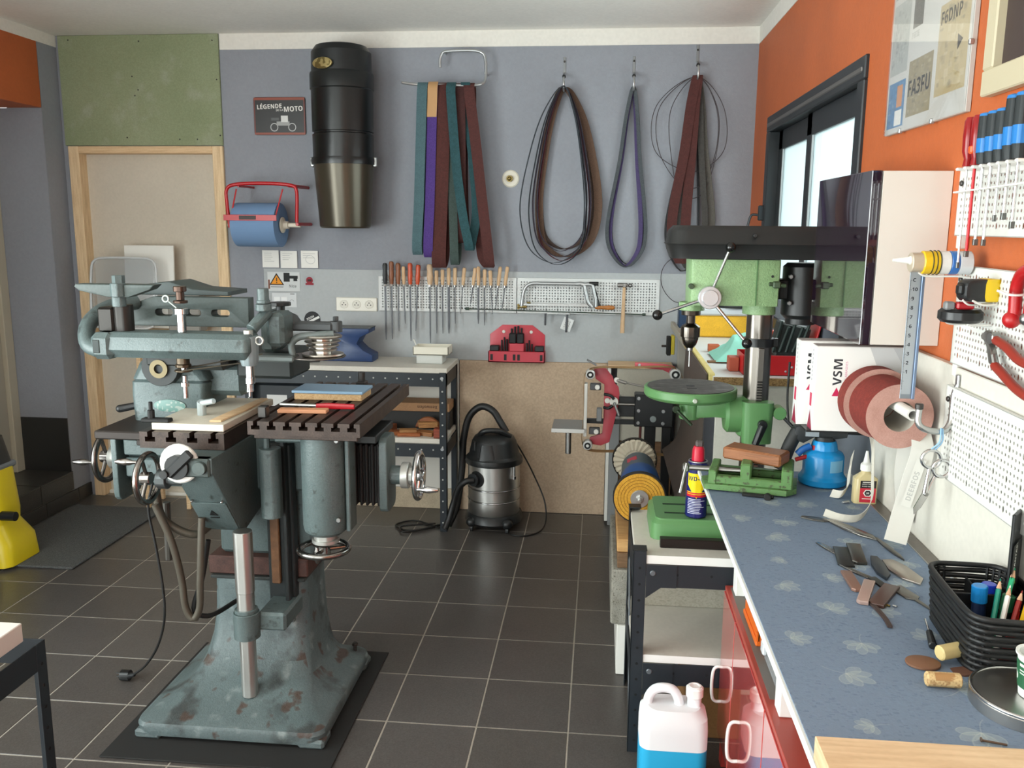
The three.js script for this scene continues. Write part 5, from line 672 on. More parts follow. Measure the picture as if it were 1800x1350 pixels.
// ---------- belt grinder ----------
{
  const z = -4.0, t = thing('belt_grinder', 'red-framed belt grinder with small steel rest table', 'belt grinder', [0.2, 0, z], { w: 1 }), red = M(0xbf4a55, 0.45), blk = M(0x1a1c1e, 0.45);
  const fr = part(t, 'frame_plate', ext([[-0.02, 0.955], [0.035, 0.955], [0.065, 0.92], [0.08, 0.885], [0.095, 0.87], [0.1, 0.84], [0.095, 0.78], [0.075, 0.68], [0.06, 0.61], [0.02, 0.592], [-0.035, 0.6], [-0.03, 0.63], [0.025, 0.65], [0.03, 0.7], [0.03, 0.88], [-0.01, 0.905]], 0.012, { b: 0.002, z }), red, 'red steel frame plate');
  for (const [n, x, y, r] of [['contact_wheel', -0.035, 0.933, 0.022], ['contact_wheel', -0.04, 0.603, 0.022], ['tracking_wheel', 0.345, 0.942, 0.026]]) { const w = part(t, n, cyl(r, 0.05, x, y, z + 0.035, 'z', { b: 0.004 }), M(0xd2d2d0, 0.4, 0.4), 'pale steel wheel'); part(w, 'bearing', [ring(r * 0.68, r * 0.35, 0.004, x, y, z + 0.062, 'z', 20)], blackMatte); part(w, 'axle_bolt', cyl(r * 0.3, 0.008, x, y, z + 0.063, 'z'), M(0xe6e6e4, 0.4)); }
  part(t, 'abrasive_belt', [ribbon([[-0.035, 0.956, z + 0.035], [-0.058, 0.933, z + 0.035], [-0.061, 0.77, z + 0.035], [-0.063, 0.603, z + 0.035], [-0.04, 0.58, z + 0.035], [0.15, 0.578, z + 0.035], [0.36, 0.58, z + 0.035], [0.385, 0.7, z + 0.035], [0.372, 0.942, z + 0.035], [0.345, 0.968, z + 0.035], [0.15, 0.968, z + 0.035]], [0, 0, 0.045], 0.0016, { closed: true, n: 120 })], new THREE.MeshStandardMaterial({ ...mot(0x8f7048, 6, 20, 5, 216, 8), roughness: 0.9 }), 'brown abrasive belt');
  part(t, 'platen', bx2(-0.06, -0.046, 0.645, 0.89, z + 0.01, z + 0.06, 0.002), M(0xdcdad4, 0.5), 'pale platen');
  for (const y of [0.875, 0.668]) { const b = part(t, 'platen_bracket', box(0.05, 0.03, 0.03, -0.01, y, z + 0.03, { c: 0.003 }), M(0x57585a, 0.4, 0.6)); part(b, 'knob', cyl(0.011, 0.012, -0.002, y, z + 0.052, 'z'), white); }
  part(t, 'side_block', box(0.025, 0.06, 0.04, 0.01, 0.745, z + 0.03, { c: 0.003 }), M(0x7d7f80, 0.45, 0.5));
  part(t, 'rest_table', bx2(-0.205, -0.055, 0.668, 0.682, z - 0.13, z + 0.08, 0.002), M(0x9a9a98, 0.35, 0.8), 'square steel rest table');
  part(t, 'table_edge', bx2(-0.206, -0.054, 0.666, 0.684, z + 0.0805, z + 0.084, 0.001), M(0xd5d5d2, 0.45, 0.3));
  part(t, 'table_post', cyl(0.0135, 0.12, -0.13, 0.608, z), steel); part(t, 'table_brace', box(0.03, 0.012, 0.02, -0.18, 0.658, z, { rz: 0.6 }), M(0x6a4c3a, 0.5));
  part(t, 'table_arm', bx2(-0.06, 0.2, 0.69, 0.71, z - 0.05, z - 0.02, 0.002), blk);
  part(t, 'lock_knob', [cyl(0.02, 0.02, 0.075, 0.805, z + 0.022, 'z')], white, 'white lock knob'); part(t, 'pin', cyl(0.012, 0.014, 0.045, 0.808, z + 0.018, 'z'), white); part(t, 'pin', cyl(0.012, 0.014, 0.085, 0.905, z + 0.018, 'z'), white);
  part(t, 'lock_lever', rod([0.075, 0.805, z + 0.04], [0.1, 0.745, z + 0.05], 0.006), M(0x8d8d8c, 0.4, 0.6)); part(t, 'wing_lever', tube([[0.03, 0.84, z + 0.03], [0.06, 0.835, z + 0.04], [0.075, 0.82, z + 0.04]], 0.007), blk); part(t, 'wing_lever', tube([[0.03, 0.778, z + 0.03], [0.05, 0.778, z + 0.045], [0.07, 0.79, z + 0.04]], 0.007), blk);
  part(t, 'gas_strut', [rod([0.085, 0.905, z + 0.02], [0.13, 0.892, z + 0.02], 0.008), rod([0.12, 0.895, z + 0.02], [0.3, 0.86, z + 0.02], 0.0045)], M(0xb5b5b2, 0.3, 0.8));
  part(t, 'tool_arm', bx2(0.08, 0.2, 0.73, 0.822, z - 0.03, z - 0.005, 0.003), blk); part(t, 'guide_rod', rod([0.09, 0.79, z + 0.005], [0.2, 0.79, z + 0.005], 0.006), steel);
  const bl = part(t, 'motor_block', bx2(0.17, 0.345, 0.69, 0.84, z - 0.06, z + 0.02, 0.004), blk, 'black bolted block');
  for (const x of [0.188, 0.3]) for (const y of [0.822, 0.765, 0.708]) part(bl, 'bolt', cyl(0.0085, 0.006, x, y, z + 0.022, 'z', { seg: 10 }), alu);
  part(bl, 'adjuster', cyl(0.015, 0.006, 0.255, 0.728, z + 0.022, 'z', { seg: 12 }), M(0x9aa3a3, 0.4, 0.6));
  part(t, 'spring_arm', ext([[0.165, 0.985], [0.3, 0.98], [0.345, 0.97], [0.345, 0.93], [0.29, 0.955], [0.165, 0.965]], 0.02, { b: 0.002, z }), red, 'red tracking arm'); part(t, 'pivot', cyl(0.007, 0.03, 0.185, 0.975, z, 'z'), alu);
  part(t, 'spark_guard', box(0.05, 0.004, 0.04, -0.03, 0.985, z + 0.03, { rz: -0.5 }), M(0x77787a, 0.4, 0.7));
  part(t, 'stand_post', bx2(0.22, 0.27, 0.32, 0.7, z - 0.05, z, 0.003), blk); part(t, 'stand_post', bx2(0.3, 0.34, 0.32, 0.7, z - 0.05, z, 0.003), blk); part(t, 'tension_screw', rod([0.2, 0.7, z], [0.2, 0.52, z], 0.006), M(0x5a1f1c, 0.5));
  part(t, 'stand_base', bx2(0.12, 0.37, 0.0, 0.32, -4.15, -3.85, 0.004), new THREE.MeshStandardMaterial({ ...wd(0x6a5038, 0x4a3522, 3, 217), roughness: 0.7 }), 'brown wooden stand');
}
// ---------- double buffer on its plinth ----------
{
  const y0 = 0.5, cx = 0.17, cy = 0.635, t = thing('buffing_machine', 'blue double-ended buffing machine with a yellow and a white wheel', 'buffing machine', [cx, y0, -3.33], { w: 1 });
  part(t, 'motor_body', [lathe([[0, -0.15], [0.05, -0.15], [0.066, -0.135], [0.068, -0.02], [0.072, -0.015], [0.072, 0.13], [0.06, 0.145], [0, 0.145]], 36, cx, cy, -3.34, 'z')], M(0x4a5a62, 0.4, 0.1), 'grey motor body');
  part(t, 'blue_cover', lathe([[0.06, 0], [0.0745, 0.001], [0.0755, 0.08], [0.065, 0.105], [0, 0.108]], 36, cx, cy, -3.29, 'z'), M(0x1e4a85, 0.4), 'blue end cover');
  part(t, 'rating_label', box(0.04, 0.002, 0.05, cx - 0.03, cy + 0.064, -3.37, { rz: 0.45 }), M(0xb53a48, 0.5), 'red and white rating label');
  part(t, 'base', [bx2(cx - 0.06, cx + 0.06, y0 + 0.0005, y0 + 0.025, -3.44, -3.22, 0.004), bx2(cx - 0.035, cx + 0.035, y0 + 0.02, cy - 0.05, -3.4, -3.26, 0.006)], M(0x2b3f5c, 0.5));
  const edge = M(0x2b2722, 0.9), yel = new THREE.MeshStandardMaterial({ map: tex(256, (u, v) => mixc([222, 170, 62], [196, 140, 44], vn(u, v, 40, 231)), 6), roughness: 0.9 });
  const wy = part(t, 'yellow_wheel', [lathe([[0, -0.014], [0.09, -0.014], [0.094, -0.008], [0.094, 0.008], [0.09, 0.014], [0, 0.014]], 48, cx - 0.01, cy - 0.005, -3.1, 'z')], yel, 'yellow stitched buffing wheel');
  part(wy, 'blackened_edge', ring(0.0955, 0.09, 0.024, cx - 0.01, cy - 0.005, -3.1, 'z', 48), edge);
  for (const r of [0.045, 0.056, 0.067, 0.078]) part(wy, 'stitch_ring', torus(r, 0.0009, cx - 0.01, cy - 0.005, -3.0855, { rad: 5, seg: 56 }), M(0x9a6a1e, 0.8));
  part(wy, 'flange', [cyl(0.033, 0.008, cx - 0.01, cy - 0.005, -3.08, 'z'), cyl(0.014, 0.014, cx - 0.01, cy - 0.005, -3.072, 'z', { seg: 6 }), cyl(0.007, 0.03, cx - 0.01, cy - 0.005, -3.065, 'z')], M(0xc9c9c6, 0.3, 0.8), 'steel flange and nut');
  part(t, 'arbor', cyl(0.013, 0.5, cx - 0.005, cy, -3.35, 'z'), steel);
  const ww = part(t, 'white_wheel', Array.from({ length: 22 }, (_, k) => { const a = k * 2 * PI / 22; return at(box(0.05, 0.026, 0.026, 0.063, 0, 0, { c: 0.006, rx: 0.35 }), cx - 0.01, cy + 0.005, -3.58, 0, 0, a); }).concat([cyl(0.06, 0.022, cx - 0.01, cy + 0.005, -3.58, 'z')]), M(0xc9bfab, 0.95), 'pleated white cloth wheel');
  part(ww, 'blackened_edge', ring(0.093, 0.086, 0.02, cx - 0.01, cy + 0.005, -3.585, 'z', 44), edge);
  // plinth of blocks
  const conc = new THREE.MeshStandardMaterial({ map: tex(256, (u, v) => { const n = fbm(u, v, 12, 241), s = vn(u, v, 90, 243); return [150, 147, 136].map((c) => c + (n - 0.5) * 40 - (s > 0.85 ? 45 : 0)); }, 3), roughness: 0.95, bumpMap: bumpFine, bumpScale: 0.002 });
  single('concrete_block', 'pale concrete block under the wooden packers of the buffing machine', 'block', bx2(0.066, 0.3, 0.19, 0.395, -3.6, -2.98, 0.006), conc);
  single('wood_packer', 'brown wood packer on the concrete block', 'packer', bx2(0.085, 0.28, 0.396, 0.452, -3.55, -3.0, 0.003), new THREE.MeshStandardMaterial({ ...wd(0x7d6248, 0x5c432c, 3, 218), roughness: 0.7 }));
  single('wood_packer', 'pale wood packer directly under the buffing machine', 'packer', bx2(0.083, 0.27, 0.4525, 0.4995, -3.52, -3.01, 0.003), new THREE.MeshStandardMaterial({ ...wd(0xc9a06a, 0xa87c48, 3, 219), roughness: 0.7 }));
  single('white_unit', 'white cabinet carcass under the concrete block', 'cabinet', bx2(0.09, 0.36, 0.001, 0.189, -3.62, -2.975, 0.002), white);
}
// ---------- punched steel stand with the drill press ----------
{
  const t = thing('drill_stand', 'dark punched-steel stand with pale boards under the drill press', 'stand', [0.42, 0, -2.75], { w: 1 }), x0 = 0.118, x1 = 0.745, zf = -2.5, zb = -2.94;
  const holes = (n, f) => Array.from({ length: n }, (_, i) => f(i / (n - 1)));
  for (const [x, z, sx, sz] of [[x0, zf, 1, -1], [x1, zf, -1, -1], [x0, zb, 1, 1], [x1, zb, -1, 1]]) {
    const l = part(t, 'leg', [bx2(x, x + sx * 0.038, 0, 0.652, z, z + sz * 0.003, 0.001), bx2(x, x + sx * 0.003, 0, 0.652, z, z + sz * 0.038, 0.001)], legPaint);
    if (x === x0) { part(l, 'punched_holes', holes(12, (u) => cyl(0.0042, 0.001, x + 0.02, 0.04 + u * 0.56, z + (z === zf ? 0.0006 : sz * 0.003 + 0.0006), 'z', { seg: 8 })), M(0x08090a, 0.9), null, 'stuff'); part(l, 'end_cap', bx2(x - 0.002, x + 0.04, 0.652, 0.657, z - 0.0415 * (sz < 0 ? 1 : 0), z + 0.0415 * (sz > 0 ? 1 : 0), 0.002), blackPlastic); }
  }
  part(t, 'worktop', bx2(x0 + 0.005, x1 - 0.005, 0.615, 0.638, zb + 0.004, zf - 0.006, 0.002), whiteMelamine, 'pale board top');
  part(t, 'front_edge', bx2(x0 + 0.039, x1 - 0.039, 0.613, 0.639, zf - 0.0058, zf - 0.0045, 0), M(0xe4e4e0, 0.5));
  part(t, 'shelf', bx2(x0 + 0.005, x1 - 0.005, 0.3, 0.322, zb + 0.004, zf - 0.006, 0.002), whiteMelamine, 'pale lower shelf');
  part(t, 'front_edge', bx2(x0 + 0.039, x1 - 0.039, 0.299, 0.323, zf - 0.0058, zf - 0.0045, 0), M(0xe4e4e0, 0.5));
  for (const y of [0.542, 0.228]) {
    const r = part(t, 'rail', bx2(x0 + 0.0385, x1 - 0.0385, y, y + 0.07, zf - 0.004, zf - 0.001, 0.001), legPaint);
    part(r, 'gusset', ext([[0, 0.07], [0.09, 0.07], [0.09, 0], [0.045, 0], [0, -0.035]], 0.003, { x: x0 + 0.0385, y, z: zf + 0.001 }), legPaint);
    part(r, 'bolt', cyl(0.0085, 0.005, x0 + 0.058, y + 0.045, zf + 0.004, 'z', { seg: 12 }), M(0x6f757a, 0.4, 0.6));
    part(r, 'punched_holes', holes(5, (u) => cyl(0.0042, 0.001, x0 + 0.13 + u * 0.4, y + 0.04, zf - 0.0006, 'z', { seg: 8 })), M(0x15181a, 0.9), null, 'stuff');
    part(t, 'side_rail', bx2(x0, x0 + 0.003, y, y + 0.07, zb, zf - 0.04, 0.001), legPaint);
  }
  part(t, 'cross_brace', rod([x0 + 0.006, 0.5, zb + 0.01], [x0 + 0.006, 0.05, zf - 0.05], 0.004), M(0x6f757a, 0.4, 0.5));
  single('grey_blockboard', 'speckled grey block at the back of the stand shelf', 'block', bx2(0.17, 0.66, 0.3225, 0.43, -2.93, -2.86, 0.003), new THREE.MeshStandardMaterial({ map: chipTex(0xa39d8f, 0x8a8577, 3, 9), roughness: 0.9 }));
  single('dark_timber', 'dark brown timber lying on the speckled block', 'timber', bx2(0.165, 0.66, 0.4305, 0.49, -2.93, -2.85, 0.003), new THREE.MeshStandardMaterial({ ...wd(0x5c4030, 0x36241a, 3, 220), roughness: 0.6 }));
  single('cardboard_box', 'brown cardboard box under the stand shelf behind the canister', 'carton', bx2(0.3, 0.52, 0.001, 0.21, -2.86, -2.6, 0.003), new THREE.MeshStandardMaterial({ ...mot(0x8a6238, 7, 8, 2, 245), roughness: 0.8 }));
  single('grey_panel_board', 'grey-beige board leaning inside the stand', 'board', bx2(0.15, 0.29, 0.001, 0.2, -2.9, -2.88, 0.002), M(0x9a9484, 0.7));
  single('steel_bar', 'dark square steel bar in front of the drill press base', 'bar', bx2(0.2, 0.7, 0.6385, 0.667, -2.6, -2.572, 0.002), M(0x2b2320, 0.4, 0.6));
  // drill press
  const lg = new THREE.MeshStandardMaterial({ ...mot(0x8fb07f, 5, 40, 3, 251, 9), roughness: 0.42, bumpMap: bumpFine, bumpScale: 0.001 }), dg = M(0x5c8a56, 0.38), y0 = 0.6385;
  const d = thing('drill_press', 'green bench drill press with black belt cover and round table', 'drill press', [0.4, y0, -2.78], { w: 1 }), cx = 0.495, cz = -2.79;
  const bs = part(d, 'base', [loft([{ y: y0, w: 0.46, d: 0.26, x: 0.405, z: -2.77, r: 0.03 }, { y: y0 + 0.05, w: 0.455, d: 0.255, x: 0.405, z: -2.77, r: 0.03 }, { y: y0 + 0.06, w: 0.43, d: 0.235, x: 0.405, z: -2.77, r: 0.025 }, { y: y0 + 0.066, w: 0.43, d: 0.235, x: 0.405, z: -2.77, r: 0.025 }], 5), cyl(0.058, 0.07, cx, y0 + 0.09, cz)], dg, 'green cast base');
  for (const z of [-2.71, -2.8]) part(bs, 'slot', bx2(0.22, 0.4, y0 + 0.064, y0 + 0.0672, z - 0.006, z + 0.006, 0), M(0x14301a, 0.7));
  part(d, 'column', [cyl(0.04, 0.7, cx, y0 + 0.4, cz)], M(0x7d7770, 0.28, 0.95), 'polished steel column');
  const rk = part(d, 'rack', bx2(cx - 0.006, cx + 0.012, y0 + 0.1, 1.23, cz + 0.034, cz + 0.045, 0.001), M(0x8f8a84, 0.35, 0.9), 'toothed rack');
  part(rk, 'rack_teeth', Array.from({ length: 44 }, (_, k) => box(0.016, 0.0035, 0.004, cx + 0.003, 0.76 + k * 0.0085, cz + 0.0468, { c: 0.0005 })), M(0x2b2927, 0.5, 0.7), null, 'stuff');
  part(d, 'rack_collar', [ring(0.047, 0.04, 0.026, cx, 1.245, cz, 'y', 32), box(0.025, 0.026, 0.02, cx + 0.045, 1.245, cz + 0.01)], blackPlastic, 'black collar');
  const hd = part(d, 'head', [loft([{ y: 1.362, w: 0.262, d: 0.16, x: 0.402, z: -2.79, r: 0.012 }, { y: 1.5, w: 0.266, d: 0.165, x: 0.402, z: -2.79, r: 0.012 }], 3), cyl(0.05, 0.04, cx - 0.005, 1.352, cz), cyl(0.04, 0.025, 0.285, 1.353, -2.79)], lg, 'pale green head casting');
  part(hd, 'seam', bx2(0.463, 0.466, 1.364, 1.5, -2.7068, -2.705, 0), M(0x4f7a4a, 0.6)); part(hd, 'screw_hole', cyl(0.004, 0.002, 0.51, 1.452, -2.706, 'z', { seg: 8 }), blackMatte); part(hd, 'lock_screw', [cyl(0.008, 0.03, 0.272, 1.42, -2.7, 'z'), rod([0.5, 1.43, -2.7], [0.55, 1.425, -2.7], 0.006), box(0.022, 0.02, 0.02, 0.522, 1.428, -2.7, { c: 0.003 })], M(0x3f4f38, 0.45, 0.2));
  part(d, 'belt_cover', [loft([{ y: 1.502, w: 0.53, d: 0.2, x: 0.478, z: -2.79, r: 0.05 }, { y: 1.54, w: 0.55, d: 0.22, x: 0.476, z: -2.79, r: 0.055 }, { y: 1.546, w: 0.56, d: 0.23, x: 0.476, z: -2.79, r: 0.06 }, { y: 1.552, w: 0.55, d: 0.22, x: 0.476, z: -2.79, r: 0.055 }, { y: 1.585, w: 0.54, d: 0.21, x: 0.476, z: -2.79, r: 0.055 }, { y: 1.6, w: 0.51, d: 0.18, x: 0.476, z: -2.79, r: 0.05 }], 7)], M(0x1f2020, 0.5), 'black belt cover');
  part(d, 'cover_knob', cyl(0.006, 0.02, 0.447, 1.572, -2.675, 'z'), blackPlastic);
  const hub = part(d, 'feed_hub', [cyl(0.034, 0.03, 0.326, 1.388, -2.69, 'z'), cyl(0.024, 0.012, 0.326, 1.388, -2.67, 'z')], M(0xc9ccd0, 0.3, 0.6), 'silver feed hub');
  for (const [x, y] of [[0.377, 1.538], [0.172, 1.336], [0.438, 1.256]]) { const a = [0.326 + (x - 0.326) * 0.18, 1.388 + (y - 1.388) * 0.18, -2.69], s = part(hub, 'feed_handle', rod(a, [x, y, -2.66], 0.0048), chrome); part(s, 'ball_knob', ball(0.0155, x, y, -2.658), M(0x121314, 0.2)); }
  part(d, 'quill', [cyl(0.03, 0.02, 0.284, 1.335, -2.79), cyl(0.014, 0.05, 0.284, 1.31, -2.79)], M(0x4a433d, 0.35, 0.8));
  part(d, 'chuck', lathe([[0, 1.222], [0.012, 1.222], [0.02, 1.232], [0.026, 1.25], [0.026, 1.255], [0.03, 1.257], [0.03, 1.288], [0.026, 1.292], [0.014, 1.3], [0, 1.3]], 28, 0.284, 0, -2.79), M(0x6a645e, 0.25, 1), 'steel drill chuck');
  part(d, 'twist_drill', [cyl(0.0032, 0.062, 0.285, 1.192, -2.79, 'y', { seg: 8 }), cyl(0.009, 0.012, 0.285, 1.218, -2.79)], steel);
  const tb = part(d, 'table', lathe([[0, 1.063], [0.13, 1.063], [0.14, 1.068], [0.145, 1.075], [0.145, 1.095], [0.142, 1.0985], [0, 1.0985]], 56, 0.292, 0, -2.79), dg, 'round green table');
  part(tb, 'worn_top', [cyl(0.135, 0.0014, 0.292, 1.0995, -2.79, 'y', { seg: 48 })], new THREE.MeshStandardMaterial({ map: tex(256, (u, v) => { const n = fbm(u, v, 14, 252), s = Math.pow(vn(u, v, 6, 254, 50), 6); return [70, 68, 64].map((c) => c + (n - 0.5) * 50 + s * 70); }, 5), roughness: 0.5, metalness: 0.4 }), 'scuffed dark metal table top');
  part(tb, 'centre_hole', [cyl(0.014, 0.001, 0.292, 1.1006, -2.79), box(0.03, 0.001, 0.012, 0.292, 1.1006, -2.745)], blackMatte); part(tb, 'stop_screw', cyl(0.007, 0.016, 0.292, 1.08, -2.644, 'z'), M(0xb9c4b4, 0.4, 0.4));
  part(d, 'table_arm', [cyl(0.032, 0.07, 0.292, 1.03, -2.79), at(ext([[0, 0.03], [0.14, 0.04], [0.14, -0.03], [0.06, -0.025], [0, -0.03]], 0.05, { b: 0.004 }), 0.31, 1.03, -2.79), cyl(0.06, 0.11, 0.455, 1.015, -2.79, 'x', { b: 0.01 }), cyl(0.055, 0.11, cx, 1.0, cz, 'y', { b: 0.006 }), loft([{ y: 0.935, w: 0.09, d: 0.05, x: cx, z: cz + 0.05, r: 0.02 }, { y: 1.065, w: 0.095, d: 0.06, x: cx, z: cz + 0.05, r: 0.02 }], 4), cyl(0.02, 0.05, cx + 0.065, 1.032, cz + 0.045, 'z')], dg, 'green table bracket');
  part(d, 'crank', [cyl(0.014, 0.02, cx + 0.01, 1.0, cz + 0.09, 'z'), rod([cx + 0.01, 1.0, cz + 0.1], [cx - 0.012, 0.94, cz + 0.105], 0.013, 0.011)], blackPlastic, 'black crank handle');
  part(d, 'lock_handle', rod([cx + 0.075, 1.022, cz + 0.06], [cx + 0.105, 0.992, cz + 0.075], 0.0055), blackPlastic); part(d, 'tilt_handle', [cyl(0.012, 0.016, 0.248, 1.03, -2.755, 'z'), rod([0.25, 1.028, -2.745], [0.295, 0.985, -2.73], 0.0055)], M(0x22331f, 0.4, 0.2));
  const mo = part(d, 'motor', [cyl(0.06, 0.17, 0.618, 1.405, -2.8, 'y', { b: 0.012 }), cyl(0.045, 0.02, 0.618, 1.312, -2.8)], M(0x18191a, 0.4), 'black motor');
  for (const [x, y] of [[0.572, 1.45], [0.572, 1.37], [0.664, 1.45], [0.664, 1.37]]) part(mo, 'bolt', cyl(0.007, 0.012, x, y, -2.748, 'z', { seg: 6 }), alu);
  part(d, 'motor_bracket', [bx2(0.53, 0.57, 1.38, 1.44, -2.84, -2.76, 0.004)], blackMatte);
}
// ---------- bench with the blue cloth, red cabinet beneath ----------
const BY = 0.8905;
{
  const cloth = new THREE.MeshStandardMaterial({ map: (() => { const t = cv(1024, 1024, (c) => {
    c.fillStyle = '#6f8095'; c.fillRect(0, 0, 1024, 1024);
    for (let k = 0; k < 9000; k++) { const x = rnd(0, 1024), y = rnd(0, 1024), g = rnd(-1, 1); c.fillStyle = g > 0 ? `rgba(120,142,170,${0.05 + 0.1 * g})` : `rgba(50,66,96,${0.05 - 0.12 * g})`; c.fillRect(x, y, rnd(2, 14), rnd(2, 9)); }
    const leaf = (x, y, s, a) => { c.save(); c.translate(x, y); c.rotate(a); c.scale(s, s); c.fillStyle = 'rgba(168,176,172,0.33)'; c.strokeStyle = 'rgba(178,184,178,0.33)'; c.lineWidth = 1.6;
      for (let p = 0; p < 5; p++) { const r = -1.3 + p * 0.62, L = 44 - Math.abs(p - 2) * 6; c.save(); c.rotate(r); c.beginPath(); c.moveTo(0, 0); c.bezierCurveTo(L * 0.5, -15, L * 0.9, -9, L, 0); c.bezierCurveTo(L * 0.9, 9, L * 0.5, 15, 0, 0); c.fill(); c.stroke(); c.restore(); }
      c.beginPath(); c.moveTo(0, 0); c.quadraticCurveTo(-22, 7, -36, 2); c.stroke(); c.restore(); };
    for (let i = 0; i < 5; i++) for (let j = 0; j < 5; j++) leaf(100 + i * 205 + (j % 2) * 100 - 50 + rnd(-45, 45), 100 + j * 205 + rnd(-55, 55), rnd(1.1, 1.75), rnd(-0.6, 6));
  }); t.wrapS = t.wrapT = THREE.RepeatWrapping; t.repeat.set(1.55, 1.55); return t; })(), roughness: 0.75, bumpMap: bumpFine, bumpScale: 0.0004 });
  const t = thing('workbench', 'long workbench covered with a blue leaf-patterned cloth', 'workbench', [0.53, 0, -1.5], { w: 1 });
  part(t, 'bench_slab', bx2(0.302, XR - 0.021, 0.874, 0.8885, -2.58, -0.4, 0.001), M(0xd9dcd8, 0.5), 'white-edged slab');
  part(t, 'cloth_cover', bx2(0.307, 0.712, 0.8885, 0.8903, -2.578, -0.4, 0.0004), cloth, 'blue leaf-patterned cloth');
  part(t, 'rear_strip', bx2(0.714, XR - 0.021, 0.8885, 0.8905, -2.45, -0.4, 0.0005), new THREE.MeshStandardMaterial({ ...mot(0x6b645d, 8, 8, 3, 261, 5), roughness: 0.35, metalness: 0.3 }), 'grey metal strip along the wall');
  part(t, 'strip_edge', bx2(0.7115, 0.7138, 0.8885, 0.892, -2.45, -0.4, 0.0004), M(0xb4b4b2, 0.3, 0.8));
  for (const z of [-2.44, -1.81, -0.6]) part(t, 'support_block', bx2(0.405, 0.44, 0.5615, 0.8735, z - 0.025, z + 0.025, 0.002), M(0xe6e6e2, 0.5), 'white support block');
  single('bench_plank', 'pale wooden plank lying across the near end of the bench', 'plank', bx2(0.303, 0.742, 0.8908, 0.925, -1.12, -0.86, 0.001), new THREE.MeshStandardMaterial({ ...wd(0xcdb594, 0xb59a74, 2.5, 262), roughness: 0.6 }));
  // red cabinet with glossy doors
  const c = thing('red_cabinet', 'glossy red low cabinet with white loop handles under the bench', 'cabinet', [0.56, 0, -1.6], { w: 1 }), gred = M(0xbd4b47, 0.08, 0, { clearcoat: 1, clearcoatRoughness: 0.03 });
  part(c, 'carcass', [bx2(0.405, 0.745, 0.09, 0.545, -2.495, -2.48, 0.001), bx2(0.405, 0.745, 0.09, 0.105, -2.495, -0.6, 0.001), bx2(0.73, 0.745, 0.09, 0.545, -2.495, -0.6, 0.001)], M(0xa9392f, 0.4));
  part(c, 'cabinet_top', bx2(0.388, 0.745, 0.546, 0.5605, -2.495, -0.6, 0.001), M(0xa8453a, 0.35), 'red cabinet top');
  part(c, 'top_mat', bx2(0.4, 0.74, 0.5605, 0.5612, -2.48, -1.86, 0), M(0x77706a, 0.5), 'grey mat on the cabinet top');
  [[-2.495, -2.282], [-2.278, -1.842], [-1.838, -1.2], [-1.196, -0.6]].forEach(([a, b], i) => { const d = part(c, 'door', bx2(0.385, 0.403, 0.1, 0.544, a + 0.002, b - 0.002, 0.001), gred, 'glossy red door'); const z = [-2.45, -2.13, -1.6, -1.1][i], y = [0.27, 0.285, 0.285, 0.285][i]; part(d, 'handle', tube([[0.386, y + 0.055, z], [0.37, y + 0.055, z], [0.361, y + 0.046, z], [0.361, y - 0.046, z], [0.37, y - 0.055, z], [0.386, y - 0.055, z]], 0.0048, { n: 40 }), M(0xe4e2de, 0.35), 'white loop handle'); });
  for (const z of [-2.47, -1.5, -0.65]) part(c, 'foot', bx2(0.395, 0.43, 0, 0.1, z - 0.02, z + 0.02, 0.002), M(0xb83a35, 0.4)); for (const z of [-2.47, -0.65]) part(c, 'foot', bx2(0.7, 0.735, 0, 0.1, z - 0.02, z + 0.02, 0.002), M(0xb83a35, 0.4));
  // things kept between cabinet and bench
  single('metal_bracket', 'small grey metal bracket on the far end of the cabinet', 'bracket', [bx2(0.43, 0.47, 0.5615, 0.61, -2.44, -2.4, 0.002), bx2(0.43, 0.5, 0.5615, 0.566, -2.44, -2.4, 0.001)], alu);
  single('yellow_tape', 'yellow tape roll tucked under the bench', 'tape', ring(0.035, 0.02, 0.05, 0.47, 0.5875, -2.34, 'y', 28), M(0xd8cf1e, 0.4));
  { const o = thing('orange_case', 'open orange plastic case of small bits under the bench', 'case', [0.49, 0.5615, -2.2], { w: 1 }); part(o, 'case_body', [bx2(0.41, 0.56, 0.5615, 0.575, -2.31, -2.11, 0.003), bx2(0.415, 0.42, 0.575, 0.6, -2.31, -2.11, 0.001), bx2(0.41, 0.56, 0.575, 0.6, -2.115, -2.11, 0.001)], M(0xd8651c, 0.4)); for (let k = 0; k < 7; k++) part(o, 'bit', cyl(0.003, 0.03, 0.445 + (k % 2) * 0.014, 0.59, -2.28 + k * 0.022), M(0x2b2b2b, 0.4, 0.5)); }
  { const o = thing('clear_box', 'clear plastic storage box under the bench', 'box', [0.47, 0.5615, -1.95], { w: 1 }); part(o, 'box_body', bx2(0.42, 0.56, 0.5615, 0.62, -2.05, -1.88, 0.006), new THREE.MeshPhysicalMaterial({ color: 0xcfd4d8, roughness: 0.15, transmission: 0.6, thickness: 0 })); part(o, 'catch', box(0.012, 0.03, 0.03, 0.415, 0.6, -2.03, { c: 0.004 }), M(0xc9cdd0, 0.3)); part(o, 'contents', bx2(0.43, 0.55, 0.565, 0.59, -2.04, -1.89, 0.003), M(0x3a3d40, 0.5)); }
}
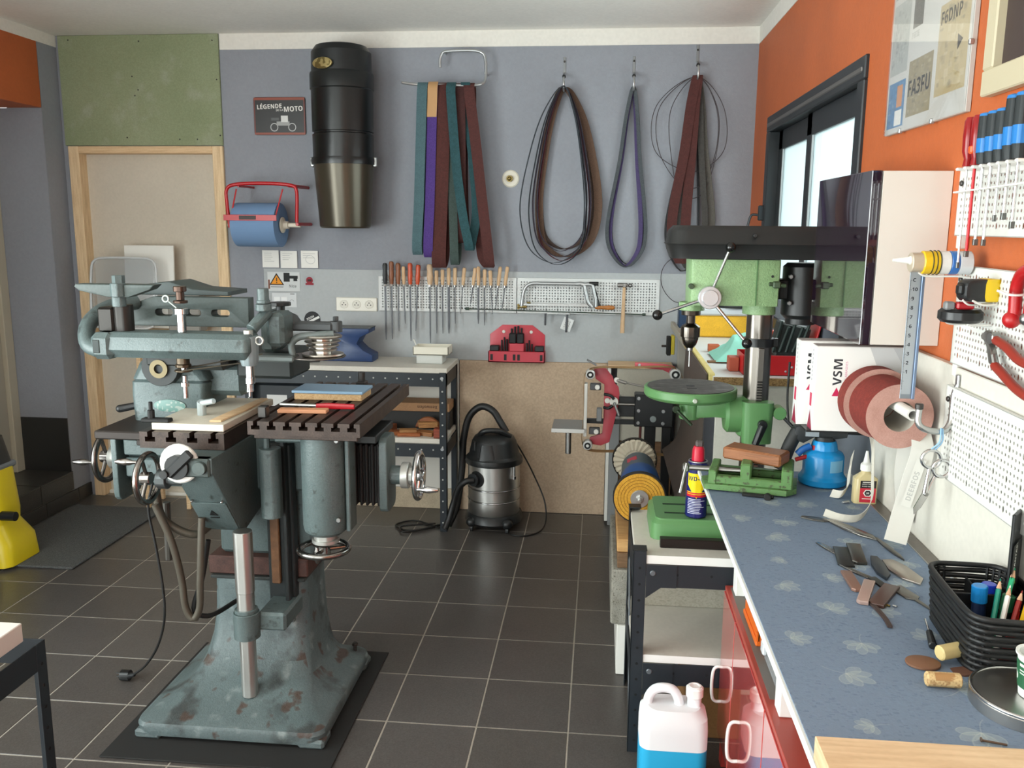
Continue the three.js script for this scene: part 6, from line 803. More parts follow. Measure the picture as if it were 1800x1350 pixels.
// blue screenwash canister
{
  const t = thing('plastic_canister', 'white plastic canister half filled with blue liquid on the tiles', 'canister', [0.238, 0, -2.36], { w: 1 });
  const hd = new THREE.MeshPhysicalMaterial({ color: 0xfbfcfd, roughness: 0.9, transmission: 0.35, thickness: 0, side: THREE.DoubleSide });
  const X = 0.238, Z = -2.35;
  part(t, 'shell', [loft([{ y: 0.148, w: 0.19, d: 0.135, x: X, z: Z, r: 0.03 }, { y: 0.2, w: 0.19, d: 0.135, x: X, z: Z, r: 0.03 }, { y: 0.235, w: 0.186, d: 0.13, x: X, z: Z, r: 0.035 }, { y: 0.258, w: 0.15, d: 0.095, x: X, z: Z, r: 0.04 }], 6)], hd, 'translucent white shell');
  part(t, 'carry_handle', tube([[X - 0.072, 0.235, Z], [X - 0.07, 0.275, Z], [X - 0.05, 0.3, Z], [X - 0.005, 0.3, Z], [X + 0.012, 0.275, Z], [X + 0.018, 0.245, Z]], 0.0135, { n: 40, rad: 12 }), M(0xe9edf0, 0.4));
  part(t, 'neck', cyl(0.02, 0.04, X + 0.058, 0.27, Z), M(0xe9edf0, 0.4));
  part(t, 'screw_cap', [cyl(0.0245, 0.032, X + 0.058, 0.298, Z, 'y', { b: 0.004 }), ring(0.017, 0.013, 0.003, X + 0.058, 0.315, Z, 'y', 24)], M(0xefefec, 0.4), 'white ribbed cap');
  part(t, 'liquid_filled_part', loft([{ y: 0.001, w: 0.18, d: 0.125, x: X, z: Z, r: 0.025 }, { y: 0.012, w: 0.19, d: 0.135, x: X, z: Z, r: 0.03 }, { y: 0.1475, w: 0.19, d: 0.135, x: X, z: Z, r: 0.03 }], 6), M(0x2aa6d4, 0.4), 'lower part showing the bright blue liquid');
}
// ---------- things on the bench ----------
{
  // drill vice
  const gr = new THREE.MeshStandardMaterial({ map: tex(256, (u, v) => { const n = fbm(u, v, 8, 271), w = fbm(u, v, 18, 273); let c = mixc([80, 118, 66], [100, 140, 82], n); if (w > 0.62) c = mixc(c, [60, 56, 40], Math.min(0.7, (w - 0.62) * 5)); return c; }, 6), roughness: 0.5 });
  const a = -0.22, t = thing('drill_vice', 'green drill press vice gripping a brown wood block on the bench corner', 'vice', [0.42, BY, -2.4], { ry: a });
  part(t, 'base_plate', [ext([[-0.11, -0.055], [0.1, -0.055], [0.125, -0.03], [0.125, 0.05], [-0.06, 0.05], [-0.125, 0.0]].map(([x, y]) => [x, y]), 0.016, { rx: -PI / 2, y: 0.012, b: 0.002 })], gr);
  part(t, 'guide_rail', box(0.2, 0.022, 0.02, 0.01, 0.03, 0.038, { c: 0.003 }), gr); part(t, 'guide_rail', box(0.2, 0.022, 0.02, 0.01, 0.03, -0.038, { c: 0.003 }), gr);
  part(t, 'fixed_jaw', box(0.03, 0.055, 0.1, 0.1, 0.046, 0, { c: 0.004 }), gr); part(t, 'moving_jaw', box(0.028, 0.05, 0.095, -0.005, 0.055, 0, { c: 0.004 }), gr); part(t, 'end_bridge', [box(0.022, 0.045, 0.1, -0.09, 0.034, 0, { c: 0.003 })], gr);
  part(t, 'screw', rod([-0.16, 0.04, 0], [0, 0.045, 0], 0.0075), steel); part(t, 'screw_head', box(0.02, 0.022, 0.022, -0.168, 0.04, 0, { c: 0.004 }), steel); part(t, 'tommy_bar', rod([-0.166, 0.055, 0.005], [-0.178, -0.025, 0.03], 0.0045), chrome);
  t.scale.set(1.02, 1, 1.35);
  part(t, 'clamp_nut', [cyl(0.009, 0.014, 0.055, 0.007, 0.075, 'z'), box(0.08, 0.008, 0.012, 0.03, 0.005, 0.066)], blackMatte);
  single('gripped_block', 'brown wood block gripped in the green vice', 'wood block', [at(box(0.075, 0.034, 0.165, 0, 0, 0, { c: 0.005 }), 0.44, BY + 0.088, -2.42, 0, PI / 2 + a - 0.32, 0.0)], new THREE.MeshStandardMaterial({ ...wd(0x8f5c38, 0x5a341c, 6, 275), roughness: 0.55 }));
  // blowtorch on its blue cartridge
  const b = thing('blowtorch', 'black blowtorch screwed on a bright blue gas cartridge', 'blowtorch', [0.632, BY, -2.46], { w: 1 }), X = 0.632, Z = -2.46, blue = M(0x1c8fd0, 0.25);
  part(b, 'gas_cartridge', lathe([[0, BY], [0.055, BY], [0.064, BY + 0.006], [0.065, BY + 0.02], [0.058, BY + 0.03], [0.055, BY + 0.036], [0.055, BY + 0.082], [0.05, BY + 0.092], [0.036, BY + 0.1], [0.034, BY + 0.115], [0.03, BY + 0.125], [0, BY + 0.126]], 40, X, 0, Z), blue, 'bright blue gas cartridge');
  part(b, 'printed_label', lathe([[0.0556, BY + 0.045], [0.0556, BY + 0.078]], 12, X, 0, Z, 'y', { from: 0.1, len: 0.8 }), M(0x7fbadb, 0.5));
  part(b, 'torch_body', [ext([[-0.092, 0.128], [-0.085, 0.164], [-0.06, 0.172], [0.02, 0.168], [0.058, 0.15], [0.056, 0.136], [0.02, 0.13], [-0.03, 0.136], [-0.06, 0.118]], 0.04, { b: 0.007, x: X, y: BY, z: Z }), cyl(0.027, 0.018, X, BY + 0.128, Z)], M(0x2a2d2f, 0.5), 'black torch body');
  part(b, 'grip', tube([[X - 0.075, BY + 0.15, Z], [X - 0.095, BY + 0.11, Z + 0.005], [X - 0.118, BY + 0.04, Z + 0.01]], 0.019, { rad: 12 }), M(0x1d2021, 0.6));
  part(b, 'window_label', box(0.036, 0.022, 0.002, X - 0.04, BY + 0.15, Z + 0.0205, { c: 0 }), M(0x9aa3aa, 0.4), 'grey window'); part(b, 'nozzle_pipe', rod([X + 0.04, BY + 0.155, Z], [X + 0.105, BY + 0.158, Z + 0.02], 0.012), blackPlastic);
  part(b, 'trigger', tube([[X - 0.04, BY + 0.11, Z + 0.01], [X - 0.06, BY + 0.1, Z + 0.012], [X - 0.075, BY + 0.085, Z + 0.012]], 0.01), M(0x1d5fa8, 0.4), 'blue trigger'); part(b, 'trigger_guard', tube([[X - 0.03, BY + 0.112, Z + 0.012], [X - 0.03, BY + 0.085, Z + 0.015], [X - 0.05, BY + 0.08, Z + 0.015], [X - 0.08, BY + 0.07, Z + 0.015]], 0.006), M(0xb01c22, 0.4), 'red lever');
  // glue bottle
  const g = thing('glue_bottle', 'small clear bottle of amber glue with white nozzle and red label', 'bottle', [0.69, BY, -2.28], { w: 1 }), gx = 0.7, gz = -2.3;
  part(g, 'bottle_body', loft([{ y: BY, w: 0.058, d: 0.034, x: gx, z: gz, r: 0.008 }, { y: BY + 0.066, w: 0.058, d: 0.034, x: gx, z: gz, r: 0.008 }, { y: BY + 0.08, w: 0.026, d: 0.022, x: gx, z: gz, r: 0.01 }, { y: BY + 0.086, w: 0.022, d: 0.02, x: gx, z: gz, r: 0.009 }], 4), M(0xc9b88a, 0.2), 'amber glue');
  part(g, 'nozzle', lathe([[0, BY + 0.086], [0.014, BY + 0.086], [0.014, BY + 0.102], [0.008, BY + 0.108], [0.003, BY + 0.138], [0, BY + 0.138]], 18, gx, 0, gz), white, 'white nozzle');
  part(g, 'red_label', plane(0.04, 0.058, gx + 0.004, BY + 0.033, gz + 0.0174), decal(cv(128, 208, (c) => { c.fillStyle = '#c42a3a'; c.fillRect(0, 0, 128, 208); c.fillStyle = '#1a1416'; c.fillRect(0, 0, 128, 70); c.fillStyle = '#e9e4dc'; c.font = 'bold 15px sans-serif'; c.fillText('WOLD TUBE', 14, 38); c.fillText('FLUID GLUE', 14, 58); c.fillRect(18, 10, 92, 8); const hx = (r) => { c.beginPath(); for (let i = 0; i < 6; i++) c.lineTo(64 + r * Math.cos(i * PI / 3), 118 + r * Math.sin(i * PI / 3)); c.fill(); }; hx(38); c.fillStyle = '#222'; hx(28); c.fillStyle = '#e9e4dc'; c.font = 'bold 24px sans-serif'; c.fillText('20', 50, 127); c.fillRect(20, 170, 88, 6); })), 'red and black label');
  // spray can
  const w = thing('spray_can', 'blue and yellow spray oil can with red cap on the drill press base', 'spray can', [0.315, 0.7055, -2.69], { w: 1 }), wy = 0.7052, wx = 0.315, wz = -2.69;
  part(w, 'can_body', lathe([[0.0, 0], [0.03, 0], [0.0335, 0.004], [0.0335, 0.165], [0.03, 0.175], [0.026, 0.18], [0, 0.18]], 36, wx, wy, wz), M(0x1c2158, 0.25, 0.2), 'dark blue can');
  part(w, 'wrap_label', lathe([[0.0337, 0.005], [0.0337, 0.163]], 36, wx, wy, wz, 'y', { keep: 1 }), decal(cv(1024, 760, (c) => { c.fillStyle = '#1d2160'; c.fillRect(0, 0, 1024, 760); for (const o of [-290, 222, 734]) { c.fillStyle = '#e8cf18'; c.fillRect(o + 120, 90, 300, 190); c.beginPath(); c.moveTo(o + 120, 270); c.lineTo(o + 420, 270); c.lineTo(o + 270, 470); c.fill(); c.fillStyle = '#191c50'; c.font = 'bold 92px sans-serif'; c.fillText('WD-40', o + 128, 200); c.fillStyle = '#c21f30'; c.fillRect(o + 100, 380, 340, 70); c.fillStyle = '#e8cf18'; c.fillRect(o + 100, 372, 340, 10); c.fillRect(o + 100, 404, 340, 8); c.fillStyle = '#d7d9ea'; for (let k = 0; k < 10; k++) c.fillRect(o + 130, 480 + k * 24, 180 + hash(k, 3, 3) * 100, 9); } }), { roughness: 0.25 }));
  part(w, 'cap', lathe([[0, 0.18], [0.02, 0.18], [0.0185, 0.215], [0.014, 0.225], [0, 0.226]], 24, wx, wy, wz), M(0xc91f38, 0.35), 'red cap'); part(w, 'spout', box(0.024, 0.022, 0.02, wx + 0.002, wy + 0.232, wz, { c: 0.005 }), M(0x5a5250, 0.5)); part(w, 'shoulder_ring', torus(0.027, 0.0025, wx, wy + 0.178, wz, { rx: PI / 2 }), alu);
  // knife scales, blades and offcuts
  const blade = M(0x8d8881, 0.25, 0.95), dk = M(0x3a3c3b, 0.4, 0.7), cop = M(0x8a6a5c, 0.4, 0.4), B = BY + 0.0004;
  const flat = (name, label, cat, pts, m, x, z, ry, h = 0.003, tilt = 0) => single(name, label, cat, at(ext(pts, h, { b: h * 0.25 }), 0, h / 2, 0, -PI / 2, 0, 0).rotateZ(tilt).rotateY(ry).translate(x, B + (tilt ? Math.abs(tilt) * 0.02 : 0), z), m);
  const bl = (L, W) => [[-L / 2, -W * 0.2], [-L * 0.1, -W / 2], [L * 0.25, -W * 0.45], [L / 2, -W * 0.05], [L * 0.3, W * 0.4], [-L * 0.2, W * 0.45], [-L / 2, W * 0.25]];
  const bar = (L, W) => [[-L / 2, -W / 2], [L / 2 - W * 0.3, -W / 2], [L / 2, -W * 0.2], [L / 2 - W * 0.1, W / 2], [-L / 2, W / 2]];
  const tang = (L, W) => [[-L / 2, -W / 2], [-L * 0.02, -W / 2], [L * 0.06, -W * 0.14], [L / 2, -W * 0.1], [L / 2, W * 0.06], [L * 0.06, W * 0.16], [-L * 0.02, W / 2], [-L / 2, W / 2]], shp = { leaf: bl, bar, tang };
  const piece = (name, label, cat, kind, x0, z0, x1, z1, w, m, h) => flat(name, label, cat, shp[kind](Math.hypot(x1 - x0, z1 - z0), w), m, (x0 + x1) / 2, (z0 + z1) / 2, Math.atan2(z0 - z1, x1 - x0), h);
  piece('knife_blank', 'rough curved knife blank with tape smear at the far end of the cloth', 'knife blank', 'leaf', 0.509, -2.151, 0.579, -2.125, 0.03, M(0x5d5c58, 0.4, 0.5), 0.003);
  piece('knife_blank', 'long polished knife blank pointing at the basket', 'knife blank', 'leaf', 0.570, -2.132, 0.650, -1.999, 0.034, blade, 0.004);
  piece('blade_blank', 'slim curved tang beside the long polished blank', 'tang', 'leaf', 0.647, -2.017, 0.668, -1.879, 0.014, M(0x6d6a64, 0.3, 0.9), 0.004);
  piece('knife_blank', 'small bright knife blank at the cloth middle', 'knife blank', 'leaf', 0.505, -1.970, 0.541, -1.887, 0.016, blade, 0.003);
  piece('blade_blank', 'dark stepped steel blade in the knife pile', 'blade', 'bar', 0.551, -1.943, 0.533, -1.827, 0.034, dk, 0.004);
  piece('blade_blank', 'second dark steel blade overlapping the stepped one', 'blade', 'bar', 0.583, -1.962, 0.565, -1.844, 0.03, M(0x55524c, 0.35, 0.8), 0.007);
  piece('blade_blank', 'thin curved bright steel spring in the pile', 'spring', 'leaf', 0.523, -1.835, 0.577, -1.753, 0.014, blade, 0.003);
  piece('knife_guard', 'black leaf-shaped knife guard in the pile', 'guard', 'leaf', 0.605, -1.888, 0.596, -1.762, 0.03, M(0x20262c, 0.45), 0.007);
  piece('knife_blank', 'broad leaf-shaped polished blade near the grey strip', 'knife blank', 'leaf', 0.629, -1.877, 0.658, -1.746, 0.05, M(0xa89f95, 0.28, 0.9), 0.004);
  piece('handle_scale', 'copper-brown handle scale with rounded end', 'handle scale', 'bar', 0.523, -1.795, 0.520, -1.696, 0.022, cop, 0.007);
  piece('handle_scale', 'pale pinkish handle scale standing over the pile', 'handle scale', 'bar', 0.556, -1.745, 0.511, -1.636, 0.022, M(0xb59a90, 0.35, 0.4), 0.009);
  piece('handle_scale', 'dark brown handle scale pointing up the cloth', 'handle scale', 'bar', 0.594, -1.727, 0.533, -1.628, 0.03, M(0x4a332c, 0.4), 0.008);
  piece('blade_blank', 'flat grey blade with a long tang by the basket', 'blade', 'tang', 0.601, -1.733, 0.637, -1.621, 0.03, M(0x6d6a64, 0.35, 0.8), 0.003);
  piece('blade_blank', 'short blue-black blade in the middle of the pile', 'blade', 'bar', 0.568, -1.773, 0.583, -1.717, 0.018, dk, 0.004);
  single('leather_thong', 'dark leather thong curling out of the knife pile', 'thong', ribbon([[0.528, B + 0.003, -1.645], [0.532, B + 0.004, -1.61], [0.535, B + 0.003, -1.57], [0.533, B + 0.003, -1.54]], [0.008, 0, 0.002], 0.004, {}), M(0x3a2a26, 0.6));
  for (const [x, z, l] of [[0.548, -1.637, 'tiny brass rivet beside the knife pile'], [0.556, -1.64, 'second tiny brass rivet beside the knife pile'], [0.568, -1.638, 'tiny steel screw beside the knife pile']]) single('small_rivet', l, 'rivet', rod([x, B + 0.002, z], [x + 0.006, B + 0.002, z + 0.006], 0.002), /steel/.test(l) ? steel : brass);
  { const s = thing('precision_screwdriver', 'small black precision screwdriver on the cloth', 'screwdriver', [0.59, BY, -1.5], { w: 1 }); part(s, 'handle', rod([0.593, BY + 0.007, -1.52], [0.58, BY + 0.007, -1.465], 0.0055, 0.0068), blackPlastic); part(s, 'shaft', rod([0.605, BY + 0.006, -1.575], [0.593, BY + 0.007, -1.52], 0.0018), chrome); }
  // corks, leather pieces, lid, jar, nail
  const corkM = new THREE.MeshStandardMaterial({ map: tex(128, (u, v) => mixc([206, 178, 128], [150, 110, 70], Math.pow(vn(u, v, 24, 281), 3)), 18), roughness: 0.8 });
  single('leather_disc', 'round brown leather disc under the corks', 'leather', at(ext(circ(0.024, 28).map(([p, q]) => [p * 1.15, q]), 0.004, { b: 0.001 }), 0.545, B + 0.0025, -1.41, -PI / 2, 0, 0), M(0x77533c, 0.7));
  single('leather_strip', 'dark leather offcut between the corks and the lid', 'leather', at(ext(bl(0.075, 0.03), 0.003), 0.605, B + 0.002, -1.39, -PI / 2, -0.2, 0), M(0x5a3a2c, 0.7));
  { const ck = thing('wine_cork', 'printed wine cork lying beside the round metal tin', 'cork', [0.55, BY + 0.001, -1.338], { w: 1 }); part(ck, 'cork_body', at(cyl(0.0115, 0.052, 0, 0, 0, 'x', { b: 0.002 }), 0.55, BY + 0.0125, -1.338, 0, -0.03, 0), corkM); part(ck, 'stamp', at(plain(new THREE.CylinderGeometry(0.0117, 0.0117, 0.03, 12, 1, true, 0.3, 1.2)), 0.55, BY + 0.0125, -1.338, 0, 0, PI / 2), M(0xa67c4e, 0.8), 'faint brown stamp'); }
  single('pale_cork', 'smooth pale synthetic cork lying on the leather', 'cork', [at(cyl(0.0125, 0.058, 0, 0, 0, 'x', { b: 0.002 }), 0.598, BY + 0.0205, -1.425, 0, 0.35, 0.06)], M(0xcdb982, 0.5));
  { const L = thing('round_tin', 'large round shiny metal lid on the cloth beside the basket', 'lid', [0.655, BY, -1.3], { w: 1 }); part(L, 'lid_dish', lathe([[0, 0.022], [0.074, 0.0215], [0.082, 0.022], [0.085, 0.018], [0.085, 0], [0.083, 0], [0.083, 0.015]], 56, 0.66, BY, -1.29), M(0xc4c1bc, 0.3, 1), 'polished round dish'); part(L, 'rolled_rim', torus(0.083, 0.003, 0.66, BY + 0.0215, -1.29, { rx: PI / 2, seg: 56 }), chrome); }
  { const j = thing('small_cup', 'white cup with a green printed label standing on the metal lid', 'cup', [0.655, BY + 0.0225, -1.29], { w: 1 }), y = BY + 0.0228; part(j, 'cup_body', lathe([[0, 0.001], [0.024, 0], [0.03, 0.062], [0.033, 0.064], [0.033, 0.067], [0.028, 0.066], [0.023, 0.004], [0, 0.004]], 32, 0.663, y, -1.285), M(0xdfe3e0, 0.3)); part(j, 'green_label', lathe([[0.0265, 0.014], [0.0304, 0.056]], 32, 0.663, y, -1.285, 'y', { keep: 1 }), decal(cv(512, 128, (c) => { c.fillStyle = '#1f5a3a'; c.fillRect(0, 0, 512, 128); c.fillStyle = '#cfd8c8'; for (let o = 0; o < 512; o += 128) { c.font = 'bold 22px sans-serif'; c.fillRect(o + 8, 10, 50, 14); c.fillRect(o + 8, 40, 60, 6); c.fillRect(o + 8, 54, 44, 6); c.beginPath(); c.arc(o + 98, 80, 22, 0, 7); c.fill(); } }))); }
  single('long_nail', 'brown nail lying near the wooden plank', 'nail', [rod([0.548, B + 0.003, -1.186], [0.578, B + 0.003, -1.178], 0.0017), cyl(0.0035, 0.0015, 0.547, B + 0.0035, -1.187, 'x')], M(0x6a5648, 0.5, 0.6));
  // woven black basket with pens
  const bk = thing('woven_basket', 'black woven plastic basket with dividers on the cloth', 'basket', [0.68, BY, -1.5], { ry: 0.0 }), blk = M(0x151617, 0.5);
  const wall = [], W = 0.13, D = 0.24, Hh = 0.1;   // local frame, turned below
  bk.rotation.y = -0.05; bk.position.set(0.672, BY, -1.485);
  const rr = (w, d, r) => rrect(w, d, r, 0, 0, 5);
  for (let k = 0; k < 9; k++) { const y = 0.008 + k * 0.0105, f = 1 - (8 - k) * 0.011; wall.push(tube(rr(W * f, D * f, 0.028 * f).map(([x, z], i) => { const o = ((i + k) % 2 ? 1 : -1) * 0.0012, l = Math.hypot(x, z); return [x + x / l * o, y, z + z / l * o]; }), 0.0048, { closed: true, n: 72, rad: 5 })); }
  part(bk, 'woven_wall', wall, blk); part(bk, 'rim', tube(rr(W + 0.004, D + 0.004, 0.03).map(([x, z]) => [x, Hh + 0.002, z]), 0.005, { closed: true, n: 72, rad: 7 }), blk); part(bk, 'floor_plate', box(W * 0.86, 0.004, D * 0.86, 0, 0.004, 0), blk);
  part(bk, 'divider', box(W * 0.9, 0.075, 0.004, 0, 0.045, -0.035), blk); part(bk, 'divider', box(0.004, 0.075, D * 0.3, 0.0, 0.045, -0.075), blk);
  part(bk, 'stake', Array.from({ length: 22 }, (_, i) => { const p = rr(W * 0.965, D * 0.965, 0.026), q = p[Math.floor(i * p.length / 22)]; return rod([q[0] * 0.93, 0.004, q[1] * 0.93], [q[0] * 1.02, Hh, q[1] * 1.02], 0.0028, 0.0028, 5); }), blk, null, 'stuff');
  const pen = (name, label, cat, x, z, dx, dz, h, r, m, tip) => { const t = thing(name, label, cat, [x, BY + 0.007, z], { w: 1, group: 'writing tools in the basket' }), a = [x, BY + 0.009, z], b = [x + dx, BY + 0.009 + h, z + dz]; part(t, 'barrel', rod(a, b, r, r, r > 0.006 ? 18 : 6), m); const u = new THREE.Vector3(dx, h, dz).normalize(), e = (k) => [b[0] + u.x * k, b[1] + u.y * k, b[2] + u.z * k]; if (tip === 'pencil') { part(t, 'sharpened_wood', rod(b, e(0.014), r, r * 0.35, 10), M(0xd6a988, 0.7)); part(t, 'lead', rod(e(0.014), e(0.019), r * 0.35, 0.0004, 8), m); } else part(t, 'cap', [rod(e(-0.028), e(0.002), r * 1.13, r * 1.13, 18)], tip); };
  pen('glue_stick', 'fat navy glue stick with a bright blue cap in the basket', 'glue stick', 0.665, -1.5, -0.004, 0.0, 0.095, 0.0115, M(0x1d2a4a, 0.35), M(0x1b7fc4, 0.3));
  pen('marker_pen', 'navy marker with a round royal blue cap deep in the basket', 'marker', 0.69, -1.535, 0.002, 0, 0.085, 0.011, M(0x1c2248, 0.35), M(0x1f3fc4, 0.3));
  pen('colour_pencil', 'green pencil leaning furthest out of the basket', 'pencil', 0.655, -1.42, 0.055, -0.075, 0.115, 0.004, M(0x1c9a6a, 0.35), 'pencil'); pen('colour_pencil', 'white pencil leaning in the basket', 'pencil', 0.652, -1.405, 0.04, -0.06, 0.095, 0.0042, M(0xe6e4de, 0.35), 'pencil'); pen('colour_pencil', 'dark red pencil leaning in the basket', 'pencil', 0.66, -1.398, 0.045, -0.055, 0.092, 0.0042, M(0x8a1f1c, 0.35), 'pencil'); pen('colour_pencil', 'bright red pencil lying low in the basket', 'pencil', 0.672, -1.4, 0.03, -0.05, 0.075, 0.0042, M(0xc9281f, 0.35), 'pencil'); pen('colour_pencil', 'teal pencil beside the white one in the basket', 'pencil', 0.648, -1.42, 0.035, -0.06, 0.1, 0.0042, M(0x17806a, 0.35), 'pencil');
  pen('marker_pen', 'green-capped marker lying at the basket back', 'marker', 0.7, -1.5, 0.01, 0, 0.08, 0.009, M(0x2b3a30, 0.4), M(0x2a6a44, 0.4));
  { const s = thing('yellow_cutter', 'yellow utility cutter standing in the basket', 'cutter', [0.7, BY + 0.007, -1.42], { w: 1 }); part(s, 'body', at(ext(rrect(0.02, 0.1, 0.007), 0.014, { b: 0.003 }), 0.705, BY + 0.062, -1.425, -0.2, 0.2, -0.3), M(0xe0b41c, 0.35)); part(s, 'orange_cap', at(box(0.016, 0.022, 0.014, 0, 0, 0, { c: 0.004 }), 0.69, BY + 0.075, -1.4, 0, 0.3, 0.2), M(0xd8531f, 0.4)); }
  { const c = thing('black_card', 'tall black card with white lettering and a green mark behind the basket', 'card', [0.72, BY, -1.62], { w: 1 }); part(c, 'card_board', at(box(0.11, 0.23, 0.006, 0, 0, 0), 0.69 + 0.05, BY + 0.115, -1.55, -0.03, 0.95, 0), M(0x161718, 0.4)); part(c, 'lettering', at(plane(0.06, 0.09, 0, 0, 0), 0.723, BY + 0.135, -1.515, -0.03, 0.95, 0), decal(cv(200, 300, (k) => { k.fillStyle = '#161718'; k.fillRect(0, 0, 200, 300); k.save(); k.translate(70, 160); k.rotate(-1.4); k.fillStyle = '#d9dcd6'; k.font = 'bold 40px sans-serif'; k.fillText('PANTAST', 0, 0); k.restore(); k.fillStyle = '#7cb342'; k.beginPath(); k.moveTo(70, 240); k.lineTo(100, 190); k.lineTo(120, 250); k.fill(); }))); }
  single('steel_square', 'small steel triangle leaning at the wall behind the basket', 'square', at(ext([[0, 0], [0.05, 0], [0, 0.05]], 0.003), 0.69, BY + 0.001, -1.69, 0, 0.9, 0), alu);
}
// ---------- on the orange wall ----------
{
  const SX = XR - 0.019;   // face of the pale board
  // wall cabinet with plum gloss door
  const c = thing('wall_cabinet', 'white wall cabinet with a glossy dark plum door', 'wall cabinet', [0.69, 1.335, -2.3], { w: 1 });
  part(c, 'carcass', [bx2(0.616, XR - 0.001, 1.335, 1.353, -2.55, -2.088, 0.001), bx2(0.616, XR - 0.001, 1.704, 1.722, -2.55, -2.088, 0.001), bx2(0.616, XR - 0.001, 1.335, 1.722, -2.55, -2.532, 0.001), bx2(0.616, XR - 0.001, 1.335, 1.722, -2.088, -2.07, 0.001)], M(0xd6d1c8, 0.45), 'white carcass');
  part(c, 'door', bx2(0.592, 0.6145, 1.334, 1.723, -2.552, -2.069, 0.0015), M(0x241724, 0.06, 0, { clearcoat: 1, clearcoatRoughness: 0.02 }), 'glossy dark plum door');
  // cartons of belts on a black bracket
  const br = thing('black_bracket', 'black shelf bracket under the white belt cartons', 'bracket', [0.64, 1.08, -2.3], { w: 1 });
  part(br, 'shelf_plate', bx2(0.52, SX, 1.094, 1.1, -2.33, -2.21, 0.001), blackPlastic); part(br, 'wall_flange', bx2(SX - 0.006, SX, 1.06, 1.094, -2.33, -2.21, 0.001), blackPlastic); part(br, 'wire', tube([[0.503, 1.094, -2.335], [0.499, 1.15, -2.345], [0.499, 1.25, -2.345]], 0.003), blackMatte);
  const face = (flip) => cv(512, 440, (k) => { k.fillStyle = '#eceae6'; k.fillRect(0, 0, 512, 440); k.fillStyle = '#c9c9c9'; k.beginPath(); k.moveTo(300, 0); k.lineTo(512, 0); k.lineTo(512, 330); k.lineTo(440, 300); k.fill(); k.fillStyle = '#b7b8ba'; k.beginPath(); k.moveTo(430, 0); k.lineTo(512, 0); k.lineTo(512, 120); k.fill(); k.beginPath(); k.moveTo(360, 90); k.lineTo(460, 150); k.lineTo(400, 210); k.fill(); k.save(); k.translate(flip ? 90 : 150, 200); k.rotate(-PI / 2); k.fillStyle = '#2b2c30'; k.font = 'bold 70px sans-serif'; k.fillText('VSM', 0, 0); k.fillStyle = '#c81e50'; k.beginPath(); k.moveTo(-56, 0); k.lineTo(-56, -50); k.lineTo(-10, -25); k.fill(); k.fillStyle = '#d27a98'; k.font = '17px sans-serif'; k.fillText('PERFORMER ABRASIVES', -55, 30); k.restore(); });
  const side = cv(96, 440, (k) => { k.fillStyle = '#d9d8d6'; k.fillRect(0, 0, 96, 440); k.fillStyle = '#c3204c'; k.fillRect(22, 250, 40, 70); k.fillStyle = '#9a9a9c'; for (let i = 0; i < 8; i++) k.fillRect(30, 20 + i * 22, 12, 12); k.fillStyle = '#8a1c3a'; k.beginPath(); k.moveTo(0, 440); k.lineTo(40, 340); k.lineTo(96, 440); k.fill(); });
  const carton = (x0, x1, y0, y1, z0, z1, label, f) => { const t = thing('belt_carton', label, 'carton', [(x0 + x1) / 2, y0, (z0 + z1) / 2], { w: 1, group: 'cartons of abrasive belts' }); part(t, 'carton_body', bx2(x0, x1, y0, y1, z0, z1, 0.001), M(0xe4e2dd, 0.6)); part(t, 'front_print', plane(x1 - x0 - 0.002, y1 - y0 - 0.002, (x0 + x1) / 2, (y0 + y1) / 2, z1 + 0.0004), decal(face(f))); part(t, 'side_print', plane(z1 - z0 - 0.002, y1 - y0 - 0.002, x0 - 0.0004, (y0 + y1) / 2, (z0 + z1) / 2, { ry: -PI / 2 }), decal(side)); part(t, 'top_flap', bx2(x0 + 0.001, x1 - 0.001, y1, y1 + 0.0015, z0 + 0.002, z1 - 0.001, 0.0003), M(0x9d9592, 0.7)); };
  carton(0.531, SX - 0.001, 1.1005, 1.312, -2.25, -2.2, 'nearer white belt carton with full lettering', 0);
  carton(0.508, SX - 0.001, 1.1005, 1.316, -2.32, -2.27, 'white belt carton standing behind the lettered one', 1);
  // abrasive cloth rolls on a white tube, carried by a bent chrome rod
  const gritR = new THREE.MeshStandardMaterial({ ...mot(0x77281f, 7, 30, 6, 291, 12), roughness: 0.9 }), side2 = new THREE.MeshStandardMaterial({ map: tex(256, (u, v) => mixc([190, 148, 136], [166, 122, 110], vn(u, v, 8, 292) * 0.5 + 0.5 * vn(u, v, 90, 293)), 8), roughness: 0.85 });
  const ro = (label, R, ri, z0, z1, x, y) => { const t = thing('abrasive_roll', label, 'abrasive roll', [x, y - R, (z0 + z1) / 2], { w: 1, group: 'abrasive rolls on the tube' }); part(t, 'wound_cloth', lathe([[R, z0], [R, z1]], 56, x, y, 0, 'z'), gritR, 'red-brown grit surface'); for (const z of [z0, z1]) part(t, 'roll_side', ring(R, ri, 0.0008, x, y, z, 'z', 56), side2, 'pinkish roll side'); part(t, 'core', lathe([[ri, z0], [ri, z1]], 40, x, y, 0, 'z'), M(0xb9b2a6, 0.8), 'pale card core'); };
  ro('front red-brown abrasive roll on the white tube', 0.072, 0.034, -2.105, -1.97, 0.662, 1.19); ro('wider abrasive roll behind the front one on the tube', 0.083, 0.034, -2.165, -2.112, 0.662, 1.19);
  const rh = thing('roll_rod', 'bent chrome rod and white tube carrying the abrasive rolls', 'rod', [0.7, 1.17, -1.9], { w: 1 });
  part(rh, 'white_tube', lathe([[0.009, -2.19], [0.0125, -2.19], [0.0125, -1.89], [0.009, -1.89], [0.009, -2.19]], 20, 0.662, 1.2105, 0, 'z'), M(0xdcdad4, 0.5), 'white tube'); 
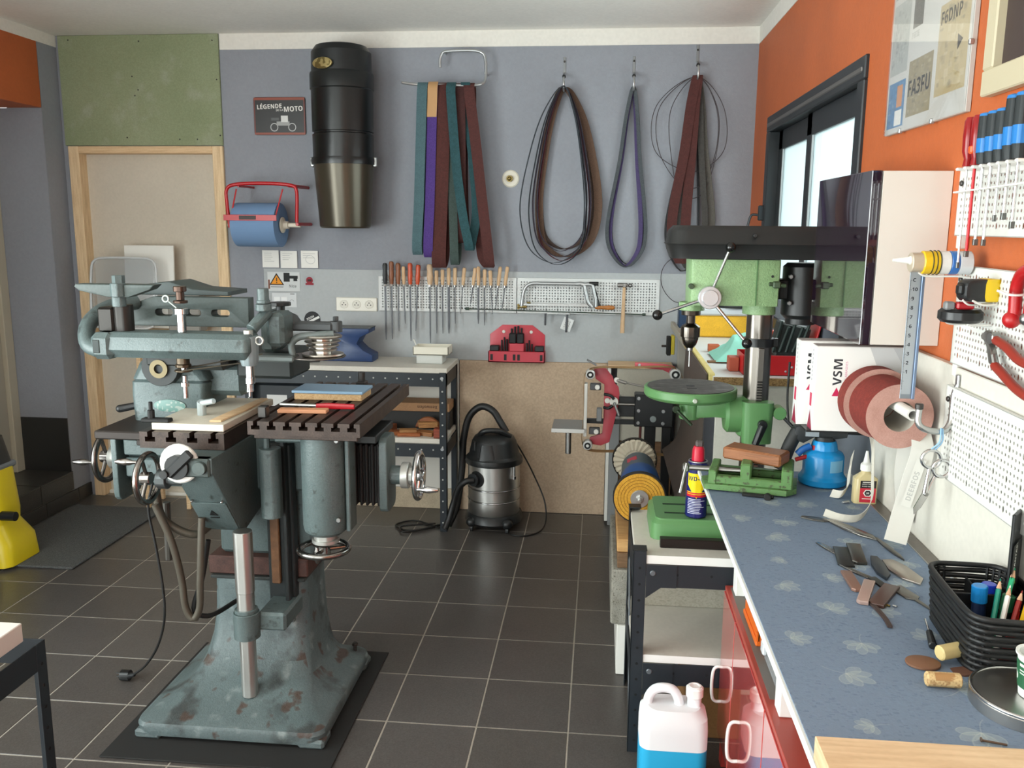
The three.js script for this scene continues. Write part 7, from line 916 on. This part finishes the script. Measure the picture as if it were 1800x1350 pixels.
  part(rh, 'chrome_rod', tube([[SX - 0.002, 1.278, -1.885], [0.74, 1.262, -1.885], [0.738, 1.235, -1.885], [0.735, 1.2, -1.88], [0.722, 1.182, -1.875], [0.695, 1.182, -1.872], [0.676, 1.188, -1.872], [0.668, 1.198, -1.874], [0.6685, 1.228, -1.878]], 0.0068, { n: 70, rad: 10 }), M(0xb5b5b2, 0.25, 0.9)); part(rh, 'end_cap', cyl(0.0085, 0.012, 0.6685, 1.232, -1.878), darkSteel); part(rh, 'wall_tab', box(0.006, 0.03, 0.014, SX - 0.004, 1.285, -1.885), alu);
  { const bs = thing('backing_strip', 'long white printed backing strip hanging from the rolls', 'strip', [0.69, 0.915, -1.95], { w: 1 });
    part(bs, 'paper_strip', ribbon([[0.712, 1.16, -1.985], [0.715, 1.12, -1.965], [0.7, 1.05, -1.96], [0.68, 0.97, -1.95], [0.662, 0.915, -1.93]], [0.048, -0.012, 0.0], 0.0012, {}), M(0xdcdad3, 0.7));
    part(bs, 'lettering', at(plane(0.11, 0.022, 0, 0, 0), 0.698, 1.045, -1.952, -0.1, 0, 1.3), decal(cv(330, 66, (k) => { k.fillStyle = '#dcdad3'; k.fillRect(0, 0, 330, 66); k.fillStyle = '#b9b8b4'; k.font = 'bold 48px sans-serif'; k.fillText('DEERFOS', 40, 50); }), { roughness: 0.7 }), 'faint grey lettering'); }
  single('backing_strip', 'shorter white strip hanging behind the printed strip', 'strip', ribbon([[0.7, 1.125, -2.02], [0.7, 1.05, -2.03], [0.715, 0.97, -2.05], [0.722, 0.92, -2.06]], [0.035, 0, 0.01], 0.0012, {}), M(0xcfccc4, 0.7));
  single('backing_strip', 'curled pale strip lying in front of the glue bottle', 'strip', ribbon([[0.568, BY + 0.011, -2.165], [0.6, BY + 0.01, -2.13], [0.64, BY + 0.014, -2.125], [0.672, BY + 0.045, -2.15], [0.684, BY + 0.1, -2.19], [0.682, BY + 0.17, -2.2], [0.67, BY + 0.215, -2.19]], [0.004, 0.02, 0.004], 0.0012, { n: 50 }), M(0xc4bfb2, 0.7));
  single('backing_strip', 'curled pale strip between blue cartridge and glue bottle', 'strip', ribbon([[0.625, BY + 0.012, -2.33], [0.645, BY + 0.016, -2.31], [0.662, BY + 0.03, -2.32], [0.672, BY + 0.07, -2.345], [0.675, BY + 0.12, -2.34]], [0.006, 0.022, 0.004], 0.0012, { n: 40 }), M(0xcdc8bc, 0.7));
  single('metal_pin', 'short metal pin on the cloth beside the blue cartridge', 'pin', rod([0.64, BY + 0.004, -2.275], [0.66, BY + 0.004, -2.285], 0.0032), alu);
  // scissors on a blue string
  const s = thing('scissors', 'chrome scissors hanging from the rod on a blue string', 'scissors', [0.715, 1.0, -1.87], { w: 1 }), sz = -1.868;
  part(s, 'ring_handle', torus(0.019, 0.0036, 0.6988, 1.1223, sz, { seg: 28 }), chrome); part(s, 'ring_handle', torus(0.018, 0.0036, 0.7215, 1.1026, sz, { seg: 28 }), chrome);
  part(s, 'shank', rod([0.6968, 1.1043, sz], [0.692, 1.0466, sz], 0.0036, 0.0058), chrome); part(s, 'shank', rod([0.7115, 1.0866, sz - 0.004], [0.696, 1.0466, sz - 0.004], 0.0036, 0.0058), chrome);
  part(s, 'blade', ext([[0.7, 1.0466], [0.6869999999999999, 1.0486], [0.6717, 1.0146], [0.6737, 1.0006], [0.6837, 1.0126]], 0.003, { z: sz }), chrome); part(s, 'blade', ext([[0.703, 1.0466], [0.691, 1.0466], [0.6797, 1.0066], [0.6877, 1.0146]], 0.003, { z: sz - 0.0035 }), M(0xb9b9b6, 0.25, 1)); part(s, 'pivot', cyl(0.0045, 0.012, 0.694, 1.0466, sz, 'z'), steel);
  part(s, 'string', tube([[0.712, 1.19, -1.866], [0.71, 1.16, -1.864], [0.6968, 1.1423, sz], [0.7008, 1.1413, sz], [0.716, 1.16, -1.866], [0.716, 1.188, -1.868]], 0.0018), M(0x8fb7d6, 0.6), 'pale blue string');
  // pegboards
  const pw = M(0xd6d6d0, 0.45);
  for (const [y0, h, z0, w, x, label] of [[1.583, 0.135, -1.975, 0.9, 0.742, 'uppermost perforated board, under the screwdrivers'], [1.318, 0.205, -1.932, 0.9, 0.742, 'middle perforated board, holding pliers and tape measures'], [1.078, 0.196, -1.918, 0.9, SX - 0.012, 'lowest perforated board, mounted on the pale bench board']]) {
    const t = thing('wall_pegboard', label, 'pegboard', [x, y0, z0], { group: 'perforated boards on the orange wall' }); t.rotation.y = -PI / 2;
    pegboard(t, 'perforated_sheet', w, h, 0.0136, pw, 4, 0, 0.0032); part(t, 'folded_edge', [box(w, 0.002, 0.01, w / 2, 0.001, -0.005), box(w, 0.002, 0.01, w / 2, h - 0.001, -0.005), box(0.002, h, 0.01, 0.001, h / 2, -0.005)], pw); part(t, 'fixing_screw', cyl(0.006, 0.005, 0.02, h - 0.028, 0.003, 'z'), darkSteel);
    if (x > 0.74) part(t, 'wall_rail', [box(0.02, 0.03, 0.018, 0.012, -0.012, -0.013), box(0.02, 0.03, 0.018, 0.5, -0.012, -0.013)], white);
  }
  // screwdrivers in a comb rack
  const rk = thing('screwdriver_rack', 'white wire comb rack of the screwdrivers', 'rack', [0.71, 1.7, -1.7], { w: 1 }), wr = M(0xe2e0da, 0.45);
  part(rk, 'comb_plate', [bx2(0.735, 0.741, 1.7, 1.722, -1.86, -1.3, 0.001), ...Array.from({ length: 12 }, (_, i) => box(0.05, 0.006, 0.01, 0.712, 1.712, -1.85 + i * 0.036, { c: 0.002 }))], wr); part(rk, 'guide_wire', [rod([0.69, 1.668, -1.86], [0.69, 1.678, -1.3], 0.0018), rod([0.69, 1.668, -1.86], [0.741, 1.668, -1.86], 0.0018)], wr);
  const blkRub = M(0x22282a, 0.6), bluP = M(0x2273b8, 0.4), redP = M(0x8d1518, 0.25);
  [[-1.832, 'r', 1.522, 0.0022, 'dark red screwdriver with the longest steel shaft'], [-1.796, 'o', 1.545, 0.003, 'red screwdriver with red shaft and orange button'], [-1.76, 'b', 1.568, 0.0032, 'first blue and black screwdriver beside the red ones'], [-1.724, 'b', 1.568, 0.0028, 'second blue and black screwdriver from the red ones'], [-1.688, 'b', 1.612, 0.0022, 'third blue and black screwdriver from the red ones'], [-1.652, 'B', 1.615, 0.0032, 'large hanging-hole blue and black screwdriver'], [-1.616, 'B', 1.6, 0.003, 'blue and black screwdriver at the picture edge']].forEach(([z, k, yb, r, label]) => {
    const t = thing('screwdriver', label, 'screwdriver', [0.7, yb, z], { w: 1, group: 'screwdrivers in the comb rack' }), x = 0.7, h = k === 'B' ? 0.11 : 0.092;
    const P = (m, a, b, f, name, lb) => part(t, name, lathe([[0, 1.716 + h * a], ...f.map(([q, rr]) => [rr, 1.716 + h * q]), [0, 1.716 + h * b]], 14, x, 0, z), m, lb);
    if (k === 'r' || k === 'o') { P(redP, 0, 1, [[0, 0.009], [0.15, 0.007], [0.3, 0.0115], [0.6, 0.0125], [0.92, 0.0115], [1, 0.008]], 'handle', 'dark red handle'); if (k === 'o') part(t, 'button', box(0.014, 0.016, 0.014, x - 0.006, 1.745, z, { c: 0.003 }), M(0xe8561c, 0.4), 'orange button'); }
    else { P(blkRub, 0, 0.22, [[0, 0.011], [0.22, 0.0135]], 'grip', 'black lower grip'); P(bluP, 0.22, 0.5, [[0.22, 0.0142], [0.5, 0.0146]], 'blue_band', 'blue band'); P(blkRub, 0.5, 0.93, [[0.5, 0.0142], [0.75, 0.014], [0.93, 0.0136]], 'grip', 'black upper grip'); P(bluP, 0.93, 1, [[0.93, 0.0136], [0.98, 0.0125], [1, 0.007]], 'end_cap', 'blue end cap'); }
    const sh = part(t, 'shaft', cyl(r, 1.716 - yb, x, (1.716 + yb) / 2, z, 'y', { seg: 10 }), k === 'o' ? M(0xb01f24, 0.25, 0.5) : chrome); part(sh, 'tip', box(r * 2.6, 0.012, r * 2.2, x, yb + 0.005, z, { c: 0.0008 }), M(0x6a6a68, 0.35, 0.8));
  });
  // sealant tube lying in its hook
  const st = thing('sealant_tube', 'yellow, white and blue sealant tube with white nozzle', 'sealant tube', [0.66, 1.5, -1.87], { w: 1 }), Y = 1.53, Z = -1.87;
  const seg = (a, b, r, m, n, lb) => part(st, n, cyl(r, b - a, (a + b) / 2, Y, Z, 'x'), m, lb);
  part(st, 'nozzle', lathe([[0, 0], [0.003, 0], [0.007, 0.03], [0.009, 0.034], [0, 0.034]], 16, 0.588, Y + 0.004, Z, 'x'), white, 'white nozzle'); seg(0.622, 0.646, 0.02, new THREE.MeshPhysicalMaterial({ color: 0xd6c8b4, roughness: 0.3, transmission: 0.4, thickness: 0 }), 'clear_collar'); seg(0.644, 0.676, 0.0235, M(0xe2b81c, 0.35), 'yellow_band', 'yellow band'); seg(0.676, 0.696, 0.0235, M(0xdcdad6, 0.35), 'white_band'); seg(0.696, 0.712, 0.0238, M(0x2f68b0, 0.35), 'blue_band', 'blue band'); seg(0.712, 0.738, 0.0235, M(0xcfd3d6, 0.35), 'tube_end');
  for (const x of [0.66, 0.668, 0.675]) part(st, 'black_stripe', torus(0.0238, 0.0011, x, Y, Z, { ry: PI / 2, seg: 32, rad: 5 }), M(0x2b2d18, 0.5));
  part(st, 'carrier_hook', tube([[0.741, 1.5, -1.87], [0.72, 1.503, -1.87], [0.65, 1.504, -1.87], [0.64, 1.51, -1.87]], 0.0022), wr);
  // hanging steel rule
  const ru = thing('steel_rule', 'aluminium angle rule with black numbers hanging in front of the rolls', 'rule', [0.655, 1.235, -1.92], { w: 1 });
  part(ru, 'rule_strip', [bx2(0.641, 0.664, 1.24, 1.515, -1.921, -1.919, 0.0004)], M(0x8d959c, 0.4, 0.7)); part(ru, 'angle_edge', bx2(0.664, 0.67, 1.24, 1.515, -1.925, -1.914, 0.0008), M(0x71829c, 0.4, 0.6), 'bluish angle edge'); part(ru, 'scale_print', plane(0.02, 0.26, 0.652, 1.38, -1.9186), decal(cv(64, 832, (k) => { k.fillStyle = '#a7adb2'; k.fillRect(0, 0, 64, 832); k.fillStyle = '#15171a'; k.font = 'bold 34px sans-serif'; ['C', '10', '9', '8', '7', '6', '5', '4', '3', '2', '1'].forEach((t, i) => k.fillText(t, 16, 70 + i * 62)); for (let i = 0; i < 120; i++) k.fillRect(0, 60 + i * 6.2, i % 10 ? 6 : 14, 1.6); }), { metalness: 0.4, roughness: 0.4 })); part(ru, 'hanger', tube([[0.655, 1.51, -1.92], [0.658, 1.525, -1.9], [0.665, 1.5, -1.885]], 0.0016), wr);
  // tape measures on wire hooks
  const tp = (label, x, y, z, m1, m2, L) => { const t = thing('tape_measure', label, 'tape measure', [x, y, z], { w: 1 }); part(t, 'case', at(ext(rrect(L, 0.042, 0.014), 0.034, { b: 0.005 }), x, y + 0.024, z, 0, 0.25, 0), m1); part(t, 'side_band', at(ext(rrect(L * 0.5, 0.0435, 0.01), 0.037, { b: 0.004 }), x + L * 0.24, y + 0.024, z - L * 0.06, 0, 0.25, 0), m2); part(t, 'button', at(box(0.012, 0.02, 0.016, 0, 0, 0, { c: 0.004 }), x - L * 0.52, y + 0.026, z + 0.012, 0, 0.25, 0), blackPlastic); part(t, 'wire_hook', [tube([[0.741, y - 0.002, z - 0.02], [x - L * 0.3, y - 0.002, z + 0.012], [x - L * 0.45, y + 0.006, z + 0.015]], 0.002), tube([[0.741, y - 0.002, z + 0.01], [x, y - 0.002, z + 0.022], [x - 0.02, y + 0.006, z + 0.025]], 0.002)], wr); };
  tp('yellow and black tape measure on the wire hook', 0.71, 1.46, -1.745, M(0x1c1d1e, 0.35), M(0xe0bd18, 0.35), 0.075); 
  { const t = thing('round_tape', 'round black tape measure with a red release on the lower hook', 'tape measure', [0.69, 1.42, -1.78], { w: 1 }); part(t, 'case', at(cyl(0.04, 0.026, 0, 0, 0, 'y', { b: 0.006, seg: 36 }), 0.692, 1.4335, -1.775), M(0x141516, 0.35)); part(t, 'release', at(box(0.032, 0.014, 0.02, 0, 0, 0, { c: 0.003 }), 0.69, 1.454, -1.755), M(0xa81c24, 0.4), 'red release'); part(t, 'grey_tab', box(0.018, 0.016, 0.018, 0.664, 1.453, -1.76, { c: 0.003 }), M(0x77797a, 0.5)); part(t, 'wire_hook', [tube([[0.741, 1.418, -1.79], [0.67, 1.418, -1.77], [0.655, 1.428, -1.765]], 0.002), tube([[0.741, 1.418, -1.75], [0.7, 1.418, -1.745], [0.69, 1.425, -1.742]], 0.002)], wr); }
  { const t = thing('red_clamp', 'red C-shaped clamp at the picture edge on the middle board', 'clamp', [0.72, 1.43, -1.6], { w: 1 }), m = M(0xa8161a, 0.35); part(t, 'frame', tube([[0.72, 1.45, -1.615], [0.718, 1.5, -1.612], [0.716, 1.525, -1.59], [0.716, 1.532, -1.54], [0.716, 1.53, -1.47]], 0.011, { rad: 10 }), m); part(t, 'frame', tube([[0.73, 1.455, -1.59], [0.728, 1.5, -1.58], [0.728, 1.51, -1.54], [0.728, 1.51, -1.47]], 0.008), m); part(t, 'foot', ball(0.015, 0.716, 1.442, -1.615), m); part(t, 'swivel', ball(0.011, 0.72, 1.448, -1.57), steel); part(t, 'wire_hook', tube([[0.741, 1.488, -1.6], [0.7, 1.487, -1.59], [0.69, 1.492, -1.62]], 0.0022), wr); }
  { const t = thing('pliers', 'steel pliers with dark red handles on the middle board', 'pliers', [0.715, 1.34, -1.6], { w: 1 }), m = M(0x8f2a1c, 0.45), P = (y, z) => [0.722, y, z]; part(t, 'jaw', at(ext([[0, 0], [0.02, 0.012], [0.045, 0.008], [0.05, -0.006], [0.03, -0.01], [0.005, -0.006]], 0.012, { b: 0.002 }), 0.722, 1.4, -1.735, 0, -PI / 2, 0), M(0x8a8782, 0.3, 0.9)); part(t, 'jaw', at(ext([[0.0, -0.004], [0.03, -0.012], [0.045, -0.03], [0.05, -0.05], [0.036, -0.048], [0.02, -0.02]], 0.012, { b: 0.002 }), 0.722, 1.402, -1.725, 0, -PI / 2, 0), M(0x9a9792, 0.3, 0.9)); part(t, 'joint', cyl(0.012, 0.016, 0.722, 1.4, -1.69, 'x'), steel); part(t, 'handle', tube([P(1.398, -1.68), P(1.392, -1.64), P(1.375, -1.58), P(1.372, -1.5)], 0.0085), m, 'dark red handle'); part(t, 'handle', tube([P(1.352, -1.675), P(1.345, -1.65), P(1.325, -1.58), P(1.315, -1.5)], 0.0085), m, 'dark red handle'); part(t, 'shank', rod(P(1.37, -1.685), P(1.35, -1.672), 0.007), steel); }
  // framed pictures
  const f1 = thing('clip_frame', 'unframed glass picture with a collage of old cards and photographs', 'picture', [XR - 0.01, 1.84, -2.28], { w: 1 });
  part(f1, 'backing', bx2(XR - 0.012, XR - 0.001, 1.84, 2.42, -2.552, -2.012, 0.001), M(0xb9b6b0, 0.6));
  part(f1, 'collage', plane(0.536, 0.576, XR - 0.0126, 2.13, -2.282, { ry: -PI / 2 }), decal(cv(700, 752, (k) => {
    k.fillStyle = '#c9c7c2'; k.fillRect(0, 0, 700, 752); const card = (x, y, w, h, c) => { k.fillStyle = c; k.fillRect(x, y, w, h); for (let i = 0; i < 90; i++) { k.fillStyle = `rgba(${rnd() > 0.5 ? '60,60,60' : '235,230,220'},${rnd(0.04, 0.2)})`; k.fillRect(x + rnd(0, w * 0.85), y + rnd(0, h * 0.9), rnd(4, w * 0.15), rnd(2, h * 0.1)); } };
    card(15, 585, 165, 150, '#4f7ea6'); k.fillStyle = '#c98a5a'; k.fillRect(100, 600, 55, 70); k.fillStyle = '#e4e2dc'; k.fillRect(90, 680, 70, 50); card(205, 540, 215, 175, '#94886a'); k.fillStyle = '#1f1c18'; k.font = 'bold 68px sans-serif'; k.fillText('FA3FU', 206, 650);
    card(450, 425, 230, 260, '#b9a883'); k.fillStyle = '#3a3530'; k.font = 'bold 52px sans-serif'; k.fillText('F6DNP', 456, 482); k.beginPath(); k.moveTo(600, 530); k.lineTo(640, 550); k.lineTo(605, 575); k.fill(); card(10, 330, 170, 230, '#a9aba6'); card(210, 340, 90, 100, '#55524c'); k.fillStyle = '#8a8880'; k.font = '26px serif'; k.fillText('F6EIE', 205, 470);
    card(330, 180, 350, 200, '#a08a7c'); k.fillStyle = '#7a3a2a'; k.fillRect(460, 300, 120, 60); card(10, 120, 290, 190, '#8d8f8a'); card(20, 10, 300, 100, '#9aa09c'); card(340, 10, 330, 150, '#7d93a0'); }), { roughness: 0.5 }));
  part(f1, 'glass', bx2(XR - 0.0155, XR - 0.0135, 1.84, 2.42, -2.552, -2.012, 0.0004), new THREE.MeshPhysicalMaterial({ color: 0xffffff, roughness: 0.02, transmission: 1, thickness: 0 }));
  for (const z of [-2.2, -2.42]) part(f1, 'clip', box(0.01, 0.012, 0.01, XR - 0.013, 1.841, z), alu); part(f1, 'clip', box(0.01, 0.012, 0.01, XR - 0.013, 1.98, -2.0125), alu);
  const f2 = thing('framed_photo', 'cream-framed landscape photograph at the picture edge', 'picture', [XR - 0.012, 1.855, -1.6], { w: 1 }), fm = M(0xbfb498, 0.5);
  part(f2, 'frame', [bx2(XR - 0.024, XR - 0.001, 1.855, 1.905, -1.915, -1.2, 0.003), bx2(XR - 0.024, XR - 0.001, 2.35, 2.4, -1.915, -1.2, 0.003), bx2(XR - 0.024, XR - 0.001, 1.905, 2.35, -1.915, -1.87, 0.003), bx2(XR - 0.024, XR - 0.001, 1.905, 2.35, -1.245, -1.2, 0.003)], fm, 'cream wooden frame');
  part(f2, 'photograph', plane(0.625, 0.445, XR - 0.006, 2.1275, -1.5575, { ry: -PI / 2 }), decal(cv(512, 364, (k) => { k.fillStyle = '#a79c8a'; k.fillRect(0, 0, 512, 364); k.fillStyle = '#bfb29c'; k.fillRect(0, 150, 512, 70); k.fillStyle = '#3f322f'; k.beginPath(); k.moveTo(0, 240); k.lineTo(30, 200); k.lineTo(60, 225); k.lineTo(512, 190); k.lineTo(512, 364); k.lineTo(0, 364); k.fill(); k.fillStyle = '#8a7f70'; for (let i = 0; i < 9; i++) k.fillRect(60 + i * 45, 120 + (i % 3) * 14, 34, 5); })));
}
renderer.render(scene, camera);
